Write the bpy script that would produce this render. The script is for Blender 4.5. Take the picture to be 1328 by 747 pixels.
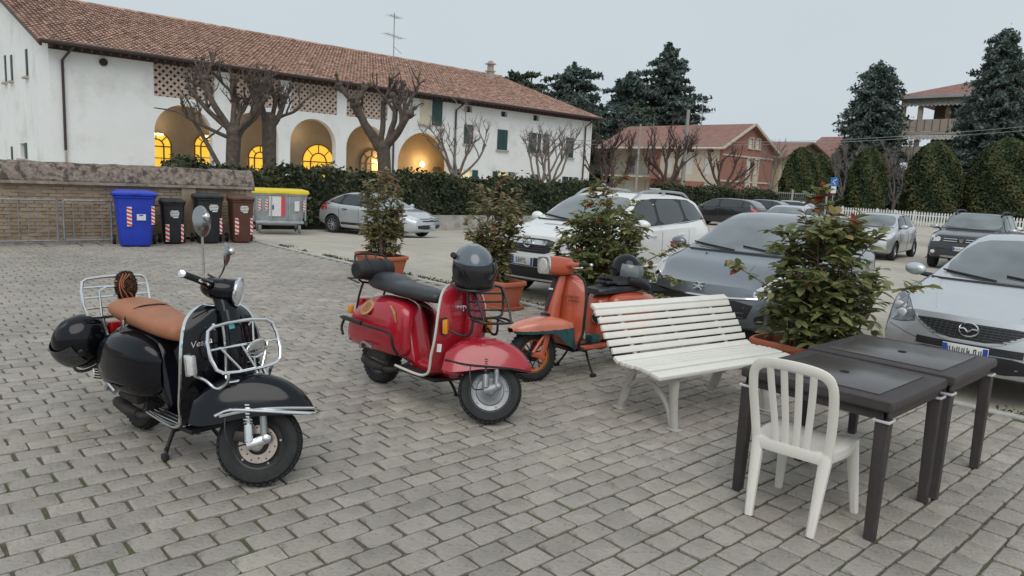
import bpy, bmesh, math, random
from mathutils import Vector, Matrix, Euler
from mathutils.bvhtree import BVHTree
from mathutils.geometry import delaunay_2d_cdt
from math import sin, cos, pi, radians, sqrt, atan2, hypot

S = bpy.context.scene
for o in list(bpy.data.objects):
    bpy.data.objects.remove(o, do_unlink=True)
COL = S.collection
RND = random.Random(7)

# ---------------------------------------------------------------- camera
cam_d = bpy.data.cameras.new('camera')
cam = bpy.data.objects.new('camera', cam_d)
COL.objects.link(cam)
cam_d.sensor_width = 36.0
cam_d.lens = 945.0 / 1328.0 * 36.0
cam_d.clip_start = 0.05
cam_d.clip_end = 2000
_R = Vector((0.73905, -0.67179, 0.05004)); _U = Vector((0.06299, 0.14286, 0.98774)); _F = Vector((0.6707, 0.72683, -0.1479))
_m = Matrix((_R, _U, -_F)).transposed().to_4x4()
_m.translation = Vector((0, 0, 1.72))
cam.matrix_world = _m
S.camera = cam

# ---------------------------------------------------------------- overcast sky
SUN_DIR = Vector((-.42, -.50, .76)).normalized()      # towards the sun, behind the thin cloud
SUN_EL, SUN_AZ = math.asin(SUN_DIR.z), atan2(SUN_DIR.x, SUN_DIR.y)
w = bpy.data.worlds.new('World'); S.world = w
w.use_nodes = True
nt = w.node_tree; nt.nodes.clear()
wo = nt.nodes.new('ShaderNodeOutputWorld'); bg = nt.nodes.new('ShaderNodeBackground')
sk = nt.nodes.new('ShaderNodeTexSky'); sk.sky_type = 'NISHITA'; sk.sun_disc = False
sk.sun_elevation = SUN_EL; sk.sun_rotation = SUN_AZ
sk.air_density = 1.0; sk.dust_density = 4.0; sk.ozone_density = 1.0
mx = nt.nodes.new('ShaderNodeMix'); mx.data_type = 'RGBA'
mx.inputs[0].default_value = 0.93
tc = nt.nodes.new('ShaderNodeTexCoord'); nz = nt.nodes.new('ShaderNodeTexNoise')
nz.inputs['Scale'].default_value = 1.6; nz.inputs['Detail'].default_value = 4
cr = nt.nodes.new('ShaderNodeValToRGB')
cr.color_ramp.elements[0].position = 0.3; cr.color_ramp.elements[0].color = (0.585, 0.66, 0.71, 1)
cr.color_ramp.elements[1].position = 0.72; cr.color_ramp.elements[1].color = (0.64, 0.71, 0.75, 1)
sc_ = nt.nodes.new('ShaderNodeVectorMath'); sc_.operation = 'SCALE'; sc_.inputs['Scale'].default_value = 10.0
nt.links.new(tc.outputs['Generated'], nz.inputs['Vector'])
nt.links.new(nz.outputs['Fac'], cr.inputs['Fac'])
nt.links.new(cr.outputs['Color'], sc_.inputs[0])
nt.links.new(sk.outputs['Color'], mx.inputs[6])
nt.links.new(sc_.outputs['Vector'], mx.inputs[7])
nt.links.new(mx.outputs[2], bg.inputs['Color'])
bg.inputs['Strength'].default_value = 0.1
nt.links.new(bg.outputs['Background'], wo.inputs['Surface'])

sun_d = bpy.data.lights.new('sun', 'SUN'); sun_d.energy = 1.35; sun_d.angle = radians(50); sun_d.color = (1, 0.97, 0.93)
sun = bpy.data.objects.new('sun', sun_d); COL.objects.link(sun)
sun.rotation_euler = SUN_DIR.to_track_quat('Z', 'Y').to_euler()
sun.location = (0, 0, 30)

S.view_settings.view_transform = 'Standard'
S.view_settings.look = 'None'
S.view_settings.exposure = 0.0
S.view_settings.gamma = 1.0
S.view_settings.use_curve_mapping = False
S.cycles.max_bounces = 6
S.cycles.transparent_max_bounces = 8

# ---------------------------------------------------------------- materials
_M = {}
def mat(name, col=(.5, .5, .5), rough=.5, metal=0.0, var=.0, vs=8.0, bump=0.0, bs=60.0, coat=0.0, spec=.5,
        col2=None, detail=4, emit=None, es=1.0, trans=0.0, rnd=0.0, attr=None, aniso=None, alpha=1.0, sss=0, dirt=None, ds=2.0, rv=0.0):
    """procedural principled material: two-tone noise, optional dirt patches, fine bump, per-object random"""
    if name in _M: return _M[name]
    m = bpy.data.materials.new(name); m.use_nodes = True
    n = m.node_tree; N = n.nodes; L = n.links
    b = N['Principled BSDF']
    b.inputs['Roughness'].default_value = rough
    b.inputs['Metallic'].default_value = metal
    b.inputs['Coat Weight'].default_value = coat
    b.inputs['Coat Roughness'].default_value = 0.06
    b.inputs['Specular IOR Level'].default_value = spec
    b.inputs['Transmission Weight'].default_value = trans
    b.inputs['Alpha'].default_value = alpha
    t = N.new('ShaderNodeTexCoord')
    cur = None
    c2 = col2 if col2 else tuple(max(0, x*(1-var)) for x in col)
    c1 = col if col2 else tuple(min(1, x*(1+var)) for x in col)
    if var or col2:
        z = N.new('ShaderNodeTexNoise'); z.inputs['Scale'].default_value = vs; z.inputs['Detail'].default_value = detail
        z.inputs['Roughness'].default_value = .62
        L.new(t.outputs['Object'], z.inputs['Vector'])
        r = N.new('ShaderNodeValToRGB'); r.color_ramp.elements[0].position = .33; r.color_ramp.elements[1].position = .67
        r.color_ramp.elements[0].color = (*c2, 1); r.color_ramp.elements[1].color = (*c1, 1)
        L.new(z.outputs['Fac'], r.inputs['Fac']); cur = r.outputs['Color']
        if rv:
            mr = N.new('ShaderNodeMapRange'); mr.inputs['To Min'].default_value = max(0, rough-rv); mr.inputs['To Max'].default_value = min(1, rough+rv)
            mr.inputs['From Min'].default_value = .3; mr.inputs['From Max'].default_value = .7
            L.new(z.outputs['Fac'], mr.inputs['Value']); L.new(mr.outputs['Result'], b.inputs['Roughness'])
    if dirt:
        z2 = N.new('ShaderNodeTexNoise'); z2.inputs['Scale'].default_value = ds; z2.inputs['Detail'].default_value = 8
        z2.inputs['Roughness'].default_value = .7
        L.new(t.outputs['Object'], z2.inputs['Vector'])
        r2 = N.new('ShaderNodeValToRGB'); r2.color_ramp.elements[0].position = dirt[1]; r2.color_ramp.elements[1].position = min(1, dirt[1]+dirt[2])
        r2.color_ramp.elements[0].color = (0, 0, 0, 1); r2.color_ramp.elements[1].color = (1, 1, 1, 1)
        L.new(z2.outputs['Fac'], r2.inputs['Fac'])
        x = N.new('ShaderNodeMix'); x.data_type = 'RGBA'
        L.new(r2.outputs['Color'], x.inputs[0])
        if cur: L.new(cur, x.inputs[6])
        else: x.inputs[6].default_value = (*col, 1)
        x.inputs[7].default_value = (*dirt[0], 1); cur = x.outputs[2]
    if rnd or attr:
        h = N.new('ShaderNodeHueSaturation')
        if cur: L.new(cur, h.inputs['Color'])
        else: h.inputs['Color'].default_value = (*col, 1)
        mr2 = N.new('ShaderNodeMapRange'); mr2.inputs['To Min'].default_value = 1-(rnd or .2); mr2.inputs['To Max'].default_value = 1+(rnd or .2)
        if attr:
            a = N.new('ShaderNodeAttribute'); a.attribute_name = attr; L.new(a.outputs['Fac'], mr2.inputs['Value'])
        else:
            oi = N.new('ShaderNodeObjectInfo'); L.new(oi.outputs['Random'], mr2.inputs['Value'])
        L.new(mr2.outputs['Result'], h.inputs['Value']); cur = h.outputs['Color']
    if cur: L.new(cur, b.inputs['Base Color'])
    else: b.inputs['Base Color'].default_value = (*col, 1)
    if bump:
        z3 = N.new('ShaderNodeTexNoise'); z3.inputs['Scale'].default_value = bs; z3.inputs['Detail'].default_value = 5
        L.new(t.outputs['Object'], z3.inputs['Vector'])
        bp = N.new('ShaderNodeBump'); bp.inputs['Strength'].default_value = bump; bp.inputs['Distance'].default_value = .01
        L.new(z3.outputs['Fac'], bp.inputs['Height']); L.new(bp.outputs['Normal'], b.inputs['Normal'])
    if emit:
        b.inputs['Emission Color'].default_value = (*emit, 1); b.inputs['Emission Strength'].default_value = es
    _M[name] = m
    return m

# ---------------------------------------------------------------- mesh helpers
def catmull(P, n=6, closed=False):
    P = [Vector(p) for p in P]; out = []; m = len(P)
    rng = m if closed else m-1
    for i in range(rng):
        p1, p2 = P[i], P[(i+1) % m]
        p0 = P[i-1] if (i > 0 or closed) else p1*2-p2
        p3 = P[(i+2) % m] if (i+2 < m or closed) else p2*2-p1
        for k in range(n):
            t = k/n
            out.append(.5*((2*p1)+(p2-p0)*t+(2*p0-5*p1+4*p2-p3)*t*t+(3*p1-p0-3*p2+p3)*t**3))
    if not closed: out.append(P[-1].copy())
    return out

def roundpoly(pts, it=2, r=.22):
    P = [tuple(p) for p in pts]
    for _ in range(it):
        Q = []
        for i in range(len(P)):
            a, b = P[i], P[(i+1) % len(P)]
            Q.append(tuple(a[k]*(1-r)+b[k]*r for k in range(len(a)))); Q.append(tuple(a[k]*r+b[k]*(1-r) for k in range(len(a))))
        P = Q; r = .25
    return P

def interp(tab, x):
    if x <= tab[0][0]: return tab[0][1]
    for (a, u), (b, v) in zip(tab, tab[1:]):
        if x <= b: return u+(v-u)*(x-a)/(b-a) if b > a else v
    return tab[-1][1]
def sstep(a, b, x):
    t = min(1, max(0, (x-a)/(b-a))); return t*t*(3-2*t)

class MB:
    def __init__(s): s.v = []; s.f = []; s.mi = []; s.cm = 0
    def add(s, vs, fs):
        o = len(s.v); s.v.extend(tuple(v) for v in vs)
        for f in fs: s.f.append(tuple(i+o for i in f)); s.mi.append(s.cm)
        return s
    def box(s, c, d, rot=None, taper=1.0, M=None):
        hx, hy, hz = d[0]/2, d[1]/2, d[2]/2
        V = [Vector((x*hx*(taper if z > 0 else 1), y*hy*(taper if z > 0 else 1), z*hz)) for z in (-1, 1) for y in (-1, 1) for x in (-1, 1)]
        if rot:
            R = Euler(rot).to_matrix(); V = [R @ v for v in V]
        V = [v+Vector(c) for v in V]
        if M: V = [M @ v for v in V]
        return s.add(V, [(0, 2, 3, 1), (4, 5, 7, 6), (0, 1, 5, 4), (2, 6, 7, 3), (0, 4, 6, 2), (1, 3, 7, 5)])
    def bbox(s, c, d, b=.01, rot=None):
        """bevelled box: chamfered edges"""
        bm = bmesh.new(); bmesh.ops.create_cube(bm, size=1)
        for v in bm.verts: v.co = Vector((v.co.x*d[0], v.co.y*d[1], v.co.z*d[2]))
        bmesh.ops.bevel(bm, geom=list(bm.edges), offset=b, segments=2, profile=.5, affect='EDGES')
        R = Euler(rot).to_matrix() if rot else Matrix.Identity(3)
        bm.verts.ensure_lookup_table()
        V = [R @ v.co+Vector(c) for v in bm.verts]; bm.verts.index_update()
        F = [[v.index for v in f.verts] for f in bm.faces]; bm.free()
        return s.add(V, F)
    def cyl(s, p0, p1, r0, r1=None, n=12, caps=True):
        if r1 is None: r1 = r0
        p0, p1 = Vector(p0), Vector(p1); d = (p1-p0).normalized()
        a = d.orthogonal().normalized(); b = d.cross(a)
        V = []
        for p, r in ((p0, r0), (p1, r1)):
            for k in range(n):
                t = 2*pi*k/n; V.append(p+(a*cos(t)+b*sin(t))*r)
        F = [(k, (k+1) % n, n+(k+1) % n, n+k) for k in range(n)]
        if caps: F += [tuple(range(n-1, -1, -1)), tuple(range(n, 2*n))]
        return s.add(V, F)
    def tube(s, pts, r, n=8, closed=False, caps=True, sm=0):
        P = catmull(pts, sm, closed) if sm else [Vector(p) for p in pts]
        m = len(P)
        rs = r if isinstance(r, (list, tuple)) else [r]*m
        if len(rs) != m: rs = [rs[min(len(rs)-1, int(i*(len(rs)-1)/(m-1)+.5))] if len(rs) < 3 and False else interp(list(zip([j/(len(rs)-1) for j in range(len(rs))], rs)), i/(m-1)) for i in range(m)]
        up = None; V = []
        for i in range(m):
            if closed: t = P[(i+1) % m]-P[i-1]
            else: t = P[min(i+1, m-1)]-P[max(i-1, 0)]
            if t.length < 1e-9: t = Vector((0, 0, 1))
            t.normalize()
            if up is None: up = t.orthogonal().normalized()
            else:
                up = up-t*up.dot(t)
                up = up.normalized() if up.length > 1e-6 else t.orthogonal().normalized()
            b = t.cross(up)
            for k in range(n):
                a = 2*pi*k/n; V.append(P[i]+(up*cos(a)+b*sin(a))*rs[i])
        F = []
        for i in range(m if closed else m-1):
            j = (i+1) % m
            for k in range(n): F.append((i*n+k, i*n+(k+1) % n, j*n+(k+1) % n, j*n+k))
        if caps and not closed: F += [tuple(range(n-1, -1, -1)), tuple((m-1)*n+k for k in range(n))]
        return s.add(V, F)
    def loft(s, rings, closed=True, cap0=True, cap1=True):
        n = len(rings[0]); V = [p for r in rings for p in r]; F = []
        for i in range(len(rings)-1):
            for k in range(n if closed else n-1):
                F.append((i*n+k, i*n+(k+1) % n, (i+1)*n+(k+1) % n, (i+1)*n+k))
        if closed and cap0: F.append(tuple(range(n-1, -1, -1)))
        if closed and cap1: F.append(tuple((len(rings)-1)*n+k for k in range(n)))
        return s.add(V, F)
    def lathe(s, prof, c=(0, 0, 0), axis='z', n=24, M=None, cap=False):
        """profile of (r, h) spun about an axis"""
        V = []
        for r, h in prof:
            for k in range(n):
                a = 2*pi*k/n; x, y = r*cos(a), r*sin(a)
                p = {'z': (x, y, h), 'y': (x, h, y), 'x': (h, x, y)}[axis]
                v = Vector(p)+Vector(c)
                V.append(M @ v if M else v)
        F = []
        for i in range(len(prof)-1):
            for k in range(n): F.append((i*n+k, i*n+(k+1) % n, (i+1)*n+(k+1) % n, (i+1)*n+k))
        if cap and prof[0][0] > 1e-5: F.append(tuple(range(n-1, -1, -1)))
        if cap and prof[-1][0] > 1e-5: F.append(tuple((len(prof)-1)*n+k for k in range(n)))
        return s.add(V, F)
    def prism(s, poly, axis, a, b):
        """extrude 2D polygon (n-gon) along an axis from a to b"""
        n = len(poly)
        def P(p, h): return {'x': (h, p[0], p[1]), 'y': (p[0], h, p[1]), 'z': (p[0], p[1], h)}[axis]
        V = [P(p, a) for p in poly]+[P(p, b) for p in poly]
        F = [(k, (k+1) % n, n+(k+1) % n, n+k) for k in range(n)]+[tuple(range(n-1, -1, -1)), tuple(range(n, 2*n))]
        return s.add(V, F)
    def ell(s, c, r, nu=16, nv=10, R=None):
        V = []; F = []
        for j in range(1, nv):
            ph = pi*j/nv
            for i in range(nu):
                th = 2*pi*i/nu; V.append(Vector((r[0]*sin(ph)*cos(th), r[1]*sin(ph)*sin(th), r[2]*cos(ph))))
        V += [Vector((0, 0, r[2])), Vector((0, 0, -r[2]))]
        for j in range(nv-2):
            for i in range(nu): F.append((j*nu+i, (j+1)*nu+i, (j+1)*nu+(i+1) % nu, j*nu+(i+1) % nu))
        a, b = len(V)-2, len(V)-1
        for i in range(nu):
            F.append((a, i, (i+1) % nu)); F.append((b, (nv-2)*nu+(i+1) % nu, (nv-2)*nu+i))
        if R: V = [R @ v for v in V]
        return s.add([v+Vector(c) for v in V], F)
    def xform(s, M):
        s.v = [tuple(M @ Vector(v)) for v in s.v]; return s
    def mesh(s, name, mats, smooth=40, fix=True):
        me = bpy.data.meshes.new(name); me.from_pydata(s.v, [], s.f)
        for m in (mats if isinstance(mats, (list, tuple)) else [mats]): me.materials.append(m)
        if any(s.mi): me.polygons.foreach_set('material_index', s.mi)
        if fix and len(s.f) < 60000:
            bm = bmesh.new(); bm.from_mesh(me); bmesh.ops.recalc_face_normals(bm, faces=bm.faces); bm.to_mesh(me); bm.free()
        if smooth:
            me.shade_smooth(); me.set_sharp_from_angle(angle=radians(smooth))
        me.update(); return me
    def build(s, name, mats, parent=None, smooth=40, kind=None, fix=True, label=None):
        return link(name, s.mesh(name, mats, smooth, fix), parent, kind, label)

def link(name, me, parent=None, kind=None, label=None):
    o = bpy.data.objects.new(name, me); COL.objects.link(o)
    if parent: o.parent = parent
    if kind: o['kind'] = kind
    if label: o['label'] = label
    return o
def thing(name, label, cat, loc=(0, 0, 0), rz=0.0, group=None):
    o = bpy.data.objects.new(name, None); COL.objects.link(o); o.empty_display_size = .1
    o.location = loc; o.rotation_euler = (0, 0, rz)
    o['label'] = label; o['category'] = cat
    if group: o['group'] = group
    return o
def tag(o, label, cat, group=None):
    o['label'] = label; o['category'] = cat
    if group: o['group'] = group
    return o
def text(name, body, size, m, parent, M, ext=.002, label=None, shear=0.0, sx=1.0, align='CENTER'):
    """raised lettering as a mesh"""
    cu = bpy.data.curves.new(name, 'FONT'); cu.body = body; cu.size = size; cu.extrude = ext; cu.align_x = align; cu.align_y = 'CENTER'; cu.shear = shear
    cu.resolution_u = 3
    o = bpy.data.objects.new(name, cu); COL.objects.link(o)
    me = bpy.data.meshes.new_from_object(o.evaluated_get(bpy.context.evaluated_depsgraph_get()))
    bpy.data.objects.remove(o, do_unlink=True)
    me.transform(M @ Matrix.Diagonal((sx, 1, 1, 1)))
    me.materials.clear(); me.materials.append(m)
    return link(name, me, parent, None, label)
def frame_mat(o, xa, za):
    """matrix with local x = xa, local z(normal) = za at origin o"""
    x = Vector(xa).normalized(); z = Vector(za); z = (z-x*z.dot(x)).normalized(); y = z.cross(x)
    m = Matrix((x, y, z)).transposed().to_4x4(); m.translation = Vector(o); return m

def gz(X, Y):
    return -.15*sstep(7, 20, X)-.33*sstep(15.5, 22, Y)*(1-sstep(16, 30, X))*sstep(6.5, 9, X)
# ================================================================ GROUND
def grid_sheet(xs, ys, zf):
    mb = MB(); nx = len(xs)
    V = [(x, y, zf(x, y)) for y in ys for x in xs]
    F = [(j*nx+i, j*nx+i+1, (j+1)*nx+i+1, (j+1)*nx+i) for j in range(len(ys)-1) for i in range(nx-1)]
    return mb.add(V, F)

def lot_material():
    m = bpy.data.materials.new('lot_gravel'); m.use_nodes = True
    n = m.node_tree; N = n.nodes; L = n.links; b = N['Principled BSDF']; b.inputs['Roughness'].default_value = .9
    t = N.new('ShaderNodeTexCoord')
    def noise(sc, det, r=.6):
        z = N.new('ShaderNodeTexNoise'); z.inputs['Scale'].default_value = sc; z.inputs['Detail'].default_value = det; z.inputs['Roughness'].default_value = r
        L.new(t.outputs['Object'], z.inputs['Vector']); return z.outputs['Fac']
    def ramp(src, stops):
        r = N.new('ShaderNodeValToRGB')
        while len(r.color_ramp.elements) < len(stops): r.color_ramp.elements.new(.5)
        for e, (p, c) in zip(r.color_ramp.elements, stops): e.position = p; e.color = (*c, 1)
        L.new(src, r.inputs['Fac']); return r.outputs['Color']
    def mix(f, a, bb, mode='MIX'):
        x = N.new('ShaderNodeMix'); x.data_type = 'RGBA'; x.blend_type = mode
        if isinstance(f, float): x.inputs[0].default_value = f
        else: L.new(f, x.inputs[0])
        L.new(a, x.inputs[6]); L.new(bb, x.inputs[7]); return x.outputs[2]
    big = ramp(noise(.22, 6), [(.3, (.42, .385, .325)), (.55, (.50, .462, .395)), (.75, (.55, .51, .445))])
    grit = ramp(noise(85, 4, .75), [(.3, (.55, .55, .55)), (.5, (1, 1, 1)), (.72, (1.25, 1.22, 1.18))])
    c = mix(1.0, big, grit, 'MULTIPLY')
    sp = ramp(noise(1.4, 8, .75), [(.30, (.78, .77, .75)), (.56, (1, 1, 1))])
    c = mix(.9, c, sp, 'MULTIPLY')
    # worn asphalt patches where cars park at the front
    v = N.new('ShaderNodeTexNoise'); v.inputs['Scale'].default_value = .5; v.inputs['Detail'].default_value = 7
    L.new(t.outputs['Object'], v.inputs['Vector'])
    dk = ramp(noise(140, 3, .8), [(.3, (.13, .12, .11)), (.7, (.30, .28, .26))])
    ms = ramp(v.outputs['Fac'], [(.66, (0, 0, 0)), (.78, (.6, .6, .6))])
    c = mix(ms, c, dk)
    L.new(c, b.inputs['Base Color'])
    bp = N.new('ShaderNodeBump'); bp.inputs['Strength'].default_value = .55; bp.inputs['Distance'].default_value = .012
    L.new(noise(60, 6, .75), bp.inputs['Height']); L.new(bp.outputs['Normal'], b.inputs['Normal'])
    return m
LOT = lot_material()
xs = [-900, -300, -90, -40] + [-20+2.5*i for i in range(9)] + [4+.75*i for i in range(48)] + [42, 50, 70, 120, 300, 900]
ys = [-900, -300, -90, -40] + [-20+2.5*i for i in range(9)] + [4+.75*i for i in range(40)] + [36, 45, 60, 100, 300, 900]
g = grid_sheet(sorted(set(xs)), sorted(set(ys)), lambda x, y: gz(x, y)-.045)
o = g.build('ground', LOT, smooth=60, kind='structure', fix=False); o['label'] = 'pale compacted gravel of the car park'

# ---- paved patio: bedding sheet with sunk joints, every sett a real stone
SAND = mat('joint_sand', (.105, .092, .072), .95, var=.3, vs=30, dirt=((.085, .105, .035), .47, .12), ds=1.3, bump=.5, bs=120)
bed = MB().add([(-6, -4, -.012), (7.0, -4, -.012), (7.0, 16.9, -.012), (-6, 16.9, -.012)], [(0, 1, 2, 3)])
pav = bed.build('paving', SAND, smooth=0, kind='structure', fix=False)
pav['label'] = 'patio paved with grey stone setts in mossy joints'

def stone_material():
    m = mat('sett_stone', (.435, .395, .347), .8, col2=(.345, .312, .272), vs=11, bump=1.0, bs=45, attr='tint', rnd=.13, detail=9, rv=.1,
            dirt=((.25, .225, .19), .55, .10), ds=14)
    return m
STONE = stone_material()
def add_stains(m):
    '''large stains and damp patches in place, over the tone of each stone'''
    N, L = m.node_tree.nodes, m.node_tree.links; b = N['Principled BSDF']; src = b.inputs['Base Color'].links[0].from_socket
    g = N.new('ShaderNodeNewGeometry'); x = src
    for sc, lo, hi, c in ((.55, .36, .62, (.80, .80, .80)), (2.6, .30, .52, (.84, .83, .80)), (1.1, .56, .70, (1.0, 1.03, .93))):
        z = N.new('ShaderNodeTexNoise'); z.inputs['Scale'].default_value = sc; z.inputs['Detail'].default_value = 7; z.inputs['Roughness'].default_value = .65
        L.new(g.outputs['Position'], z.inputs['Vector'])
        r = N.new('ShaderNodeValToRGB'); e = r.color_ramp.elements; e[0].position = lo; e[1].position = hi
        e[0].color = (*c, 1) if lo < .5 else (1, 1, 1, 1); e[1].color = (1, 1, 1, 1) if lo < .5 else (*c, 1)
        L.new(z.outputs['Fac'], r.inputs['Fac'])
        mx_ = N.new('ShaderNodeMix'); mx_.data_type = 'RGBA'; mx_.blend_type = 'MULTIPLY'; mx_.inputs[0].default_value = 1
        L.new(x, mx_.inputs[6]); L.new(r.outputs['Color'], mx_.inputs[7]); x = mx_.outputs[2]
    L.new(x, b.inputs['Base Color'])
add_stains(STONE)
MOSSY = STONE
PL, PW = .214, .1455
rp = random.Random(3)
def sett(cx, cy, rr, tint_list, mb, z=0.0):
    hx, hy = (PL-.012)/2+rr.uniform(-.006, .004), (PW-.010)/2+rr.uniform(-.005, .003)
    cxr = .008+rr.uniform(0, .016)
    out = []
    for sx, sy in ((-1, -1), (1, -1), (1, 1), (-1, 1)):
        k = rr.uniform(.5, 1.3)
        a = (sx*hx+rr.uniform(-.004, .004), sy*(hy-cxr*k*.8)+rr.uniform(-.003, .003)); b_ = (sx*(hx-cxr*k)+rr.uniform(-.004, .004), sy*hy+rr.uniform(-.003, .003))
        mid = (sx*(hx-.25*cxr*k), sy*(hy-.25*cxr*k))
        out += [a, mid, b_] if sx*sy > 0 else [b_, mid, a]
        if sy < 0 and sx < 0 or sy > 0 and sx > 0:
            out.append((sx*hx*-.0+rr.uniform(-.03, .03), sy*hy+rr.uniform(-.005, .003)))
    n = len(out)
    tx, ty = rr.uniform(-.02, .02), rr.uniform(-.025, .025)
    def zz(x, y): return z+x*tx+y*ty
    rot = rr.uniform(-.012, .012); ca, sa = cos(rot), sin(rot)
    def W(x, y, zc): return (cx+x*ca-y*sa, cy+x*sa+y*ca, zc)
    V = [W(x, y, zz(x, y)-.03) for x, y in out]+[W(x, y, zz(x, y)-.005) for x, y in out]+[W(x*.93, y*.90, zz(x, y)) for x, y in out]
    F = []
    for r_ in range(2):
        for k in range(n): F.append((r_*n+k, r_*n+(k+1) % n, (r_+1)*n+(k+1) % n, (r_+1)*n+k))
    F.append(tuple(2*n+k for k in range(n)))
    t_ = min(1, max(0, rr.gauss(.5, .24)))
    tint_list.extend([t_]*len(F))
    return mb.add(V, F)

spots = []
y = -3.9; row = 0
while y < 16.75:
    off = (row % 2)*PL*.5+rp.uniform(-.02, .02)
    x = -5.9+off
    while x < 6.875:
        dx, dy = x, y
        dep = x*.6707+y*.72683
        lat = x*.73905-y*.67179
        px = 664+945*lat/max(.1, dep)
        inview = dep > 1.2 and -120 < px < 1450
        scr = 1/max(.2, dep)**2 if inview and (1.72*945/max(.1, dep)+232 < 790+60) else 0
        if scr or (-5.9 < x and dep > -2.5 and abs(lat) < dep+5 and dep < 22): spots.append((scr, x, y))
        x += PL
    y += PW; row += 1
spots.sort(reverse=True)
def set_tint(me, tints):
    a = me.attributes.new('tint', 'FLOAT', 'FACE'); a.data.foreach_set('value', tints)
variants = []
for k in range(24):
    mb, tl = MB(), []; sett(0, 0, rp, tl, mb)
    me = mb.mesh('paver', STONE, smooth=35, fix=False); set_tint(me, tl); variants.append(me)
for i, (s_, x, y) in enumerate(spots[:300]):
    p = link('paver', rp.choice(variants), pav); p.location = (x, y, rp.uniform(-.002, .003))
    p.rotation_euler = (0, 0, rp.choice((0, pi)))
mb, tl = MB(), []
for s_, x, y in spots[300:]: sett(x, y, rp, tl, mb, rp.uniform(-.002, .003))
me = mb.mesh('paver_field', STONE, smooth=35, fix=False); set_tint(me, tl)
link('paver_field', me, pav, 'stuff')

# ---- flush kerb strip between patio and car park, made of separate kerb stones
KERB = mat('kerb_stone', (.45, .44, .41), .85, var=.18, vs=6, bump=.5, bs=50, dirt=((.28, .27, .22), .55, .1), ds=5)
kb = thing('patio_kerb', 'row of pale flush kerb stones edging the patio', 'kerb', (7.028, 0, 0))
kb['kind'] = 'structure'
kme = MB().bbox((0, 0, -.05), (.11, .985, .11), .012).mesh('kerb_stone', KERB, smooth=35)
for i in range(20):
    p = link('kerb_stone', kme, kb); p.location = (rp.uniform(-.004, .004), -2.9+i+.5, rp.uniform(-.004, .004)); p.rotation_euler = (0, 0, rp.uniform(-.006, .006))
# ================================================================ BUILDINGS
def holed(outer, holes, to3, thick, mb):
    """flat wall with openings; to3(u, w, d) -> 3D, d = 0 outside face .. thick inside face"""
    loops = [outer]+holes
    vc, ed, k = [], [], 0
    for lp in loops:
        n = len(lp); vc += [Vector(p) for p in lp]; ed += [(k+i, k+(i+1) % n) for i in range(n)]; k += n
    fc, k = [], 0
    for lp in loops: fc.append(list(range(k, k+len(lp)))); k += len(lp)
    r = delaunay_2d_cdt(vc, ed, fc, 2, 1e-5)
    V2, F2 = r[0], r[2]
    def inside(pt, lp):
        c = False; n = len(lp)
        for i in range(n):
            a, b = lp[i], lp[i-1]
            if (a[1] > pt[1]) != (b[1] > pt[1]) and pt[0] < (b[0]-a[0])*(pt[1]-a[1])/(b[1]-a[1])+a[0]: c = not c
        return c
    F2 = [f for f in F2 if inside(sum((V2[i] for i in f), Vector((0, 0)))/len(f), outer) and not any(inside(sum((V2[i] for i in f), Vector((0, 0)))/len(f), h) for h in holes)]
    mb.add([to3(v.x, v.y, 0) for v in V2], F2)
    mb.add([to3(v.x, v.y, thick) for v in V2], [tuple(reversed(f)) for f in F2])
    for lp in loops:
        n = len(lp)
        mb.add([to3(p[0], p[1], 0) for p in lp]+[to3(p[0], p[1], thick) for p in lp], [(i, (i+1) % n, n+(i+1) % n, n+i) for i in range(n)])
    return mb
def rect(a, b, c, d): return [(a, c), (b, c), (b, d), (a, d)]
def arch(a, b, z0, zt, n=16):
    r = (b-a)/2; zs = max(z0+.3, zt-r); cx = (a+b)/2
    return [(a, z0), (b, z0)]+[(cx+r*cos(pi*i/n), zs+(zt-zs)*sin(pi*i/n)) for i in range(0, n+1)]

PLASTER = mat('white_plaster', (.82, .83, .82), .9, var=.03, vs=.7, bump=.15, bs=30, dirt=((.58, .57, .53), .52, .25), ds=.5)
DARKWOOD = mat('dark_eave_wood', (.07, .05, .045), .8, var=.3, vs=4)
GREEN = mat('shutter_green', (.022, .065, .062), .55, var=.2, vs=6)
STONEF = mat('sill_stone', (.42, .38, .34), .85, var=.15, vs=5)
GLASSD = mat('window_glass_dark', (.03, .035, .04), .12, spec=.6)
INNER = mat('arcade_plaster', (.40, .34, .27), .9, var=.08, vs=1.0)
LIT = mat('lit_window', (.9, .6, .1), .5, emit=(1.0, .56, .04), es=.85, var=.05, vs=2)
LITW = mat('lit_window_white', (.9, .8, .5), .5, emit=(1.0, .72, .32), es=.3)
TUBE = mat('tube_light', (1, 1, .9), .5, emit=(1, .95, .75), es=3)
BULB = mat('wall_lamp_glow', (1, .8, .5), .5, emit=(1, .66, .25), es=9)
MULL = mat('window_mullion', (.17, .13, .09), .7, var=.2, vs=5)
ROOFT = mat('coppi_tiles', (.46, .275, .205), .9, col2=(.36, .215, .165), vs=2.2, attr='tint', rnd=.38, dirt=((.30, .23, .19), .56, .14), ds=1.2)
ROOFB = mat('roof_underside', (.12, .07, .055), .9, var=.2, vs=3)
IRON = mat('downpipe_brown', (.055, .04, .038), .6, var=.2, vs=4)
METG = mat('galvanised_grey', (.33, .34, .35), .5, metal=.5, var=.1, vs=6)

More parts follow.
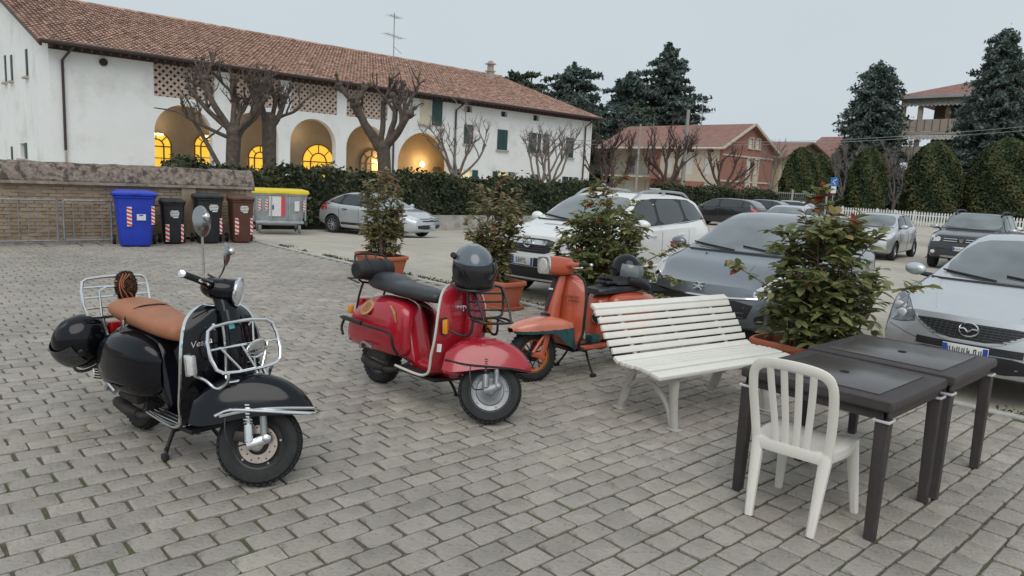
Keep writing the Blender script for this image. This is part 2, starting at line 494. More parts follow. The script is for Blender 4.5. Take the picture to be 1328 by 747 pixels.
fh = thing('farmhouse', 'long white farmhouse with arcade, brick lattices and terracotta roof', 'building', (7.35, 40, 0))
FX, FL, FZ = 0.0, 37.2, 7.0
A5 = [(11.83, 14.72, 4.62), (15.6, 18.4, 4.61), (19.1, 22.0, 4.6), (22.7, 25.6, 4.55), (26.4, 30.47, 4.42)]
LATS = [(11.85, 14.85), (15.65, 18.5), (19.15, 22.05), (22.68, 25.56)]
WINS = [(31.7, 32.5, 3.95, 5.25, 'closed'), (34.75, 35.7, 3.74, 5.16, 'closed'), (38.35, 39.35, 3.72, 5.19, 'open'), (41.85, 42.7, 3.6, 5.12, 'closed')]
SQ = [(31.7, 32.35, 6.08, 6.52), (35.0, 35.6, 6.08, 6.45), (38.2, 38.8, 6.08, 6.5)]
LOW = [(31.55, 32.55, 1.0, 2.2, 'open', True), (34.95, 35.95, 1.0, 2.2, 'open', True), (38.3, 39.05, .9, 2.14, 'closed', False), (42.1, 43.0, 1.0, 2.1, 'open', False)]
BIGW = (28.0, 28.95, 4.95, 6.65)
o0 = 7.35
holes = [arch(a-o0, b-o0, .02, t) for a, b, t in A5]+[rect(a-o0, b-o0, 4.95, 6.75) for a, b in LATS]
holes += [rect(a-o0, b-o0, c, d) for a, b, c, d, *_ in WINS]+[rect(a-o0, b-o0, c, d) for a, b, c, d in SQ]+[rect(a-o0, b-o0, c, d) for a, b, c, d, *_ in LOW]
holes.append(rect(BIGW[0]-o0, BIGW[1]-o0, BIGW[2], BIGW[3]))
mb = holed(rect(0, FL, -.5, FZ), holes, lambda u, w_, d: (u, d, w_), .45, MB())
wall_f = mb.build('front_wall', PLASTER, fh, smooth=0)
# end walls (left gable in view)
GW = [(44.9, 45.6, 5.65, 6.95), (49.3, 50.1, 5.7, 7.05), (51.3, 52.0, 5.75, 7.2), (46.2, 48.2, 1.5, 2.3), (50.6, 51.3, 1.4, 2.1)]
RY, RZ = 12.0, 10.9
endpoly = [(.452, -.5), (24, -.5), (24, FZ), (RY, RZ-.12), (.452, FZ+.12)]
for sx in (0, FL-.45):
    mb = holed(endpoly, [rect(a-40, b-40, c, d) for a, b, c, d in GW] if sx == 0 else [], lambda u, w_, d, sx=sx: (sx+d, u, w_), .45, MB())
    mb.build('end_wall', PLASTER, fh, smooth=0)
MB().box((FL/2, 23.8, 3.2), (FL-.95, .35, 7.4)).build('rear_wall', PLASTER, fh, smooth=0)
for a, b, c, d in GW:
    wn = MB().box((.2, (a+b)/2-40, (c+d)/2), (.05, b-a, d-c)).build('window', GLASSD, fh, smooth=0)
    MB().box((-.03, a-40+.16, (c+d)/2), (.05, .36, d-c+.04)).build('shutter', GREEN, wn, smooth=0)
    MB().box((-.06, (a+b)/2-40, c-.06), (.26, b-a+.25, .1)).build('sill', STONEF, wn, smooth=0)
# arcade interior
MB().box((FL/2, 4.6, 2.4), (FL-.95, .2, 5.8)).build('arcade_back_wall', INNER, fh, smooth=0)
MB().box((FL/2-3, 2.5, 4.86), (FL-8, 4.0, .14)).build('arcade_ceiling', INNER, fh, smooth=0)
ARW = [(12.4, 14.02, 1.0, 3.35), (15.3, 16.75, 1.0, 3.42), (18.5, 20.0, 1.0, 2.95), (22.05, 24.3, 1.0, 3.3), (26.3, 28.15, 1.0, 3.2)]
for i, (a, b, c, d) in enumerate(ARW):
    P2 = arch(a-o0, b-o0, c, d, 14)
    lit = i < 4
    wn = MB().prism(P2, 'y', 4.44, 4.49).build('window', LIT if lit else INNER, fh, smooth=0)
    cx, r = (a+b)/2-o0, (b-a)/2; zs = max(c+.3, d-r)
    fr = MB()
    fr.tube([(cx+r*cos(pi*k/14), 4.42, zs+(d-zs)*sin(pi*k/14)) for k in range(15)], .05, 4)
    fr.tube([(cx+r*.5*cos(pi*k/10), 4.41, zs+(d-zs)*.5*sin(pi*k/10)) for k in range(11)], .05, 4)
    for k in (.25, .5, .75): fr.cyl((cx+r*.5*cos(pi*k), 4.41, zs+(d-zs)*.5*sin(pi*k)), (cx+r*cos(pi*k), 4.41, zs+(d-zs)*sin(pi*k)), .035, n=4)
    for dx in (-.98, -.5, .5, .98): fr.box((cx+dx*r, 4.41, (c+zs)/2), (.07, .06, zs-c))
    fr.box((cx, 4.40, zs), (2*r, .05, .07)); fr.box((cx, 4.40, zs-.65), (2*r, .05, .05))
    fr.build('mullion', MULL, wn, smooth=0)
    if i < 2:
        MB().bbox((cx+(.3 if i else -.1)*r, 4.3, d-.15), (.9, .07, .08), .02).build('tube_light', TUBE, wn)
# the dim window with a lit pane, the wall lamp and pictures under the last arches
MB().box((27.45-o0, 4.41, 2.2), (.55, .06, .8)).build('pane', LITW, fh, smooth=0)
lb = MB().ell((0, 0, 0), (.17, .17, .2)); lb.v = [(x+31.3-o0, y+4.2, z+2.45) for x, y, z in lb.v]
lamp = lb.build('lamp_globe', BULB, fh)
MB().cyl((31.3-o0, 4.5, 2.2), (31.3-o0, 4.2, 2.3), .03).build('lamp_bracket', IRON, lamp)
l2 = MB().ell((27.95-o0, 4.25, 2.42), (.13, .13, .15)).build('lamp_globe', BULB, fh)
MB().box((33.0-o0-.2, 4.46, 1.9), (.6, .06, .85)).build('door', MULL, fh, smooth=0)
for name_, x_, y_ in (('lamp_light', 31.3, 43.9), ('lamp_light', 27.95, 43.9)):
    ld = bpy.data.lights.new('lamp_light', 'POINT'); ld.energy = 95; ld.color = (1, .62, .25); ld.shadow_soft_size = .2
    lo = bpy.data.objects.new('lamp_light', ld); COL.objects.link(lo); lo.location = (x_-o0, y_-40-.05, 2.45); lo.parent = fh
for x_ in (13.2, 17.0, 21.5):   # warm point lights inside the first three arches
    ld = bpy.data.lights.new('vault_light', 'POINT'); ld.energy = 22; ld.color = (1, .75, .45); ld.shadow_soft_size = .3
    lo = bpy.data.objects.new('vault_light', ld); COL.objects.link(lo); lo.location = (x_-o0, 3.6, 3.9); lo.parent = fh
# brick lattices: crossed bars in front of the dark loft
LATB = mat('lattice_brick', (.50, .40, .34), .9, var=.15, vs=4)
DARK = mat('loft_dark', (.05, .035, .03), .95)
for a, b in LATS:
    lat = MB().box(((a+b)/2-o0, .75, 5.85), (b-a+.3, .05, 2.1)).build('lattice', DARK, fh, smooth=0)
    bars = MB(); u0, u1, z0, z1 = a-o0, b-o0, 4.95, 6.75; st = .36
    for sgn in (1, -1):
        k = -6.0
        while k < 9:
            # line w = z0 + sgn*(u - u0 - k)
            pts = []
            for uu in (u0, u1):
                ww = z0+sgn*(uu-u0-k)
                pts.append((uu, ww))
            (ua, wa), (ub, wb) = pts
            t0, t1 = 0.0, 1.0
            dw = wb-wa
            for lim, s_ in ((z0, 1), (z1, -1)):
                fa, fb = s_*(wa-lim), s_*(wb-lim)
                if fa < 0 and fb < 0: t0, t1 = 1, 0; break
                if fa < 0: t0 = max(t0, fa/(fa-fb))
                elif fb < 0: t1 = min(t1, fa/(fa-fb))
            if t1-t0 > .02:
                pa = Vector((ua+(ub-ua)*t0, .12 if sgn > 0 else .14, wa+dw*t0)); pb = Vector((ua+(ub-ua)*t1, .12 if sgn > 0 else .14, wa+dw*t1))
                ang = atan2(pb.z-pa.z, pb.x-pa.x)
                bars.box((pa+pb)/2, ((pb-pa).length, .2, .125), rot=(0, -ang, 0))
            k += st
    bars.build('brick_lattice', LATB, lat, smooth=0)
# windows and shutters of the right part
def shutter_win(a, b, c, d, st, lit=False):
    a -= o0; b -= o0
    wn = MB().box(((a+b)/2, .2, (c+d)/2), (b-a, .05, d-c)).build('window', LITW if lit else GLASSD, fh, smooth=0)
    MB().box(((a+b)/2, -.06, c-.05), (b-a+.24, .2, .09)).build('sill', STONEF, wn, smooth=0)
    fr = MB(); fr.box(((a+b)/2, .165, (c+d)/2), (.07, .05, d-c))
    for q in (a+.035, b-.035): fr.box((q, .165, (c+d)/2), (.07, .06, d-c))
    fr.build('frame', PLASTER, wn, smooth=0)
    if st == 'closed':
        sh = MB()
        for q in (0, 1): sh.box((a+(b-a)*(.25+.5*q), -.02, (c+d)/2), ((b-a)/2-.02, .06, d-c))
        sh.build('shutter', GREEN, wn, smooth=0)
    else:
        for q in (a-(b-a)*.26, b+(b-a)*.26):
            MB().box((q, -.04, (c+d)/2), ((b-a)/2-.02, .06, d-c)).build('shutter', GREEN, wn, smooth=0)
for a, b, c, d, st in WINS: shutter_win(a, b, c, d, st)
for a, b, c, d, st, lit in LOW: shutter_win(a, b, c, d, st, lit)
for a, b, c, d in SQ:
    MB().box(((a+b)/2-o0, .3, (c+d)/2), (b-a, .05, d-c)).build('window', GLASSD, fh, smooth=0)
a, b, c, d = BIGW
wn = MB().box(((a+b)/2-o0, .2, (c+d)/2), (b-a, .05, d-c)).build('window', mat('cream_blind', (.72, .66, .50), .8, var=.06, vs=3), fh, smooth=0)
MB().box((b-o0+.42, -.04, (c+d)/2), (.8, .06, d-c)).build('shutter', GREEN, wn, smooth=0)
MB().box(((a+b)/2-o0, -.06, c-.05), (b-a+.24, .2, .09)).build('sill', STONEF, wn, smooth=0)
MB().cyl((10.0-o0-.4, .02, 6.25), (10.0-o0-.4, -.12, 6.25), .18, n=10).build('vent_hole', DARK, fh)
# roof
def zr(y): return 6.80+(y+.75)*(RZ-6.80)/(RY+.75)
rf = MB()
rf.add([(-.55, -.75, zr(-.75)), (FL+.6, -.75, zr(-.75)), (FL+.6, RY, RZ), (-.55, RY, RZ), (-.55, 24.75, 6.8), (FL+.6, 24.75, 6.8)], [(0, 1, 2, 3), (3, 2, 5, 4)])
rf.add([(-.55, -.75, zr(-.75)-.13), (FL+.6, -.75, zr(-.75)-.13), (FL+.6, RY, RZ-.13), (-.55, RY, RZ-.13), (-.55, 24.75, 6.67), (FL+.6, 24.75, 6.67)], [(3, 2, 1, 0), (4, 5, 2, 3)])
rf.add([(-.55, -.75, zr(-.75)), (FL+.6, -.75, zr(-.75)), (-.55, -.75, zr(-.75)-.13), (FL+.6, -.75, zr(-.75)-.13)], [(0, 2, 3, 1)])
for x_ in (-.55, FL+.6): rf.add([(x_, -.75, zr(-.75)), (x_, RY, RZ), (x_, RY, RZ-.13), (x_, -.75, zr(-.75)-.13)], [(0, 1, 2, 3)])
roof = rf.build('roof', [ROOFB], fh, smooth=0, fix=False)
def coppi(x0, x1, y0, zf, y1, pitch, course, rr):
    """rows of half-round clay tiles going up a slope; returns mesh builder and tints"""
    mb, tl = MB(), []
    sl = hypot(y1-y0, zf(y1)-zf(y0)); n = int(sl/course); nc = int((x1-x0)/pitch)
    for i in range(nc):
        xc = x0+(i+.5)*pitch+rr.uniform(-.012, .012)
        for j in range(n):
            ya = y0+(y1-y0)*j/n-.04; yb = y0+(y1-y0)*(j+1)/n+.05
            za, zb_ = zf(ya)+.035+rr.uniform(-.01, .012), zf(yb)+.012
            V = []
            for yy, zz, rad in ((ya, za, pitch*.52), (yb, zb_, pitch*.40)):
                for k in range(5):
                    a = pi*k/4; V.append((xc+cos(a)*rad, yy, zz+sin(a)*rad*.62))
            F = [(k, k+1, 5+k+1, 5+k) for k in range(4)]
            mb.add(V, F); t = min(1, max(0, rr.gauss(.5, .28))); tl += [t]*4
    return mb, tl
rt = random.Random(11)
mb, tl = coppi(-.5, FL+.55, -.82, zr, RY, .24, .42, rt)
me = mb.mesh('roof_tiles', ROOFT, smooth=60, fix=False); set_tint(me, tl)
link('roof_tiles', me, roof, 'stuff')
mb = MB(); tl = []
for i in range(95):
    x_ = -.5+i*.405; mb.loft([[(x_+dx, RY+cos(pi*k/5)*.16, RZ+.02+sin(pi*k/5)*.13) for k in range(6)] for dx in (0, .42)], closed=False); tl += [rt.random()]*5
me = mb.mesh('ridge_tiles', ROOFT, smooth=60, fix=False); set_tint(me, tl); link('ridge_tiles', me, roof, 'stuff')
raf = MB()
for i in range(94): raf.box((-.4+i*.405, -.36, zr(-.36)-.2), (.09, .78, .12), rot=(atan2(RZ-6.8, RY+.75), 0, 0))
raf.build('rafter_ends', DARKWOOD, fh, smooth=0, kind='stuff')
MB().box((FL/2, -.05, 6.72), (FL, .1, .34)).build('eave_board', DARKWOOD, fh, smooth=0)
MB().tube([(-.5, -.9, 6.78), (FL+.5, -.9, 6.78)], .085, 8).build('gutter', IRON, fh)
for x_, zt_ in ((7.88, 6.7), (25.99, 6.7), (30.9, 6.7), (43.9, 6.7)):
    dp = MB(); u = x_-o0
    dp.tube([(u+.35, -.85, zt_), (u+.2, -.5, zt_-.25), (u, -.1, zt_-.6), (u, -.09, 0 if x_ > 8 else 2.0)], .062, 7)
    dp.build('downpipe', IRON, fh)
MB().cyl((7.88-o0, -.09, 2.02), (7.88-o0, -.09, -.4), .055, n=8).build('downpipe', STONEF, fh)
MB().box((FL+.03, -.05, 3.2), (.12, .1, 6.9)).build('corner_strip', PLASTER, fh, smooth=0)
ch = MB().box((0, 0, .45), (.5, .5, 1.1)).box((0, 0, 1.05), (.66, .66, .1)).box((0, 0, 1.35), (.4, .4, .5)).box((0, 0, 1.65), (.7, .7, .1)).box((.0, 0, 1.82), (.45, .45, .2), taper=.5)
ch.xform(Matrix.Translation((34.6, 9.6, 9.75))); ch.build('chimney', mat('chimney_plaster', (.42, .36, .32), .9, var=.2, vs=3), roof, smooth=0)
def antenna(x, y, z, h, label, s=1.0, rz=.4):
    t = thing('tv_antenna', label, 'antenna', (x, y, z), rz)
    MB().cyl((0, 0, -.3), (0, 0, h), .03*s, n=6).build('mast', METG, t)
    for hz, n_, L_ in ((h*.92, 5, .5), (h*.52, 7, .9)):
        a = MB(); a.cyl((-L_*s, 0, hz), (L_*s, 0, hz), .016*s, n=5)
        for k in range(n_): a.cyl((-L_*s+2*L_*s*k/(n_-1), -.32*s, hz), (-L_*s+2*L_*s*k/(n_-1), .32*s, hz), .011*s, n=4)
        a.build('aerial', METG, t)
    MB().cyl((0, 0, h*.3), (1.1*s, .2, h*.22), .014*s, n=4).build('boom', METG, t)
    return t
antenna(33.2, 51.3, 10.55, 3.7, 'tall television antenna on the ridge of the white farmhouse', 1.3)

# ---------------------------------------------------------------- old brick wall with stone coping
BRICK = mat('old_brick', (.35, .26, .185), .95, col2=(.27, .20, .145), vs=5, attr='tint', rnd=.16, dirt=((.40, .32, .235), .47, .12), ds=1.6, bump=.4, bs=60)
MORT = mat('old_mortar', (.36, .28, .205), .95, var=.14, vs=3, bump=.5, bs=50, dirt=((.22, .18, .14), .58, .15), ds=.9)
COPE = mat('mossy_coping', (.31, .27, .235), .95, col2=(.17, .115, .09), vs=14, bump=1.0, bs=30, dirt=((.075, .065, .055), .50, .08), ds=6.5, detail=9)
bw = thing('brick_wall', 'weathered brick garden wall with mossy sloping coping behind the bins', 'wall', (0, 16.75, 0))
MB().box((-6.45, .21, .55), (27.0, .34, 1.4)).build('core', MORT, bw, smooth=0)
mb, tl = MB(), []; rb = random.Random(5)
for j in range(17):
    zc = .035+j*.0705; x_ = -6.2+(j % 2)*.13
    while x_ < 6.95:
        L_ = .235
        if rb.random() < .93:
            mb.box((x_+L_/2, .045+rb.uniform(-.004, .006), zc), (L_+rb.uniform(-.02, .008), .05, .058+rb.uniform(-.006, .004)), rot=(rb.uniform(-.02, .02), 0, rb.uniform(-.01, .01)))
            tl += [min(1, max(0, rb.gauss(.5, .25)))]*6
        x_ += .252
me = mb.mesh('brickwork', BRICK, smooth=0, fix=False); set_tint(me, tl); link('brickwork', me, bw, 'stuff')
# coping: string course, then slanted rendered cap with ragged edge
nseg = 90; rings = []
for i in range(nseg+1):
    x_ = -6.3+13.4*i/nseg; j = lambda a=.012: rb.uniform(-a, a)
    rings.append([(x_, -.05+j(), 1.19+j()), (x_, -.07+j(), 1.25+j()), (x_, -.055+j(), 1.275+j()), (x_, .05+j(.02), 1.52+j(.015)), (x_, .13+j(), 1.60+j(.015)), (x_, .27+j(), 1.60+j(.015)), (x_, .44, 1.27), (x_, .46, 1.19)])
MB().loft(rings).build('coping', COPE, bw, smooth=25)
STR = mat('coping_string', (.30, .25, .21), .95, var=.3, vs=7, bump=.5, bs=40)
MB().box((.38, .17, 1.20), (13.36, .50, .055)).build('string_course', STR, bw, smooth=0)
pl = MB().box((5.62, .02, .62), (.30, .14, 1.16)); pl.build('pier', BRICK, bw, smooth=0)
MB().box((6.98, .2, .6), (.14, .42, 1.18)).build('end_pier', MORT, bw, smooth=0)
MB().box((-6.4, .03, .03), (26.8, .16, .12)).build('plinth', STR, bw, smooth=0)

# ---------------------------------------------------------------- red brick and cream house
RBR = mat('red_brick_far', (.35, .165, .13), .9, var=.1, vs=1.5, dirt=((.25, .10, .08), .55, .2), ds=6)
CREAM = mat('cream_render', (.60, .51, .40), .9, var=.05, vs=.6)
CREAMB = mat('cream_band', (.60, .54, .44), .9, var=.06, vs=2)
RROOF = mat('red_far_roof', (.27, .145, .12), .9, var=.15, vs=1.5, bump=.3, bs=8)
WSH = mat('white_roller_shutter', (.66, .65, .60), .7, var=.04, vs=3)
rh = thing('brick_house', 'red brick gabled house with cream front and red tile roof', 'house', (64.2, 40.07, -.4))
gW = 9.9; apex = 8.75; ev = 6.5
# gable wall (faces -Y)
gh = [rect(4.7, 5.5, 6.45, 7.45), rect(6.1, 6.9, 6.45, 7.45), rect(4.75, 5.5, 3.9, 5.35), rect(6.2, 6.95, 3.9, 5.35), rect(4.75, 5.5, 1.0, 2.6), rect(6.2, 6.95, 1.0, 2.6)]
mb = holed([(0, 0), (gW, 0), (gW, ev-.1), (4.9, apex), (0, ev-.1)], gh, lambda u, w_, d: (u, d, w_), .3, MB())
mb.build('gable_wall', RBR, rh, smooth=0)
for h_ in gh:
    wn = MB().box(((h_[0][0]+h_[1][0])/2, .1, (h_[0][1]+h_[2][1])/2), (h_[1][0]-h_[0][0], .06, h_[2][1]-h_[1][1])).build('window', WSH, rh, smooth=0)
    fr = MB()
    for q in (h_[0][0]-.05, h_[1][0]+.05): fr.box((q, -.03, (h_[0][1]+h_[2][1])/2), (.1, .1, h_[2][1]-h_[1][1]+.2))
    fr.box(((h_[0][0]+h_[1][0])/2, -.04, h_[2][1]+.05), (h_[1][0]-h_[0][0]+.2, .12, .1)).box(((h_[0][0]+h_[1][0])/2, -.04, h_[0][1]-.05), (h_[1][0]-h_[0][0]+.3, .2, .1))
    fr.build('frame', CREAMB, wn, smooth=0)
for z_ in (5.55, 3.0): MB().box((gW/2+.02, -.05, z_), (gW, .12, .16)).build('band', CREAMB, rh, smooth=0)
for x_ in (5.1, 6.55): MB().box((x_, -.04, 3.25), (.95, .1, 1.1)).build('spandrel', CREAMB, rh, smooth=0)
# front wall (faces -X)
fh_ = [rect(1.1, 2.0, 3.5, 5.2), rect(3.3, 4.2, 3.5, 5.2), rect(5.8, 6.7, 3.5, 5.2), rect(1.0, 1.7, 5.75, 6.25), rect(3.3, 4.0, 5.75, 6.25), rect(5.8, 6.5, 5.75, 6.25), rect(.8, 1.8, .45, 2.7)]
mb = holed(rect(.302, 8.6, 0, ev-.1), fh_, lambda u, w_, d: (d, u, w_), .3, MB()); mb.build('front_wall', CREAM, rh, smooth=0)
for i, h_ in enumerate(fh_):
    MB().box((.12, (h_[0][0]+h_[1][0])/2, (h_[0][1]+h_[2][1])/2), (.06, h_[1][0]-h_[0][0], h_[2][1]-h_[1][1])).build('window' if i < 6 else 'door', WSH if not 3 <= i < 6 else GLASSD, rh, smooth=0)
MB().box((-.02, 5.2, 1.4), (.06, 6.8, 2.8)).build('brick_base', RBR, rh, smooth=0)
MB().box((-.012, 8.0, 4.2), (.08, 1.25, 4.3)).build('brick_strip', RBR, rh, smooth=0)
MB().box((-.75, 6.4, 3.0), (1.5, 4.0, .18)).build('porch_roof', RROOF, rh, smooth=0)
# recessed left wing
lw = holed(rect(8.6, 15.5, 0, ev-.1), [rect(9.2, 10.2, 3.4, 5.3), rect(12, 13, 3.4, 5.3), rect(9.2, 10.4, .4, 2.6), rect(12, 13.4, .4, 2.6)], lambda u, w_, d: (1.6+d, u, w_), .3, MB()); lw.build('wing_wall', CREAM, rh, smooth=0)
for h_ in (rect(9.2, 10.2, 3.4, 5.3), rect(12, 13, 3.4, 5.3), rect(9.2, 10.4, .4, 2.6), rect(12, 13.4, .4, 2.6)):
    MB().box((1.75, (h_[0][0]+h_[1][0])/2, (h_[0][1]+h_[2][1])/2), (.06, h_[1][0]-h_[0][0], h_[2][1]-h_[1][1])).build('window', GLASSD if h_[0][1] > 3 else WSH, rh, smooth=0)
MB().box((.8, 12, 3.1), (1.6, 6.6, .16)).build('balcony', CREAMB, rh, smooth=0)
rl = MB()
for k in range(34): rl.box((.06, 8.8+k*.2, 3.65), (.03, .05, .9))
rl.box((.06, 12.1, 4.12), (.06, 6.7, .06)); rl.build('balcony_rail', METG, rh, smooth=0)
rr_ = MB()
def rz_(x): return ev-.02+(apex+.18-ev)*(1-abs(x-4.9)/5.0)
for a_, b_ in ((-.7, 4.9), (4.9, 10.6)):
    za, zb_ = rz_(a_), rz_(b_)
    y0_, y1_ = -.5, 15.9
    rr_.add([(a_, y0_, za), (b_, y0_, zb_), (b_, y1_, zb_), (a_, y1_, za), (a_, y0_, za-.16), (b_, y0_, zb_-.16), (b_, y1_, zb_-.16), (a_, y1_, za-.16)],
            [(0, 1, 2, 3), (7, 6, 5, 4), (0, 4, 5, 1), (2, 6, 7, 3), (1, 5, 6, 2), (3, 7, 4, 0)])
ro = rr_.build('roof', RROOF, rh, smooth=0)
MB().tube([(-.75, -.5, rz_(-.7)-.1), (-.75, 15.9, rz_(-.7)-.1)], .11, 6).build('gutter', CREAMB, ro)
bg_ = MB()
for a_, b_ in ((-.75, 4.9), (4.9, 10.65)):
    p, q = Vector((a_, -.53, rz_(a_)-.06)), Vector((b_, -.53, rz_(b_)-.06)); bg_.box((p+q)/2, ((q-p).length, .1, .24), rot=(0, -atan2(q.z-p.z, q.x-p.x), 0))
bg_.build('verge_board', CREAMB, ro, smooth=0)
antenna(67.5, 45, 8.0, 3.0, 'television antenna on the red brick house roof', 1.5, 1.2)

# ---------------------------------------------------------------- yellowish house behind, and small red roof
def simple_house(name, label, loc, W_, D_, H_, rise, wallm, roofm, wins):
    t = thing(name, label, 'house', loc)
    mb = holed([(0, 0), (W_, 0), (W_, H_), (W_/2, H_+rise), (0, H_)], [], lambda u, w_, d: (u, d, w_), .3, MB()); mb.build('gable_wall', wallm, t, smooth=0)
    mb = holed(rect(.301, D_, 0, H_), [rect(*q) for q in wins], lambda u, w_, d: (d, u, w_), .3, MB()); mb.build('front_wall', wallm, t, smooth=0)
    for q in wins: MB().box((.15, (q[0]+q[1])/2, (q[2]+q[3])/2), (.06, q[1]-q[0], q[3]-q[2])).build('window', WSH, t, smooth=0)
    r = MB(); o_ = .7
    for a_, b_, za, zb_ in ((-o_, W_/2, H_-.2, H_+rise+.12), (W_/2, W_+o_, H_+rise+.12, H_-.2)):
        r.add([(a_, -o_, za), (b_, -o_, zb_), (b_, D_+o_, zb_), (a_, D_+o_, za), (a_, -o_, za-.2), (b_, -o_, zb_-.2), (b_, D_+o_, zb_-.2), (a_, D_+o_, za-.2)],
              [(0, 1, 2, 3), (7, 6, 5, 4), (0, 4, 5, 1), (2, 6, 7, 3), (1, 5, 6, 2), (3, 7, 4, 0)])
    r.build('roof', roofm, t, smooth=0); return t
YEL = mat('yellow_render', (.58, .50, .33), .9, var=.05, vs=.7)
simple_house('yellow_house', 'pale yellow house half hidden behind the red brick gable', (76.5, 40.5, -.4), 12, 9, 6.1, 1.8, YEL, mat('brown_far_roof', (.25, .15, .12), .9, var=.15, vs=1.5), [(2, 3, 3.4, 5)])
simple_house('red_roof_house', 'small ochre house with red roof beyond the dark conifer', (92, 38.6, -.4), 10, 6.5, 7.0, 2.6, YEL, RROOF, [(2, 3, 4, 5.4)])
antenna(95, 39.5, 9.2, 3.6, 'thin antenna on the ochre house with the red roof', 1.3, .3)

# ---------------------------------------------------------------- apartment house with loggias
AB = mat('loggia_brown', (.17, .12, .09), .9, var=.15, vs=1)
BALC = mat('balcony_beige', (.47, .40, .33), .9, var=.06, vs=1)
AWN = mat('awning_stripe', (.45, .45, .43), .85, var=.3, vs=5)
ap = thing('apartment_house', 'brown three storey apartment house with beige balconies between conifers', 'building', (89.0, 17.36, -.654)); ap.scale = (1.12, 1.12, 1.12)
MB().box((6.5, 5.85, 6), (9, 11.7, 12)).build('wall', AB, ap, smooth=0)
for z_ in (2.8, 6.0, 8.6, 11.95):
    MB().box((1.2, 6.8, z_), (3.4, 14.6, .3)).build('floor_slab', BALC, ap, smooth=0)
for z_ in (3.5, 6.75, 9.35):
    bal = MB().box((-.42, 6.8, z_), (.12, 14.6, 1.15)).build('balcony_front', BALC, ap, smooth=0)
    for k in range(21): MB().box((-.5, -.3+k*.7, z_), (.06, .05, 1.12)).build('balcony_rib', AB, bal, smooth=0)
for y_ in (13.8, 12.2, 9.7, 6.2, 2.6):
    MB().box((-.25, y_, 5.8), (.35, .4, 12.1)).build('post', BALC if y_ > 12 else AB, ap, smooth=0)
for z_ in (4.6, 7.6, 10.35):
    for y_ in (8.0, 4.4):
        wn = MB().box((1.96, y_, z_), (.1, 2.0, 1.7)).build('window', GLASSD, ap, smooth=0)
        MB().box((1.9, y_, z_+.42), (.06, 1.9, .8)).build('blind', WSH, wn, smooth=0)
aw = MB()
for k in range(38):
    y_ = -.2+k*.37; aw.add([(-.55, y_, 11.75), (-.55, y_+.36, 11.75), (-.75, y_+.36, 11.25), (-.75, y_+.18, 11.12), (-.75, y_, 11.25)], [(0, 1, 2, 3, 4)])
    aw.add([(-.55, y_, 8.4), (-.55, y_+.36, 8.4), (-.75, y_+.36, 8.0), (-.75, y_+.18, 7.9), (-.75, y_, 8.0)], [(0, 1, 2, 3, 4)])
awo = aw.build('awning_valance', AWN, ap, smooth=0, kind='stuff')
r = MB(); r.add([(-1.2, -2, 12.1), (-1.2, 15, 12.1), (13, 15, 12.1), (13, -2, 12.1), (4, 5, 14.6), (8, 5, 14.6)], [(0, 1, 4), (1, 2, 5, 4), (2, 3, 5), (3, 0, 4, 5), (3, 2, 1, 0)])
r.build('roof', RROOF, ap, smooth=0)
MB().box((-1.2, 6.5, 12.02), (.2, 17, .3)).build('gutter', mat('gutter_grey', (.36, .36, .36), .6, var=.1, vs=2), ap, smooth=0)
# ================================================================ VEGETATION
import numpy as np
def leaf_mesh(name, C, Nn, size, m, tints=None, asp=1.6, jitter=.9, seed=1, fold=.0):
    """many small leaf quads at centres C with facing Nn"""
    rs = np.random.RandomState(seed); C = np.asarray(C, float); n = len(C)
    Nn = np.asarray(Nn, float)+rs.normal(0, jitter, (n, 3)); Nn /= np.linalg.norm(Nn, axis=1, keepdims=True)+1e-9
    a = np.cross(Nn, rs.normal(0, 1, (n, 3))); a /= np.linalg.norm(a, axis=1, keepdims=True)+1e-9
    b = np.cross(Nn, a)
    s = (size if np.ndim(size) else np.full(n, size))*rs.uniform(.6, 1.35, n); s = s[:, None]
    L_, W_ = s*asp*.5, s*.5
    V = np.stack([C-a*L_, C+b*W_-a*L_*.1+Nn*s*fold, C+a*L_, C-b*W_-a*L_*.1+Nn*s*fold], 1).reshape(-1, 3)
    F = np.arange(4*n).reshape(-1, 4)
    me = bpy.data.meshes.new(name); me.vertices.add(4*n); me.vertices.foreach_set('co', V.ravel())
    me.loops.add(4*n); me.loops.foreach_set('vertex_index', F.ravel())
    me.polygons.add(n); me.polygons.foreach_set('loop_start', np.arange(0, 4*n, 4)); me.polygons.foreach_set('loop_total', np.full(n, 4))
    me.materials.append(m); me.update(calc_edges=True)
    if tints is None: tints = rs.uniform(0, 1, n)
    at = me.attributes.new('tint', 'FLOAT', 'FACE'); at.data.foreach_set('value', np.clip(tints, 0, 1).astype(np.float32))
    return me

def leafmat(name, stops, rough=.55, trans=.25):
    if name in _M: return _M[name]
    m = bpy.data.materials.new(name); m.use_nodes = True; n = m.node_tree; N = n.nodes; L = n.links; b = N['Principled BSDF']
    a = N.new('ShaderNodeAttribute'); a.attribute_name = 'tint'
    r = N.new('ShaderNodeValToRGB')
    while len(r.color_ramp.elements) < len(stops): r.color_ramp.elements.new(.5)
    for e, (p, c) in zip(r.color_ramp.elements, stops): e.position = p; e.color = (*c, 1)
    L.new(a.outputs['Fac'], r.inputs['Fac']); L.new(r.outputs['Color'], b.inputs['Base Color'])
    b.inputs['Roughness'].default_value = rough; b.inputs['Specular IOR Level'].default_value = .35
    if trans:
        tr = N.new('ShaderNodeBsdfTranslucent'); L.new(r.outputs['Color'], tr.inputs['Color'])
        ms = N.new('ShaderNodeMixShader'); ms.inputs[0].default_value = trans
        L.new(b.outputs[0], ms.inputs[1]); L.new(tr.outputs[0], ms.inputs[2]); L.new(ms.outputs[0], N['Material Output'].inputs['Surface'])
    _M[name] = m; return m

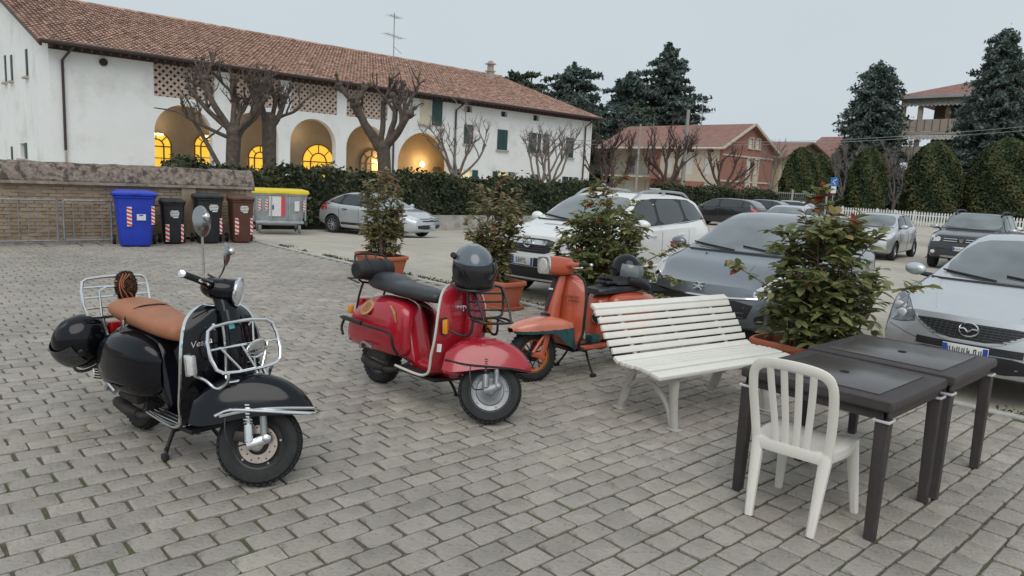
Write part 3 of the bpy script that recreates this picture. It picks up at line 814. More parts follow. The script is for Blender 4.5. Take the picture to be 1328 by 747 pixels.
BARK = mat('pollard_bark', (.135, .105, .085), .95, col2=(.07, .055, .046), vs=7, bump=.9, bs=25, detail=7)
BARKR = mat('pollard_bark_red', (.105, .07, .056), .95, col2=(.06, .04, .034), vs=5, bump=.8, bs=18)
BARKG = mat('grey_twigs', (.20, .165, .15), .95, var=.2, vs=4)
CUT = mat('fresh_cut_wood', (.42, .20, .09), .9, var=.2, vs=15)

def wander(p, d, L_, n, rr, up=.15, wob=.18):
    pts = [Vector(p)]; d = Vector(d).normalized()
    for i in range(n):
        d = (d+Vector((rr.gauss(0, wob), rr.gauss(0, wob), rr.gauss(0, wob)+up))).normalized()
        pts.append(pts[-1]+d*(L_/n))
    return pts, d

def pollard(name, label, loc, H_, rr, limbs, bark=BARK, r0=.3, fork=.4, trunk_lean=(0, 0), twig=1.0, group='pollarded trees along the hedge', whips=3):
    """bare lopped tree: thick trunk, limbs given as (azimuth deg, elevation deg, length, radius), stubby knuckled ends"""
    t = thing(name, label, 'tree', loc, 0, group)
    tr = MB(); hf = H_*fork; top = Vector((trunk_lean[0], trunk_lean[1], hf))
    pts = [Vector((0, 0, -.5)), Vector((trunk_lean[0]*.1, 0, .2)), top*.55+Vector((rr.uniform(-.08, .08), rr.uniform(-.08, .08), 0)), top]
    tr.tube(pts, [r0*1.5, r0*1.12, r0*.95, r0*1.02], 10, sm=4)
    tr.ell(top, (r0*1.12, r0*1.1, r0*.95), 10, 7)
    tr.build('trunk', bark, t, smooth=50)
    cr_ = MB(); ends = []
    def limb(p, d, L_, r, depth):
        pts, d2 = wander(p, d, L_, 6, rr, .07 if depth else .1, .14)
        cr_.tube(pts, [r, r*.86, r*.78, r*.72], 8 if r > .06 else 6, sm=2)
        q = pts[-1]
        if r > .035: cr_.ell(q, (r*1.05, r*1.05, r*.95), 8, 6)
        if depth < 2 and r > .03:
            for k in range(rr.choice((2, 3, 3))):
                i = rr.choice((3, 4, 5, 6)); a = rr.uniform(0, 2*pi)
                dd = d2*.8+Vector((cos(a), sin(a), rr.uniform(.1, .9)))*.75
                limb(pts[i], dd, L_*rr.uniform(.38, .62), r*rr.uniform(.45, .62), depth+1)
        for k in range(int(whips*twig)):
            a = rr.uniform(0, 2*pi); dd = d2*.7+Vector((cos(a), sin(a), rr.uniform(.2, .9)))*.8
            tp, _ = wander(pts[rr.choice((4, 5, 6, 6))], dd, rr.uniform(.25, .6)*L_*.7+.1, 4, rr, .1, .25)
            rt_ = max(.010, r*.24); cr_.tube(tp, [rt_, rt_*.6, rt_*.35], 5)
            for _k in range(2):
                tq, _ = wander(tp[rr.choice((1, 2, 3))], dd+Vector((rr.gauss(0, .6), rr.gauss(0, .6), .3)), rr.uniform(.15, .4)*L_*.5, 3, rr, .1, .3); cr_.tube(tq, [rt_*.6, rt_*.3], 4, caps=False)
        if depth == 0 or rr.random() < .3: ends.append((q, d2, r))
    for az, el, L_, r in limbs:
        a, e = radians(az), radians(el)
        L_ *= .86; r *= .9
        limb(top+Vector((cos(a)*r0*.4, sin(a)*r0*.4, rr.uniform(-.25, .1)*hf*.3)), (cos(a)*cos(e), sin(a)*cos(e), sin(e)), L_, r, 0)
    cr_.build('crown', bark, t, smooth=50, kind='stuff')
    return t, ends

rv = random.Random(21)
# picture-right is world (+.74,-.68): azimuth -42 deg ; picture-left is 138 deg
RT, LT = -42, 138
pollard('pollarded_tree', 'large double pollarded tree with many lopped limbs before the lattice windows', (11.35, 28.6, -.4), 6.45, rv,
        [(LT, 62, 2.6, .17), (LT+10, 42, 2.6, .12), (LT-40, 75, 2.4, .16), (RT, 80, 2.3, .17), (RT+30, 55, 2.4, .14), (RT-20, 38, 2.3, .11), (50, 60, 2.2, .13), (LT+30, 25, 2.0, .09)], r0=.27, fork=.52, whips=6)
pollard('pollarded_tree', 'thick leaning pollarded trunk beside the large double pollard', (12.95, 28.7, -.4), 6.1, rv,
        [(RT, 50, 1.6, .15), (LT, 80, 1.3, .18), (RT+20, 18, 1.5, .08), (RT-10, 70, 1.5, .12), (100, 50, 1.4, .1)], r0=.28, fork=.66, trunk_lean=(-.1, .1), whips=4)
tw = thing('slanting_tree', 'thin bare trunk slanting left beside the large double pollard', 'tree', (11.1, 28.2, -.4), 0, 'pollarded trees along the hedge')
MB().tube([(0, 0, -.3), (-.15, .15, 1.4), (-.75, .7, 3.0), (-1.05, 1.0, 3.7)], [.11, .1, .085, .07], 8, sm=4).build('trunk', BARK, tw, smooth=50)
c_ = MB(); c_.tube([(-1.05, 1.0, 3.7), (-1.5, 1.35, 4.0), (-2.2, 1.9, 4.1)], [.06, .04, .02], 6, sm=3); c_.tube([(-1.05, 1.0, 3.7), (-1.15, 1.1, 4.3), (-1.5, 1.3, 4.9)], [.06, .04, .02], 6, sm=3); c_.tube([(-.75, .7, 3.0), (-.2, .3, 3.6), (-.3, .3, 4.1)], [.045, .03, .018], 6, sm=3)
c_.build('crown', BARK, tw, smooth=50, kind='stuff')
t2, ends = pollard('pollarded_tree', 'dark thick pollard with fresh orange saw cut before the arcade', (18.5, 28.4, -.4), 7.1, rv,
        [(LT, 48, 2.6, .26), (RT, 42, 2.2, .22), (LT, 80, 2.4, .17), (RT, 72, 2.7, .17), (RT+25, 60, 2.5, .14), (LT-25, 62, 2.8, .15)], r0=.30, fork=.46, trunk_lean=(-.35, .3), whips=2)
q, d_, r_ = ends[2]
MB().cyl(q+d_*.06, q+d_*.13, r_*.95, r_*.9, n=10).build('saw_cut', CUT, t2)
pollard('pollarded_tree', 'slim bare multi-branched tree before the green shutters of the white farmhouse', (23.6, 30.2, -.4), 5.4, rv,
        [(LT, 45, 2.5, .075), (RT, 42, 2.6, .08), (LT, 75, 2.6, .08), (RT, 72, 2.7, .09), (60, 60, 2.2, .07)], bark=BARKG, r0=.14, fork=.38, whips=4)
for k, (x_, y_, lab) in enumerate(((30.3, 30.8, 'grey twin-stemmed bare tree at the right end of the white farmhouse'), (30.95, 30.6, 'grey bare tree leaning right at the corner of the white farmhouse'))):
    pollard('pollarded_tree', lab, (x_, y_, -.4), 5.7, rv, [(LT, 55 if k else 48, 2.6, .08), (RT, 50, 2.7, .08), (LT, 78, 2.7, .09), (RT, 72, 2.6, .085)], bark=BARKG, r0=.14, fork=.36, whips=4)
pollard('pollarded_tree', 'reddish pollard with upright limbs left of the red brick house', (38.2, 32.4, -.4), 6.2, rv,
        [(LT, 55, 3.0, .13), (RT, 52, 3.4, .14), (LT, 80, 3.2, .14), (RT, 80, 3.4, .15), (RT, 35, 2.6, .1), (LT, 35, 2.6, .1), (60, 65, 3, .12)], bark=BARKR, r0=.28, fork=.26, whips=5)
pollard('pollarded_tree', 'reddish spreading pollard before the cream front of the brick house', (42.3, 30.6, -.4), 6.3, rv,
        [(LT, 52, 3.0, .13), (RT, 30, 3.0, .13), (LT, 75, 3.0, .13), (RT, 65, 3.2, .14), (RT, 48, 3.2, .12), (LT, 30, 2.8, .09), (70, 60, 2.8, .1)], bark=BARKR, r0=.28, fork=.38, whips=5)
pollard('pollarded_tree', 'low dark pollard before the red brick gable', (49.4, 30.6, -.4), 5.6, rv,
        [(LT, 55, 2.6, .13), (RT, 35, 2.4, .13), (LT, 20, 2.6, .09), (RT, 60, 2.6, .13), (RT, 15, 2.4, .1), (LT, 80, 2.5, .12)], bark=BARKR, r0=.27, fork=.4, whips=4)
pollard('bare_tree', 'thin bare tree between the brick house and the clipped cypress', (62.3, 33.6, -.4), 6.9, rv,
        [(LT, 55, 3.2, .07), (RT, 55, 3.0, .07), (LT, 78, 3.4, .08), (RT, 78, 3.4, .08)], bark=BARKG, r0=.13, fork=.34, whips=5, group='bare trees by the far fence')
for x_, y_, lab in ((68.3, 29.4, 'grey twiggy bare tree before the tall blue-green conifer'), (71.7, 26.3, 'grey twiggy bare tree between two clipped cypresses')):
    pollard('bare_tree', lab, (x_, y_, -.4), 7.2, rv, [(LT, 60, 3.8, .09), (RT, 60, 3.8, .09), (LT, 80, 4, .1), (RT, 80, 4, .1), (LT, 40, 3.2, .07), (RT, 40, 3.2, .07), (70, 70, 3.5, .08), (-110, 65, 3.5, .08)], bark=BARKG, r0=.15, fork=.25, whips=9, group='bare trees by the far fence')

# ---- conifers
CEDAR = leafmat('cedar_needles_hazed', [(0, (.05, .076, .066)), (.5, (.10, .138, .118)), (1, (.16, .205, .18))], .7, .1)  # grey-blue needles, made paler so the colour also holds distance haze
CEDARG = leafmat('cedar_needles_green', [(0, (.036, .056, .04)), (.5, (.075, .10, .066)), (1, (.12, .15, .095))], .7, .1)
def conifer(name, label, loc, H_, R_, seed, m=CEDAR, droop=-.1, layers=22, base=.06, shape=1.0, leaf=.34, dens=1.0, group='tall conifers behind the buildings', per=9, rag=.35):
    rr = random.Random(seed); t = thing(name, label, 'tree', loc, 0, group)
    MB().tube([(0, 0, -.5), (rr.uniform(-.1, .1), 0, H_*.5), (0, 0, H_*.98)], [H_*.022, H_*.014, .03], 8, sm=3).build('trunk', BARK, t)
    br = MB(); C, Nn, T = [], [], []
    layers = int(layers*1.5); leaf *= .72; dens *= 1.15
    for i in range(layers):
        f = i/(layers-1); z = H_*(base+(1-base)*f**.9)
        R = R_*((1-f)**(.75*shape))*rr.uniform(1-rag, 1.0)+.25
        n_ = max(3, int(per*(1-.5*f)))
        a0 = rr.uniform(0, 6.28)
        for k in range(n_):
            a = a0+2*pi*k/n_+rr.uniform(-.3, .3); Rk = R*rr.uniform(1-rag, 1.1)
            tip = Vector((cos(a)*Rk, sin(a)*Rk, z+(droop+rr.uniform(-.12, .16))*Rk+rr.uniform(-.3, .4)))
            p0 = Vector((0, 0, z-.05*Rk)); mid = (p0+tip)/2+Vector((0, 0, .10*Rk))
            pts = catmull([p0, mid, tip], 4); br.tube(pts, [.05, .03, .015], 4, caps=False)
            m_ = int((16+34*Rk)*dens)
            for q in range(m_):
                u = rr.uniform(.18, 1.03)**.8; w_ = .42*Rk*(1-u*.55)*.6
                P_ = pts[min(len(pts)-1, int(u*(len(pts)-1)))]
                side = Vector((-sin(a), cos(a), 0))*rr.gauss(0, w_*.6)
                C.append(tuple(P_+side+Vector((cos(a), sin(a), 0))*rr.uniform(-.2, .2)+Vector((0, 0, rr.gauss(0, .16))))); Nn.append((cos(a)*.25, sin(a)*.25, 1)); T.append(rr.gauss(.5, .26))
    br.build('branches', BARK, t, kind='stuff', fix=False)
    link('crown', leaf_mesh('crown', C, Nn, leaf, m, np.array(T), asp=2.2, jitter=1.1, seed=seed), t, 'stuff')
    return t
conifer('cedar_tree', 'dark spreading cedar rising behind the farmhouse roof end', (66.5, 73, -.4), 15.5, 9.6, 1, CEDARG, .03, 17, rag=.5, leaf=.42, shape=.45)
conifer('cedar_tree', 'blue-grey cedar between the farmhouse roof and the tallest cedar', (73.5, 69.5, -.4), 17.4, 9.6, 2, CEDAR, .02, 19, rag=.5, leaf=.42, shape=.5)
conifer('cedar_tree', 'lower green cedar beside the farmhouse corner', (63.5, 60.5, -.4), 11.5, 6.5, 12, CEDARG, .0, 15, rag=.45, leaf=.28, shape=.55)
conifer('cedar_tree', 'dark lower cedar behind the reddish pollards', (74.0, 60.5, -.4), 11.8, 7.2, 13, CEDAR, .0, 15, rag=.45, leaf=.28, shape=.55)
conifer('cedar_tree', 'tallest cedar with sharp tip above the red brick house', (90.2, 66.6, -.4), 22.3, 12.5, 3, CEDAR, .02, 26, rag=.5, leaf=.42, per=10, dens=.9, shape=.9)
conifer('cedar_tree', 'left shoulder cedar beside the tallest cedar', (83.4, 68.0, -.4), 17.5, 8.5, 4, CEDAR, .02, 19, rag=.5, leaf=.4, shape=.6)
conifer('cedar_tree', 'wide dark cedar closing the gap right of the farmhouse', (69.5, 64.5, -.4), 13.0, 8.0, 14, CEDAR, .0, 15, rag=.45, leaf=.28, shape=.5)
conifer('cedar_tree', 'low spreading cedar behind the brick house roof', (80.0, 63.5, -.4), 12.5, 7.5, 15, CEDARG, .0, 15, rag=.45, leaf=.28, shape=.5)
conifer('blue_conifer', 'broad blue-green conifer left of the apartment house', (82.3, 33.3, -.4), 16.0, 5.4, 5, CEDAR, -.12, 30, shape=.55, leaf=.26, rag=.3, per=11)
conifer('blue_conifer', 'tall dark conifer right of the apartment house', (77.6, 20.8, -.4), 17.2, 4.7, 6, CEDAR, -.12, 34, shape=.65, leaf=.26, rag=.3, per=11)
conifer('blue_conifer', 'second dark conifer tip beside the tall dark conifer', (80.0, 17.0, -.4), 16.8, 4.6, 16, CEDAR, -.12, 30, shape=.65, leaf=.26, rag=.3, per=11)

# ---- clipped cypresses (rounded cones)
THUJA = leafmat('thuja', [(0, (.022, .036, .014)), (.45, (.05, .072, .026)), (.8, (.085, .1, .038)), (1, (.15, .105, .045))], .75, .1)
CORE = mat('foliage_core', (.016, .021, .012), .95)
def clipped(label, loc, H_, R_, seed, n=12000):
    t = thing('clipped_cypress', label, 'tree', loc, 0, 'clipped cypresses along the far fence'); rs = np.random.RandomState(seed)
    f = rs.uniform(0, 1, n)**.9; th = rs.uniform(0, 2*pi, n)
    def prof(f): return np.where(f < .22, .90+.10*np.sin(f/.22*pi/2), np.clip(1-(np.clip(f-.22, 0, 1)/.785)**2.5, 0, 1)**.55)
    lump = 1+.07*np.sin(th*5+f*9+seed)+.05*np.sin(th*11-f*17)+rs.normal(0, .035, n)
    R = R_*prof(f)*lump
    C = np.stack([R*np.cos(th), R*np.sin(th), .3+f*(H_-.3)], 1); Nn = np.stack([np.cos(th), np.sin(th), .3+f], 1)
    tn = .45+.25*np.sin(th*5+f*9+seed)+rs.normal(0, .2, n)+.25*(rs.uniform(0, 1, n) > .9)
    link('crown', leaf_mesh('crown', C, Nn, .15, THUJA, tn, 1.6, .8, seed), t, 'stuff')
    fs = [i/12 for i in range(13)]
    MB().lathe([(max(.02, R_*.9*float(prof(np.array([q]))[0])), .25+q*(H_-.55)) for q in fs], n=14).build('core', CORE, t)
    MB().cyl((0, 0, -.3), (0, 0, .6), .16, .14).build('trunk', BARK, t)
clipped('clipped cypress with thin top beside the grey bare tree by the yellow house', (59.3, 29.5, -.2), 5.7, 1.42, 1)
clipped('darker clipped cypress right behind the one by the yellow house', (62.6, 29.6, -.2), 5.4, 1.4, 2)
clipped('slender clipped cypress between the two grey twiggy trees', (63.6, 25.7, -.2), 6.0, 1.5, 3)
clipped('broad rounded clipped cypress before the apartment house balconies', (67.6, 22.0, -.2), 6.75, 2.1, 4)
clipped('widest brownish clipped cypress before the tall dark conifer', (70.6, 17.6, -.2), 7.2, 2.65, 5, 20000)

# ---- long hedge on a low concrete kerb wall
HEDGE = leafmat('hedge_leaves', [(0, (.02, .028, .014)), (.4, (.042, .056, .026)), (.75, (.075, .090, .042)), (1, (.12, .10, .055))], .65, .15)
TWIGC = mat('hedge_core', (.030, .030, .020), .95, var=.4, vs=9)
def hedge(label, x0, x1, y, ztop, th, seed, n):
    L_ = x1-x0; t = thing('hedge', label, 'hedge', ((x0+x1)/2, y, gz((x0+x1)/2, y)), 0)
    rs = np.random.RandomState(seed); zb = t.location.z
    u = rs.uniform(-L_/2, L_/2, n); face = rs.uniform(0, 1, n)
    wob = .08*np.sin(u*1.7)+.06*np.sin(u*4.1+1)+.05*np.sin(u*9.3)
    H_ = ztop-zb+.09*np.sin(u*1.3+2)+.07*np.sin(u*3.7)
    front = face < .66
    z = np.where(front, rs.uniform(.12, 1, n)*H_, H_+rs.normal(.02, .07, n)+np.where(rs.uniform(0, 1, n) > .93, rs.uniform(0, .25, n), 0))
    yy = np.where(front, -th/2-wob+rs.normal(0, .06, n), rs.uniform(-th/2, th/2, n))
    C = np.stack([u, yy, z], 1); Nn = np.where(front[:, None], [[0, -1, .35]], [[0, 0, 1]])
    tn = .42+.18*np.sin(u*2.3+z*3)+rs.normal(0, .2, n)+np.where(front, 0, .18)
    e = rs.uniform(0, 1, n) < .035
    C[e, 0] = np.sign(C[e, 0])*(L_/2+rs.normal(0, .05, e.sum())); C[e, 1] = rs.uniform(-th/2, th/2, e.sum()); C[e, 2] = rs.uniform(.1, 1, e.sum())*H_[e]
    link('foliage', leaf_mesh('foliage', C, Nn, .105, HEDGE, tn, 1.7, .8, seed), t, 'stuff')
    MB().box((0, 0, (ztop-zb-.12)/2), (L_-.1, th*.86, ztop-zb-.12)).build('core', TWIGC, t, smooth=0)
    return t
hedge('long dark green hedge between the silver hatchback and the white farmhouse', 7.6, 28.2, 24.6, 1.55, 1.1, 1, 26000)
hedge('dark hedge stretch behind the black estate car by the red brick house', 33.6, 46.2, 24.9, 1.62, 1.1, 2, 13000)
CONC = mat('kerb_concrete', (.36, .34, .31), .9, var=.2, vs=3, bump=.4, bs=30, dirt=((.17, .17, .11), .55, .15), ds=1.3)
hk = MB().box((0, 0, .17), (13.7, .22, .62)); ko = hk.build('hedge_kerb', CONC, None, smooth=0); ko.location = (21.35, 23.85, -.36)
tag(ko, 'low weathered concrete kerb wall along the foot of the long hedge', 'wall')

GRASS = leafmat('edge_grass', [(0, (.05, .06, .02)), (.5, (.10, .115, .04)), (1, (.20, .18, .08))], .7, .3)
rs = np.random.RandomState(9); n_ = 2600
gx = np.where(rs.uniform(0, 1, n_) < .6, 7.13+np.abs(rs.normal(0, .09, n_)), 7.1+np.abs(rs.normal(0, .05, n_))); gy = rs.uniform(-1, 15.5, n_)
keep = (np.sin(gy*2.1)+np.sin(gy*5.3+1)+rs.normal(0, .5, n_)) > -.1; gx, gy = gx[keep], gy[keep]
C_ = np.stack([gx, gy, np.array([gz(a, b) for a, b in zip(gx, gy)])-.02+rs.uniform(0, .03, len(gx))], 1)
go = link('edge_grass', leaf_mesh('edge_grass', C_, np.tile([0, -1, .2], (len(gx), 1)), .022, GRASS, None, 2.6, .8, 9)); go['kind'] = 'stuff'
tag(go, 'thin line of short grass growing along the patio kerb', 'grass')
# ================================================================ STREET FURNITURE, FENCES, BINS
GALV = mat('galvanised_steel', (.30, .32, .33), .55, metal=.6, var=.15, vs=10, dirt=((.20, .17, .14), .6, .1), ds=6)
# ---- crowd barriers along the brick wall
def barrier(x0, x1, label):
    t = thing('crowd_barrier', label, 'barrier', ((x0+x1)/2, 16.42, 0), 0, 'crowd barriers along the brick wall'); L_ = x1-x0
    f = MB(); f.tube([(-L_/2, 0, .05), (-L_/2, 0, .86), (-L_/2+.02, 0, .875), (L_/2-.02, 0, .875), (L_/2, 0, .86), (L_/2, 0, .05)], .019, 8)
    f.cyl((-L_/2, 0, .09), (L_/2, 0, .09), .017, n=8); f.build('frame', GALV, t)
    n = int(L_/.155)
    me = MB().cyl((0, 0, .09), (0, 0, .87), .0085, n=6).mesh('bar', GALV)
    for k in range(1, n): b = link('bar', me, t); b.location = (-L_/2+L_*k/n, 0, 0)
    for s_ in (-1, 1):
        ft = MB(); ft.cyl((s_*(L_/2-.25), -.3, .015), (s_*(L_/2-.25), .3, .015), .016, n=6); ft.cyl((s_*(L_/2-.25), 0, .015), (s_*(L_/2-.25), 0, .1), .014, n=6); ft.build('foot', GALV, t)
barrier(1.0, 3.05, 'grey crowd barrier at the far end from the bins')
barrier(3.16, 4.0, 'short grey crowd barrier panel beside the blue bin')
barrier(-1.3, .88, 'grey crowd barrier farthest along the brick wall')

# ---- wheelie bins
def stripes(parent, x, y, z0, z1, w_, n=5):
    """red and white reflective strip on the front (faces -Y)"""
    WH = mat('reflective_white', (.75, .75, .74), .4, var=.05, vs=8); RD = mat('reflective_red', (.62, .05, .05), .4, var=.1, vs=8)
    st = MB().box((x, y, (z0+z1)/2), (w_, .006, z1-z0)).build('reflective_strip', WH, parent, smooth=0)
    h = (z1-z0)/n
    for k in range(n):
        zc = z0+h*k
        poly = [(x-w_/2, max(z0, zc+.0)), (x+w_/2, min(z1, max(z0, zc-h*.0+h*.0)))]
        za = zc
        MB().add([(x-w_/2, y-.005, min(z1, za+h*.9)), (x-w_/2, y-.005, min(z1, za+h*.4)), (x+w_/2, y-.005, za), (x+w_/2, y-.005, min(z1, za+h*.5))], [(0, 1, 2, 3)]).build('red_stripe', RD, st, smooth=0, fix=False)
def wheelie(label, x, y, rz, W_, D_, H_, bodym, lidm, sticker=None):
    t = thing('wheelie_bin', label, 'bin', (x, y, 0), rz, 'wheelie bins along the brick wall')
    bt = .76
    def ring(z, f, b=.05):
        w2, d2 = W_/2*f, D_/2*f; P_ = roundpoly([(-w2, -d2), (w2, -d2), (w2, d2), (-w2, d2)], 2, .13); return [(p[0], p[1], z) for p in P_]
    rings = [ring(.03, bt*.96), ring(.06, bt), ring(H_*.30, bt+.07), ring(H_*.62, bt+.15), ring(H_*.86, .97), ring(H_*.87, 1.03), ring(H_*.90, 1.05), ring(H_*.91, 1.03)]
    MB().loft(rings).build('body', bodym, t, smooth=35)
    lid = MB(); lr = [ring(H_*.915, 1.09), ring(H_*.945, 1.10), ring(H_*.965, 1.04), ring(H_*.985, .86), ring(H_*.995, .4)]
    lid.loft(lr); l = lid.build('lid', lidm, t, smooth=35)
    MB().bbox((0, -D_/2*1.08, H_*.945), (W_*.22, .05, .04), .012).build('lid_grip', lidm, l)
    MB().tube([(-W_*.42, D_/2, H_*.93), (-W_*.42, D_/2+.1, H_*.98), (W_*.42, D_/2+.1, H_*.98), (W_*.42, D_/2, H_*.93)], .016, 7).build('handle', lidm, t)
    RUB = mat('bin_rubber', (.02, .02, .02), .8)
    for s_ in (-1, 1):
        wh = MB().lathe([(.02, -.03), (.095, -.03), (.1, -.02), (.1, .02), (.095, .03), (.02, .03)], (s_*(W_/2*.92+.02), D_/2*.72, .1), 'x', 18).build('wheel', RUB, t)
        MB().cyl((s_*(W_/2*.92+.05), D_/2*.72, .1), (s_*(W_/2*.92+.058), D_/2*.72, .1), .04, n=10).build('hub', GALV, wh)
    return t
BLUEP = mat('blue_plastic', (.018, .05, .47), .45, var=.08, vs=5, bump=.08, bs=80)
BLACKP = mat('black_plastic', (.018, .019, .021), .5, var=.2, vs=6, bump=.08, bs=80)
BROWNP = mat('brown_plastic', (.105, .045, .03), .5, var=.12, vs=6, bump=.08, bs=80)
PRINT = mat('white_print', (.7, .7, .7), .6, var=.15, vs=30)
def print_block(t, x, y, z, w_, rz=0):
    """small block of white printed lines as on the bins"""
    for k, f in enumerate((.8, 1, .95, .85, .55)):
        MB().box((x+(.1*w_ if k == 4 else 0), y-.002*k*0, z-k*.033), (w_*f, .004, .022)).build('print_line', PRINT, t, smooth=0)
b1 = wheelie('bright blue large wheelie bin with red and white strips', 4.33, 16.02, -.22, .76, .80, 1.12, BLUEP, BLUEP)
stripes(b1, -.11, -.375, .42, .80, .09); stripes(b1, .31, -.375, .46, .82, .06)
MB().box((.1, -.372, .60), (.16, .006, .12)).build('sticker', PRINT, b1, smooth=0)
MB().box((.1, -.377, .64), (.07, .004, .022)).build('sticker_mark', BLUEP, b1, smooth=0)
b2 = wheelie('small black wheelie bin beside the blue bin', 5.14, 16.3, -.2, .47, .52, .95, BLACKP, BLACKP)
stripes(b2, -.12, -.225, .06, .42, .075, 4); stripes(b2, .165, -.225, .06, .42, .05, 4); print_block(b2, .02, -.252, .70, .18)
b3 = wheelie('larger black wheelie bin beside the brown bin', 5.86, 16.26, -.2, .58, .68, 1.08, BLACKP, BLACKP)
stripes(b3, -.14, -.30, .22, .56, .075, 4); stripes(b3, .225, -.30, .22, .56, .05, 4); print_block(b3, .08, -.328, .84, .19)
b4 = wheelie('brown wheelie bin at the end of the brick wall', 6.58, 16.24, -.2, .52, .60, 1.05, BROWNP, BROWNP)
stripes(b4, -.125, -.26, .2, .56, .085, 4); stripes(b4, .185, -.26, .2, .56, .055, 4); print_block(b4, .03, -.288, .82, .18)

# ---- large grey container with yellow lid
GREYP = mat('container_grey', (.36, .39, .41), .5, metal=.25, var=.12, vs=4, dirt=((.25, .27, .27), .58, .12), ds=3, bump=.06, bs=30)
YELP = mat('lid_yellow', (.80, .62, .035), .45, var=.06, vs=4)
ct = thing('waste_container', 'large grey four-wheeled waste container with yellow lid', 'container', (10.25, 22.3, gz(10.2, 22.2)), -.3)
def cring(z, w_, d_): return [(p[0], p[1], z) for p in roundpoly([(-w_/2, -d_/2), (w_/2, -d_/2), (w_/2, d_/2), (-w_/2, d_/2)], 2, .08)]
MB().loft([cring(.26, 1.25, .75), cring(.32, 1.38, .84), cring(.5, 1.5, .95), cring(1.18, 1.66, 1.05), cring(1.2, 1.74, 1.1), cring(1.25, 1.74, 1.1)]).build('body', GREYP, ct, smooth=30)
cl = MB().loft([cring(1.251, 1.80, 1.16), cring(1.29, 1.84, 1.18), cring(1.36, 1.80, 1.14), cring(1.40, 1.5, .9)]).build('lid', YELP, ct, smooth=40)
MB().box((0, -.593, 1.3), (.5, .03, .05)).build('lid_handle', YELP, cl, smooth=0)
for x_ in (-.83, -.28, .28, .78): MB().bbox((x_*.98, -.52, .8), (.05, .06, .76), .012, rot=(.07, 0, 0)).build('rib', GREYP, ct)
MB().bbox((0, -.44, .36), (1.45, .12, .09), .02).build('base_rail', GREYP, ct)
for x_ in (-.92, .92): MB().tube([(x_, -.2, 1.1), (x_*1.06, -.2, 1.14), (x_*1.06, .2, 1.14), (x_, .2, 1.1)], .02, 6).build('lifting_pin', GALV, ct)
for x_ in (-.6, .6):
    for y_ in (-.4, .34):
        w_ = MB().lathe([(.02, -.025), (.085, -.025), (.09, 0), (.085, .025), (.02, .025)], (x_, y_, .095), 'x', 16).build('caster', mat('caster_rubber', (.13, .13, .13), .7), ct)
        MB().box((x_, y_, .2), (.08, .1, .14)).build('caster_fork', GALV, w_, smooth=0)
pz = lambda z: -.475-.055*(z-.5)/.7-.02
MB().box((-.16, -.535, .86), (.36, .012, .62), rot=(.07, 0, 0)).build('poster', PRINT, ct, smooth=0)
rd_ = MB().box((.075, -.545, .87), (.11, .012, .6), rot=(.07, 0, 0)).build('red_panel', mat('poster_red', (.66, .06, .08), .5), ct, smooth=0)
MB().box((-.22, -.545, .83), (.05, .012, .14), rot=(.07, 0, 0)).build('poster_mark', mat('poster_blue', (.05, .12, .45), .5), ct, smooth=0)
MB().box((.5, -.545, .88), (.15, .012, .32), rot=(.07, 0, 0)).build('sticker', PRINT, ct, smooth=0)
for x_ in (-.42, -.62, .72): stripes(ct, x_, -.558, .72, 1.06, .07, 4)

# ---- gate, fences, pole, sign, wires
gt = thing('entrance_gate', 'grey picket gate between two capped posts in the hedge', 'gate', (30.8, 24.6, gz(30.8, 24.6)))
for k, x_ in enumerate((-2.2, 2.2)):
    p = MB().bbox((x_, 0, .8), (.32, .32, 1.75), .02).build('post', CONC, gt); MB().box((x_, 0, 1.72), (.42, .42, .07)).add([], []).build('post_cap', PRINT, p, smooth=0)
    if k == 0: MB().lathe([(.05, 1.75), (.16, 1.78), (.13, 1.95), (.03, 2.03), (0, 2.05)], (x_, 0, 0), n=12).build('finial', PRINT, p)
pk = MB().box((0, 0, 1.5), (1, .03, 1)).v
me = MB().box((0, 0, .8), (.035, .025, 1.6)).mesh('picket', METG, 0)
for k in range(27): q = link('picket', me, gt); q.location = (-1.98+k*.152, 0, .02*abs(k % 3-1))
for z_ in (.25, 1.35): MB().box((0, .03, z_), (4.1, .03, .06)).build('rail', METG, gt, smooth=0)
WPK = mat('white_pickets', (.72, .72, .70), .7, var=.08, vs=3)
wf = thing('picket_fence', 'low white picket fence before the clipped cypresses', 'fence', (58.0, 17.2, -.2))
me = MB().box((0, 0, .5), (.03, .10, .95)).add([(-.015, -.05, .976), (.015, -.05, .976), (.015, .05, .976), (-.015, .05, .976), (0, 0, 1.06)], [(0, 1, 4), (1, 2, 4), (2, 3, 4), (3, 0, 4)]).mesh('picket', WPK, 0)
for k in range(84): q = link('picket', me, wf); q.location = (0, -7.8+k*.19, 0)
for z_ in (.28, .78): MB().box((.035, .05, z_), (.03, 16.0, .08)).build('rail', WPK, wf, smooth=0)
MB().box((.12, .05, .02), (.25, 16.2, .26)).build('kerb', CONC, wf, smooth=0)
for k in range(7): MB().box((.05, -7.9+k*2.63, .55), (.08, .08, 1.15)).build('post', WPK, wf, smooth=0)
mf = thing('mesh_fence', 'grey metal mesh fence panel by the blue sign post', 'fence', (55.0, 27.8, -.2), radians(-48))
for x_ in (-2.6, 0, 2.6): MB().box((x_, 0, 1.05), (.14, .14, 2.3)).build('post', METG, mf, smooth=0)
for k in range(3): MB().box((0, 0, .5+k*.7), (5.2, .04, .05)).build('rail', METG, mf, smooth=0)
me = MB().cyl((0, 0, .2), (0, 0, 2.0), .012, n=4).mesh('wire', METG, 0)
for k in range(34): q = link('wire', me, mf); q.location = (-2.5+k*.152, 0, 0)
POLEC = mat('pole_concrete', (.30, .29, .27), .9, var=.12, vs=2)
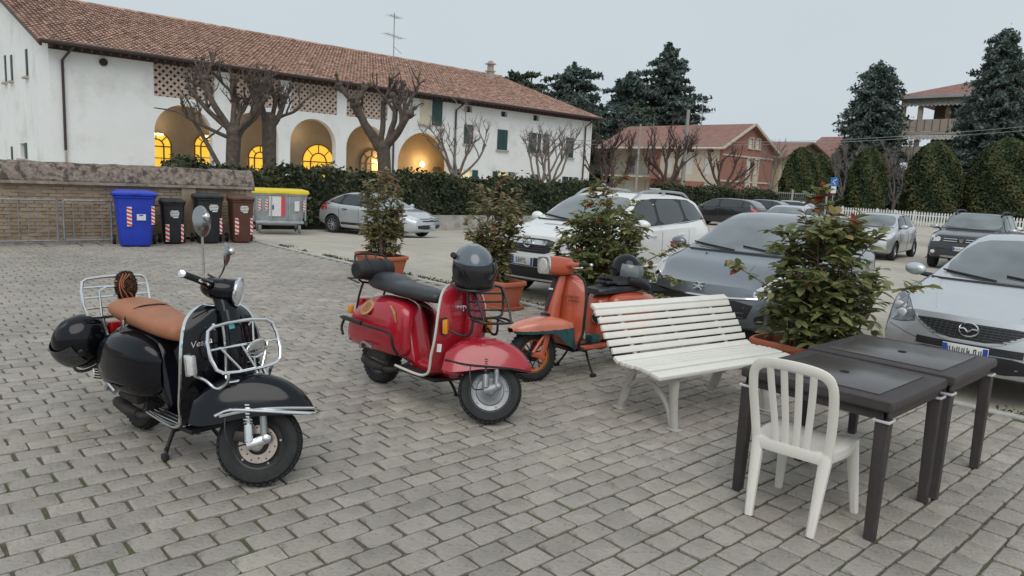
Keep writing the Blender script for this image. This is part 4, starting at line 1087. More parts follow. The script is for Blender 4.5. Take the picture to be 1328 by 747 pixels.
up = MB().cyl((0, 0, -.5), (0, 0, 7.4), .16, .11, n=10).build('utility_pole', POLEC, None); up.location = (43.2, 29.9, -.4)
tag(up, 'slim grey concrete utility pole before the cream house front', 'pole')
up = MB().cyl((0, 0, -.5), (0, 0, 8.3), .15, .10, n=10).build('utility_pole', POLEC, None); up.location = (60.5, 47.5, -.4)
tag(up, 'distant concrete utility pole rising above the reddish pollards', 'pole')
for i, (pa, pb, pc, lab) in enumerate((((88, 10.2, 10.6), (59.2, 27.0, 6.1), (36, 41, 4.6), 'upper overhead cable crossing before the conifers and brick house'), ((88, 10.2, 10.15), (59.4, 26.8, 5.95), (36.5, 40.6, 4.3), 'lower overhead cable crossing before the conifers and brick house'))):
    o = MB().tube([pa, ((pa[0]+pb[0])/2, (pa[1]+pb[1])/2, (pa[2]+pb[2])/2-.25), pb, ((pc[0]+pb[0])/2, (pc[1]+pb[1])/2, (pc[2]+pb[2])/2-.2), pc], .02, 5, sm=8).build('overhead_cable', mat('cable', (.25, .25, .25), .6), None)
    tag(o, lab, 'cable')
sg = thing('road_sign', 'small blue parking sign with white plate on a thin post', 'sign', (44.7, 20.0, -.15), radians(25))
MB().cyl((0, 0, -.3), (0, 0, 2.95), .03, n=8).build('post', METG, sg)
SB = mat('sign_blue', (.02, .16, .50), .4)
bp_ = MB().box((-.045, 0, 2.68), (.02, .42, .5)).build('blue_panel', SB, sg, smooth=0)
MB().tube([(-.06, -.12, 2.82), (-.06, .02, 2.74), (-.06, .08, 2.66), (-.06, .0, 2.62), (-.06, -.06, 2.5)], .028, 6).build('panel_symbol', PRINT, bp_)
MB().box((-.045, 0, 2.2), (.02, .3, .42)).build('white_plate', PRINT, sg, smooth=0)
# ================================================================ PATIO FURNITURE AND PLANTERS
def sweep(mb, pts, w_, t_, side, sm=4, taper=None, r=.3):
    """rounded rectangular bar swept along pts; w_ along 'side', t_ across"""
    P_ = catmull(pts, sm) if sm else [Vector(p) for p in pts]
    sec = roundpoly([(-.5, -.5), (.5, -.5), (.5, .5), (-.5, .5)], 1, r*.8); rings = []
    side = Vector(side).normalized()
    for i, p in enumerate(P_):
        t = (P_[min(i+1, len(P_)-1)]-P_[max(i-1, 0)]).normalized()
        s_ = (side-t*side.dot(t)).normalized(); n_ = t.cross(s_)
        f = i/(len(P_)-1); ww = w_ if not callable(w_) else w_(f); tt = t_ if not callable(t_) else t_(f)
        rings.append([tuple(p+s_*(a*ww)+n_*(b*tt)) for a, b in sec])
    return mb.loft(rings)

# ---- terracotta planters with photinia
TERRA = mat('terracotta_plastic', (.46, .135, .07), .6, var=.07, vs=5, bump=.1, bs=60, dirt=((.36, .12, .07), .62, .15), ds=4)
SOIL = mat('potting_soil', (.06, .045, .032), .95, var=.4, vs=25, bump=1.0, bs=60)
STEM = mat('shrub_stem', (.13, .085, .06), .9, var=.25, vs=12)
PHOT = leafmat('photinia_leaves', [(0, (.09, .115, .05)), (.3, (.185, .215, .085)), (.55, (.30, .31, .13)), (.72, (.42, .35, .145)), (.82, (.22, .10, .06)), (.92, (.26, .05, .05)), (1, (.40, .03, .03))], .4, .38)
PHOB = leafmat('photinia_leaves_brown', [(0, (.12, .135, .062)), (.35, (.22, .235, .105)), (.6, (.33, .30, .15)), (.8, (.34, .22, .135)), (1, (.28, .09, .06))], .45, .38)
def rrect(w_, d_, z, r=.1): return [(p[0], p[1], z) for p in roundpoly([(-w_/2, -d_/2), (w_/2, -d_/2), (w_/2, d_/2), (-w_/2, d_/2)], 2, r)]
LEAF_V = [(0, 0, 0), (-.46, .36, .10), (0, .40, 0), (.46, .36, .10), (-.40, .74, .05), (0, .72, -.05), (.40, .74, .05), (0, 1.04, -.14)]
LEAF_F = [(0, 2, 1), (0, 3, 2), (1, 2, 5, 4), (2, 3, 6, 5), (4, 5, 7), (5, 6, 7)]
def leaves_mesh(name, items, m):
    """items: (pos, dir, up, length, width, tint) -> one mesh of real folded leaves"""
    V, F, T = [], [], []
    for p, d, u, L_, W_, t in items:
        d = d.normalized(); s_ = d.cross(u)
        s_ = s_.normalized() if s_.length > 1e-4 else d.orthogonal().normalized(); n_ = s_.cross(d)
        o_ = len(V)
        for x, y, z in LEAF_V: V.append(p+s_*(x*W_)+d*(y*L_)+n_*(z*W_))
        for f in LEAF_F: F.append(tuple(i+o_ for i in f)); T.append(t)
    me = bpy.data.meshes.new(name); me.from_pydata(V, [], F); me.materials.append(m); me.shade_smooth()
    a = me.attributes.new('tint', 'FLOAT', 'FACE'); a.data.foreach_set('value', [min(1, max(0, t)) for t in T])
    return me
def photinia(label, loc, rz, PW_, PD_, PH_, env, n_st, seed, m, leafL=.085, single=0, tint=.4, redtop=.35, nleaf=1500, extra=()):
    """env: list of (z, rx, ry) giving half-extents of the crown at each height"""
    rr = random.Random(seed); t = thing('potted_photinia', label, 'plant', loc, rz, 'potted photinias along the patio edge')
    pot = MB().loft([rrect(PW_*.74, PD_*.80, .035), rrect(PW_*.76, PD_*.81, .05), rrect(PW_*.89, PD_*.92, PH_*.74), rrect(PW_*.91, PD_*.93, PH_*.745), rrect(PW_*.92, PD_*.935, PH_*.84), rrect(PW_*.99, PD_*.99, PH_*.845), rrect(PW_, PD_, PH_*.87), rrect(PW_, PD_, PH_*.97), rrect(PW_*.97, PD_*.985, PH_), rrect(PW_*.90, PD_*.945, PH_), rrect(PW_*.87, PD_*.93, PH_*.8)], cap1=False)
    po = pot.build('pot', TERRA, t, smooth=35)
    MB().loft([rrect(PW_*.86, PD_*.92, 0), rrect(PW_*.92, PD_*.95, .008), rrect(PW_*.97, PD_*.98, .045), rrect(PW_*.93, PD_*.96, .05), rrect(PW_*.88, PD_*.93, .02)]).build('saucer', TERRA, po, smooth=35)
    MB().loft([rrect(PW_*.875, PD_*.93, PH_*.80), rrect(PW_*.6, PD_*.7, PH_*.86)], cap0=False).build('soil', SOIL, po, smooth=35)
    st = MB(); items = []
    def ext(z): return interp([(e[0], e[1]) for e in env], z), interp([(e[0], e[2]) for e in env], z)
    ztop = env[-1][0]
    twigs = []
    for k in range(n_st):
        ax, ay = rr.uniform(-.8, .8), rr.uniform(-.85, .85); ht = (ztop*rr.uniform(.55, 1.0) if not single else ztop*rr.uniform(.42, .9)) if k else ztop
        pts = [Vector((ax*PW_*.3, ay*PD_*.32, PH_*.75))]
        for f in (.3, .6, .85, 1.0):
            z = PH_+(ht-PH_)*f; ex, ey = ext(z)
            pts.append(Vector((ax*ex*(.55+.3*f)+rr.uniform(-.05, .05), ay*ey*(.6+.3*f)+rr.uniform(-.05, .05), z)))
        cv = catmull(pts, 5); st.tube(cv, [.011, .008, .005, .003], 5); twigs.append((cv, 1))
        for q in range(12):
            i = rr.randrange(1, len(cv)-1) if q > 3 else rr.randrange(1, 8); p = cv[i]; a = rr.uniform(0, 2*pi); ex, ey = ext(p.z+.1)
            e = Vector((cos(a)*ex*rr.uniform(.65, 1.03), sin(a)*ey*rr.uniform(.65, 1.03), p.z+rr.uniform(.02, .28)))
            if (e-p).length > .55: e = p+(e-p)*.55/(e-p).length+Vector((0, 0, .05))
            md = (p+e)/2+Vector((0, 0, .03)); tv = catmull([p, md, e], 4); st.tube(tv, [.005, .003, .002], 4, caps=False); twigs.append((tv, 0))
    for ex_ in extra:
        tv = catmull([Vector(q) for q in ex_], 5); st.tube(tv, [.007, .004, .0025], 5); twigs.append((tv, 2))
    st.build('stems', STEM, t, kind='stuff')
    tot = sum(len(cv)*(1.6 if w_ == 2 else 1) for cv, w_ in twigs); per = nleaf/tot
    for cv, w_ in twigs:
        n_ = max(3, int(len(cv)*per*(1.6 if w_ == 2 else 1)))
        for q in range(n_):
            f = rr.uniform(.2 if w_ != 1 else .2, 1.0)**.8; i = min(len(cv)-2, int(f*(len(cv)-1))); p = cv[i].lerp(cv[i+1], rr.random())
            tg = (cv[i+1]-cv[i]).normalized(); a = rr.uniform(0, 2*pi)
            out = Vector((cos(a), sin(a), rr.uniform(-.5, .45)))
            d = (out+tg*rr.uniform(.1, .9)).normalized(); d.z -= rr.uniform(0, .35)
            h_ = (p.z-PH_)/(ztop-PH_)
            tn = rr.gauss(tint, .16)+(redtop*sstep(.72, 1.0, h_) if rr.random() < .6 else 0)+(.3 if rr.random() < .04 else 0)
            if w_ == 2: tn += redtop*.4
            L_ = leafL*rr.uniform(.6, 1.25); items.append((p, d, Vector((rr.gauss(0, .3), rr.gauss(0, .3), 1)), L_, L_*rr.uniform(.48, .62), tn))
    if single:
        M_ = Matrix.Translation(loc) @ Matrix.Rotation(rz, 4, 'Z'); camp = Vector((0, 0, 1.72))
        items.sort(key=lambda it: -it[3]/(M_ @ it[0]-camp).length**1.5)
        groups = {}
        vs = []
        for k in range(14):   # shared leaf shapes, each with its own tint
            tn = tint+(-.35, -.25, -.18, -.12, -.07, -.03, 0, .04, .08, .13, .2, .28, .4, .55)[k]
            vs.append((tn, leaves_mesh('leaf', [(Vector((0, 0, 0)), Vector((0, 1, 0)), Vector((0, 0, 1)), 1, .55, tn)], m)))
        for p, d, u, L_, W_, tn in items[:single]:
            me = min(vs, key=lambda v: abs(v[0]-tn))[1]
            lf = link('leaf', me, t); d = d.normalized(); s_ = d.cross(u).normalized(); n_ = s_.cross(d)
            M3 = Matrix((s_*(W_/.55), d*L_, n_*L_)).transposed().to_4x4(); M3.translation = p; lf.matrix_local = M3
        items = items[single:]
    link('foliage', leaves_mesh('foliage', items, m), t, 'stuff')
    return t
photinia('brownish photinia in terracotta planter nearest the bins, before the silver hatchback', (6.60, 10.42, 0), .05, .52, .98, .37, [(.36, .28, .40), (.7, .38, .46), (1.1, .40, .46), (1.4, .36, .44), (1.66, .22, .36)], 14, 31, PHOB, .085, tint=.45, nleaf=3600)
photinia('loose photinia with bare lower stems in terracotta planter behind the red scooter', (6.45, 7.38, 0), .03, .46, .96, .38, [(.4, .16, .22), (.7, .26, .30), (1.0, .40, .46), (1.4, .40, .46), (1.70, .2, .34)], 12, 32, PHOB, .085, tint=.5, nleaf=3200)
photinia('wide photinia with reddish tips in the planter behind the orange scooter', (6.55, 5.55, 0), 0, .46, .98, .38, [(.35, .34, .6), (.7, .46, .72), (1.1, .46, .66), (1.4, .38, .5), (1.66, .2, .3)], 18, 33, PHOT, .085, tint=.38, nleaf=6000,
         extra=[((.1, -.4, .8), (.15, -.75, 1.0), (.2, -.95, 1.12)), ((0, -.3, .6), (.05, -.8, .75), (.1, -1.0, .72)), ((0, -.35, .5), (-.05, -.9, .55), (0, -1.1, .52)), ((0, .3, .9), (.0, .6, 1.05), (0, .8, 1.15))])
photinia('bushy photinia with red shoot tips in the planter behind the tables', (6.45, 2.93, 0), 0, .48, 1.06, .36, [(.3, .26, .46), (.6, .40, .58), (.95, .44, .58), (1.2, .42, .50), (1.45, .30, .36), (1.64, .08, .08)], 18, 34, PHOT, .118, single=290, tint=.36, redtop=.34, nleaf=3500,
         extra=[((0, .05, 1.2), (.0, .06, 1.5), (.0, .06, 1.82)), ((0, .05, 1.0), (.0, .12, 1.35), (.0, .2, 1.58)), ((0, -.15, 1.0), (0, -.26, 1.3), (.0, -.3, 1.52)), ((0, -.3, .9), (.05, -.6, .95), (.05, -.88, 1.03)), ((0, -.2, 1.0), (0, -.4, 1.3), (.02, -.5, 1.5)), ((0, .4, .8), (-.05, .7, .95), (-.08, .85, 1.05))])

# ---- white slatted park bench
WSLAT = mat('cream_white_paint', (.74, .72, .66), .5, var=.04, vs=6, dirt=((.56, .53, .46), .66, .1), ds=7, bump=.05, bs=40)
WIRON = mat('white_cast_iron', (.44, .42, .38), .6, var=.12, vs=8, dirt=((.34, .29, .23), .58, .1), ds=9, bump=.15, bs=60)
bn = thing('park_bench', 'white slatted park bench with arched cast legs', 'bench', (4.84, 3.07, 0), radians(-8))
BL = 1.52
prof = [(-.285, .425, .105, .03, 8), (-.172, .437, .10, .03, 3), (-.098, .440, .045, .03, 0), (-.048, .438, .045, .03, -2), (.004, .434, .048, .03, -3), (.058, .432, .048, .03, 2), (.118, .447, .07, .03, 28)]
for k in range(6):
    f = k/5; prof.append((.172+.20*f**1.0, .50+.25*f, .056, .026, 68-6*f))
prof.append((.405, .79, .075, .032, 25))
for y_, z_, w_, t_, tl_ in prof:
    s_ = MB().bbox((0, 0, 0), (BL+RND.uniform(-.012, .012), w_-.009, t_), .006).build('slat', WSLAT, bn)
    s_.location = (RND.uniform(-.006, .006), y_, z_); s_.rotation_euler = (radians(tl_), 0, RND.uniform(-.003, .003))
for x_ in (-.52, .52):
    lg = MB(); sweep(lg, [(x_, -.25, .41), (x_, -.255, .2), (x_, -.285, 0.0)], .045, lambda f: .075-.02*f, (1, 0, 0)); lg.build('leg', WIRON, bn)
    lg = MB()
    sweep(lg, [(x_, .13, .42), (x_, .2, .25), (x_, .285, 0.0)], .045, lambda f: .06, (1, 0, 0))
    lo = lg.build('leg', WIRON, bn)
    ar = MB(); sweep(ar, [(x_, -.26, .02), (x_, -.2, .16), (x_, -.06, .275), (x_, .08, .28), (x_, .2, .2)], .04, .035, (1, 0, 0)); ar.build('arch', WIRON, lo)
    ar = MB(); sweep(ar, [(x_, .285, .03), (x_, .22, .1), (x_, .19, .2), (x_, .16, .3)], .04, .03, (1, 0, 0)); ar.build('brace', WIRON, lo)
    ar = MB(); sweep(ar, [(x_, -.255, .2), (x_, -.22, .33), (x_, -.13, .395), (x_, .02, .40)], .04, .03, (1, 0, 0)); ar.build('brace', WIRON, lo)
    sr = MB(); sweep(sr, [(x_, -.31, .395), (x_, -.17, .408), (x_, .02, .405), (x_, .13, .425), (x_, .19, .50), (x_, .30, .63), (x_, .40, .77)], .038, .026, (1, 0, 0)); sr.build('slat_support', WIRON, lo)
    for y_ in (-.285, .285): MB().bbox((x_, y_, .008), (.075, .10, .016), .005).build('foot', WIRON, lo)
sm_ = MB(); sweep(sm_, [(0, .15, .44), (0, .20, .51), (0, .30, .63), (0, .40, .77)], .035, .012, (1, 0, 0)); sm_.build('slat_support', WIRON, bn)

# ---- dark brown woven-look plastic tables
def weave_mat(name, smooth_c):
    m = mat(name, (.046, .034, .035), .36, var=.18, vs=14)
    N, L = m.node_tree.nodes, m.node_tree.links; t = N.new('ShaderNodeTexCoord'); b = N['Principled BSDF']
    if not smooth_c:
        wv = []
        for d_ in ('X', 'Y', 'Z'):
            q = N.new('ShaderNodeTexWave'); q.bands_direction = d_; q.inputs['Scale'].default_value = 62; q.inputs['Distortion'].default_value = .6; q.inputs['Detail'].default_value = 1
            L.new(t.outputs['Object'], q.inputs['Vector']); wv.append(q)
        a1 = N.new('ShaderNodeMath'); a1.operation = 'ADD'; a2 = N.new('ShaderNodeMath'); a2.operation = 'ADD'
        L.new(wv[0].outputs['Fac'], a1.inputs[0]); L.new(wv[1].outputs['Fac'], a1.inputs[1]); L.new(a1.outputs[0], a2.inputs[0]); L.new(wv[2].outputs['Fac'], a2.inputs[1])
        bp = N.new('ShaderNodeBump'); bp.inputs['Strength'].default_value = .6; bp.inputs['Distance'].default_value = .004
        L.new(a2.outputs[0], bp.inputs['Height']); L.new(bp.outputs['Normal'], b.inputs['Normal'])
    return m
WEAVE = weave_mat('woven_plastic', False)
TOPS = mat('table_top_smooth', (.075, .064, .063), .25, spec=.75, var=.06, vs=3, detail=2, dirt=((.09, .078, .077), .5, .35), ds=1.6)
BRK = mat('white_leg_collar', (.55, .55, .55), .5, var=.1, vs=9)
def table(label, x0, x1, y0, y1, h):
    cx, cy = (x0+x1)/2, (y0+y1)/2; W_, D_ = x1-x0, y1-y0
    t = thing('plastic_table', label, 'table', (cx, cy, 0), 0, 'dark woven-look tables on the patio')
    tp = MB().bbox((0, 0, h-.032), (W_, D_, .058), .016).build('table_top', WEAVE, t)
    MB().bbox((0, 0, h-.0005), (W_-.20, D_-.20, .006), .002).build('top_panel', TOPS, tp)
    MB().lathe([(.022, h+.0018), (.026, h+.006), (.014, h+.0065), (.012, h+.002)], n=16).build('umbrella_hole', mat('hole_black', (.008, .008, .008), .8), tp)
    ap_ = MB()
    for sx, sy, L_ in ((0, -1, W_-.05), (0, 1, W_-.05), (-1, 0, D_-.05), (1, 0, D_-.05)):
        ap_.bbox((sx*(W_/2-.035), sy*(D_/2-.035), h-.083), (L_ if sx == 0 else .02, L_ if sy == 0 else .02, .055), .006)
    ap_.build('apron', WEAVE, t)
    for sx in (-1, 1):
        for sy in (-1, 1):
            lx, ly = sx*(W_/2-.042), sy*(D_/2-.042)
            l = MB().loft([rrect(.052, .052, 0, .12), rrect(.07, .07, h-.10, .12)]); l.v = [(v[0]+lx+sx*(.006*(1-v[2]/h)), v[1]+ly+sy*(.006*(1-v[2]/h)), v[2]) for v in l.v]
            lo = l.build('leg', WEAVE, t, smooth=30)
            MB().bbox((lx, ly, h-.108), (.084, .084, .014), .004).build('leg_collar', BRK, lo)
table('dark woven-look table with the white chair pushed against it', 3.715, 4.535, 1.255, 2.075, .735)
table('dark woven-look table beside the silver car front, no chair at it', 4.565, 5.41, 1.235, 2.10, .742)

# ---- white stacking plastic chair
WPL = mat('white_plastic', (.77, .74, .67), .38, var=.03, vs=6, dirt=((.62, .58, .5), .68, .12), ds=6, bump=.03, bs=90)
cr0 = thing('plastic_chair', 'white plastic stacking chair with slatted back at the dark table', 'chair', (3.76, 1.675, 0), radians(4))
# local: faces +x ; rear at x=-.22
nu, nv = 12, 12; V = []
for j in range(nv+1):
    for i in range(nu+1):
        u, v = i/nu*2-1, j/nv
        x_ = -.205+.43*v; hw = .19+.035*sin(pi*min(1, v*1.1)); z_ = .435+.012*(v)**2-.012*(1-u*u)-.045*sstep(.8, 1.0, v)*1.0+.018*abs(u)**4
        V.append((x_, u*hw, z_-.02*sstep(.85, 1, abs(u))))
F = [(j*(nu+1)+i, j*(nu+1)+i+1, (j+1)*(nu+1)+i+1, (j+1)*(nu+1)+i) for j in range(nv) for i in range(nu)]
sb = MB().add(V, F); n0 = len(V)
sb.add([(x, y, z-.012) for x, y, z in V], [tuple(reversed(f)) for f in F])
bd = [i for i in range(nu+1)]+[(j*(nu+1)+nu) for j in range(1, nv+1)]+[nv*(nu+1)+i for i in range(nu-1, -1, -1)]+[j*(nu+1) for j in range(nv-1, 0, -1)]
sb.add([V[i] for i in bd]+[(V[i][0], V[i][1], V[i][2]-.012) for i in bd], [(k, (k+1) % len(bd), len(bd)+(k+1) % len(bd), len(bd)+k) for k in range(len(bd))])
sb.build('seat', WPL, cr0, smooth=50)
sk_ = MB()
for s_ in (-1, 1): sweep(sk_, [(-.2, s_*.185, .40), (0, s_*.215, .405), (.2, s_*.2, .40)], .016, .055, (0, 1, 0))
sweep(sk_, [(-.21, -.18, .40), (-.215, 0, .40), (-.21, .18, .40)], .016, .06, (1, 0, 0)); sk_.build('seat_skirt', WPL, cr0)
for sx, sy in ((-1, -1), (-1, 1), (1, -1), (1, 1)):
    lg = MB(); top_ = (-.19 if sx < 0 else .17, sy*.18, .43); bot = (-.255 if sx < 0 else .235, sy*(.165 if sx < 0 else .215), 0)
    sweep(lg, [top_, ((top_[0]+bot[0])/2, (top_[1]+bot[1])/2, .22), bot], lambda f: .062-.022*f, lambda f: .05-.015*f, (0, 1, 0)); lg.build('leg', WPL, cr0)
bk = MB()
sweep(bk, [(-.20, -.185, .40), (-.222, -.20, .55), (-.262, -.208, .72), (-.283, -.195, .81), (-.296, -.14, .852), (-.306, 0, .865), (-.296, .14, .852), (-.283, .195, .81), (-.262, .208, .72), (-.222, .20, .55), (-.20, .185, .40)], .022, lambda f: .052 if .3 < f < .7 else .046, (1, 0, 0.15), sm=5); bk.build('back_frame', WPL, cr0, smooth=60)
for y_ in (-.10, -.035, .035, .10):
    sl = MB(); sweep(sl, [(-.208, y_*.78, .41), (-.228, y_*.9, .55), (-.268, y_*1.05, .72), (-.298, y_*1.12, .84)], .012, .036, (1, 0, 0.2), sm=4); sl.build('back_slat', WPL, cr0, smooth=60)
# ================================================================ CARS
TYRE = mat('tyre_rubber', (.022, .022, .023), .85, var=.2, vs=20, bump=.3, bs=60)
ALLOY = mat('alloy_rim', (.48, .49, .50), .35, metal=.7, var=.1, vs=10)
BLKP = mat('black_trim', (.022, .022, .024), .55, var=.15, vs=10)
CHROME = mat('chrome', (.72, .73, .74), .12, metal=1.0)
CGLASS = mat('car_glass', (.045, .055, .058), .07, spec=.7)
WSGLASS = mat('windscreen_glass', (.12, .14, .14), .06, spec=1.0, coat=.8, var=.45, vs=1.3, detail=2)
LENS = mat('headlamp_lens', (.62, .64, .66), .08, spec=.8, var=.2, vs=18, coat=.5)
LENSD = mat('headlamp_inner', (.20, .21, .22), .2, metal=.6, var=.4, vs=14)
TAIL = mat('tail_lamp_red', (.38, .012, .015), .15, spec=.6)
TAILON = mat('tail_lamp_lit', (.9, .1, .05), .3, emit=(1, .12, .04), es=2.2)
PLATE = mat('plate_white', (.78, .78, .76), .5)
PBLUE = mat('plate_blue', (.02, .09, .42), .5)
PTXT = mat('plate_black', (.02, .02, .02), .6)
UNDER = mat('wheel_well', (.012, .012, .013), .9)

def cut_profile(tab, it=2):
    P_ = [tuple(p) for p in tab]
    for _ in range(it):
        Q = [P_[0]]
        for a, b in zip(P_, P_[1:]):
            Q.append((a[0]*.75+b[0]*.25, a[1]*.75+b[1]*.25)); Q.append((a[0]*.25+b[0]*.75, a[1]*.25+b[1]*.75))
        Q.append(P_[-1]); P_ = Q
    return P_

class Car:
    """x runs from front (0) to rear (L); y lateral; z up from ground"""
    def __init__(s, name, label, loc, rz, c):
        s.c = c; s.t = thing(name, label, c.get('cat', 'car'), loc, rz, c.get('group', 'parked cars'))
        s.paint = c['paint']; s.body()
    def section(s, x):
        c = s.c; L_, W_ = c['L'], c['W']/2
        zt = interp(s.top, x); zb = interp(s.belt, x); zs = interp(s.sill, x); w_ = W_*interp(s.plan, x)
        zb = min(zb, zt-.02)
        h = zt-zb; g = min(1, max(0, h/(c['H']-interp(s.belt, L_*.5))))
        wr = W_*c.get('roofw', .66)
        y5 = w_*(.955-.02*g); y7 = (w_*.74)*(1-g)+wr*g
        zm = zs+(zb-zs)*.52
        P_ = [(0, zs), (w_*.55, zs), (w_*.90, zs+.005), (w_*.975, zs+.06), (w_*.995, zs+.6*(zm-zs)), (w_, zm), (w_*.992, zm+.55*(zb-zm)), (w_*.975, zb-.035), (y5, zb),
              (y5+(y7-y5)*.33, zb+h*.36*(1 if g > .3 else .7)), (y5+(y7-y5)*.68, zb+h*.70), (y7, zb+h*.915), (y7*.86, zb+h*.972), (y7*.55, zb+h*.995), (y7*.25, zt), (0, zt)]
        return P_
    def body(s):
        c = s.c; L_ = c['L']
        s.top = cut_profile(c['top']); s.belt = cut_profile(c['belt']); s.sill = cut_profile(c['sill'], 1); s.plan = cut_profile(c['plan'])
        xs = [0, .04, .09, .15, .22, .3, .4, .5]; x = .6
        while x < L_-.55: xs.append(x); x += .085
        xs += [L_-.5, L_-.4, L_-.3, L_-.22, L_-.15, L_-.09, L_-.04, L_]
        sec = [s.section(x) for x in xs]; K = len(sec[0])
        V, F = [], []
        def defm(x, y, z):
            fx = 1-sstep(0, .75, x); rx = 1-sstep(0, .7, L_-x)
            yy = abs(y)/(c['W']/2)
            x += fx*(interp(c['nose'], z)+c.get('curve', .16)*yy**2.2) - rx*(interp(c['tail'], z)+c.get('rcurve', .12)*yy**2.4)
            return (x, y, z)
        idx = {}
        for i, x in enumerate(xs):
            for k in range(K):
                for sg in (1, -1):
                    y, z = sec[i][k]
                    if y < 1e-6 and sg < 0: idx[i, k, -1] = idx[i, k, 1]; continue
                    idx[i, k, sg] = len(V); V.append(defm(x, y*sg, z))
        for i in range(len(xs)-1):
            for k in range(K-1):
                for sg in (1, -1):
                    q = [idx[i, k, sg], idx[i+1, k, sg], idx[i+1, k+1, sg], idx[i, k+1, sg]]
                    q = q if sg > 0 else q[::-1]
                    if len(set(q)) > 2: F.append(tuple(dict.fromkeys(q)))
        # end caps: rows = side points 2..8, columns = hood points 8..15
        for ei, i in ((0, 0), (1, len(xs)-1)):
            x = xs[i]; rows = list(range(1, 9)); cols = list(range(8, K)); top5 = sec[i][8]
            for sg in (1, -1):
                gidx = {}
                for r_ in rows:
                    for q, cc in enumerate(cols):
                        if r_ == 8: gidx[r_, q] = idx[i, cc, sg]; continue
                        if q == 0: gidx[r_, q] = idx[i, r_, sg]; continue
                        f = sec[i][cc][0]/top5[0]; y, z = sec[i][r_]
                        fr = (r_-1)/7.0
                        z2 = z+(sec[i][cc][1]-top5[1])*fr
                        if y*f < 1e-6 and (sg < 0): gidx[r_, q] = gi1[r_, q]; continue
                        gidx[r_, q] = len(V); V.append(defm(x, y*f*sg, z2))
                if sg == 1: gi1 = gidx
                for a, b in zip(rows, rows[1:]):
                    for q in range(len(cols)-1):
                        f_ = [gidx[a, q], gidx[b, q], gidx[b, q+1], gidx[a, q+1]]; f_ = list(dict.fromkeys(f_))
                        if len(f_) > 2: F.append(tuple(f_ if (sg > 0) == (ei == 0) else f_[::-1]))
                # bottom strip to the underside centre
                f_ = [idx[i, 0, 1]]+[gidx[1, q] for q in range(len(cols)-1, -1, -1)]
                F.append(tuple(dict.fromkeys(f_)))
        bm = bmesh.new()
        vs = [bm.verts.new(v) for v in V]
        for f in F:
            try: bm.faces.new([vs[i] for i in f])
            except ValueError: pass
        bmesh.ops.remove_doubles(bm, verts=bm.verts, dist=.0005); bmesh.ops.recalc_face_normals(bm, faces=bm.faces)
        s.bvh = BVHTree.FromBMesh(bm)
        me = bpy.data.meshes.new('body'); bm.to_mesh(me); bm.free()
        me.materials.append(s.paint); me.materials.append(UNDER)
        # wheel arches cut out
        wr = c['wr']; tmp = bpy.data.objects.new('body', me); COL.objects.link(tmp); cut = MB()
        for xw in c['axles']:
            for sg in (1, -1):
                cut.cyl((xw, sg*(c['W']/2-.30), wr), (xw, sg*(c['W']/2+.4), wr), wr+c.get('gap', .055), n=32)
        cme = cut.mesh('cutter', [s.paint, UNDER], 0); cme.polygons.foreach_set('material_index', [1]*len(cme.polygons))
        co = bpy.data.objects.new('cutter', cme); COL.objects.link(co)
        md = tmp.modifiers.new('b', 'BOOLEAN'); md.operation = 'DIFFERENCE'; md.object = co; md.solver = 'EXACT'
        dg = bpy.context.evaluated_depsgraph_get(); dg.update()
        nm = bpy.data.meshes.new_from_object(tmp.evaluated_get(dg))
        bpy.data.objects.remove(tmp, do_unlink=True); bpy.data.objects.remove(co, do_unlink=True)
        nm.shade_smooth(); nm.set_sharp_from_angle(angle=radians(38))
        s.bodyo = link('body', nm, s.t)
        for xw in c['axles']:
            for sg in (1, -1): s.wheel(xw, sg)
            if c.get('lip'):
                for sg in (1, -1):
                    pts = []
                    for k in range(15):
                        a = pi*(-.06+1.12*k/14); pts.append((xw+cos(a)*(wr+.085), sg*(c['W']/2+.004), wr+sin(a)*(wr+.085)))
                    m_ = MB(); sweep(m_, [tuple(s.ray_side(p[0], p[2], sg, .004) or p) for p in pts], .02, .065, (0, 1, 0), sm=0); m_.build('wheel_arch_trim', BLKP, s.bodyo)
    def wheel(s, xw, sg):
        c = s.c; r = c['wr']; y0 = sg*(c['W']/2-.115); wd = .205
        rim = r*.66
        M_ = Matrix.Translation((xw, y0, r)) @ (Matrix.Rotation(c.get('steer', 0), 4, 'Z') if xw < c['L']/2 else Matrix.Identity(4))
        ty = MB().lathe([(rim, -wd/2+.01), (rim+.02, -wd/2), (r-.035, -wd/2), (r-.008, -wd/2+.03), (r, -wd/2+.06), (r, wd/2-.06), (r-.008, wd/2-.03), (r-.035, wd/2), (rim+.02, wd/2), (rim, wd/2-.01)], axis='y', n=36, M=M_)
        w_ = ty.build('wheel', TYRE, s.t)
        o_ = sg*(wd/2-.02)
        rm = MB().lathe([(rim+.003, -.07), (rim+.003, sg*.0+.07), (rim-.02, .075*1.0), (rim-.03, .03)], axis='y', n=36, M=M_ @ Matrix.Scale(sg, 4, (0, 1, 0)))
        R_ = c.get('spokes', 7)
        for k in range(R_):
            a = 2*pi*k/R_; d = Vector((cos(a), 0, sin(a))); t_ = Vector((-sin(a), 0, cos(a)))
            for da in ((-.09, .09) if c.get('double') else (0,)):
                p0, p1 = d*.03+t_*da*.3, d*(rim-.01)+t_*da*rim*.6
                q = MB(); sweep(q, [p0+Vector((0, sg*.055, 0)), p1+Vector((0, sg*.066, 0))], .02, rim*.16 if not c.get('double') else rim*.1, (0, 1, 0), sm=0); q.xform(M_); rm.add(q.v, q.f)
        hb = MB().lathe([(0, sg*.075), (.05, sg*.072), (.065, sg*.05), (.065, 0)], axis='y', n=16, M=M_); rm.add(hb.v, hb.f)
        rm.build('rim', c.get('rimm', ALLOY), w_)
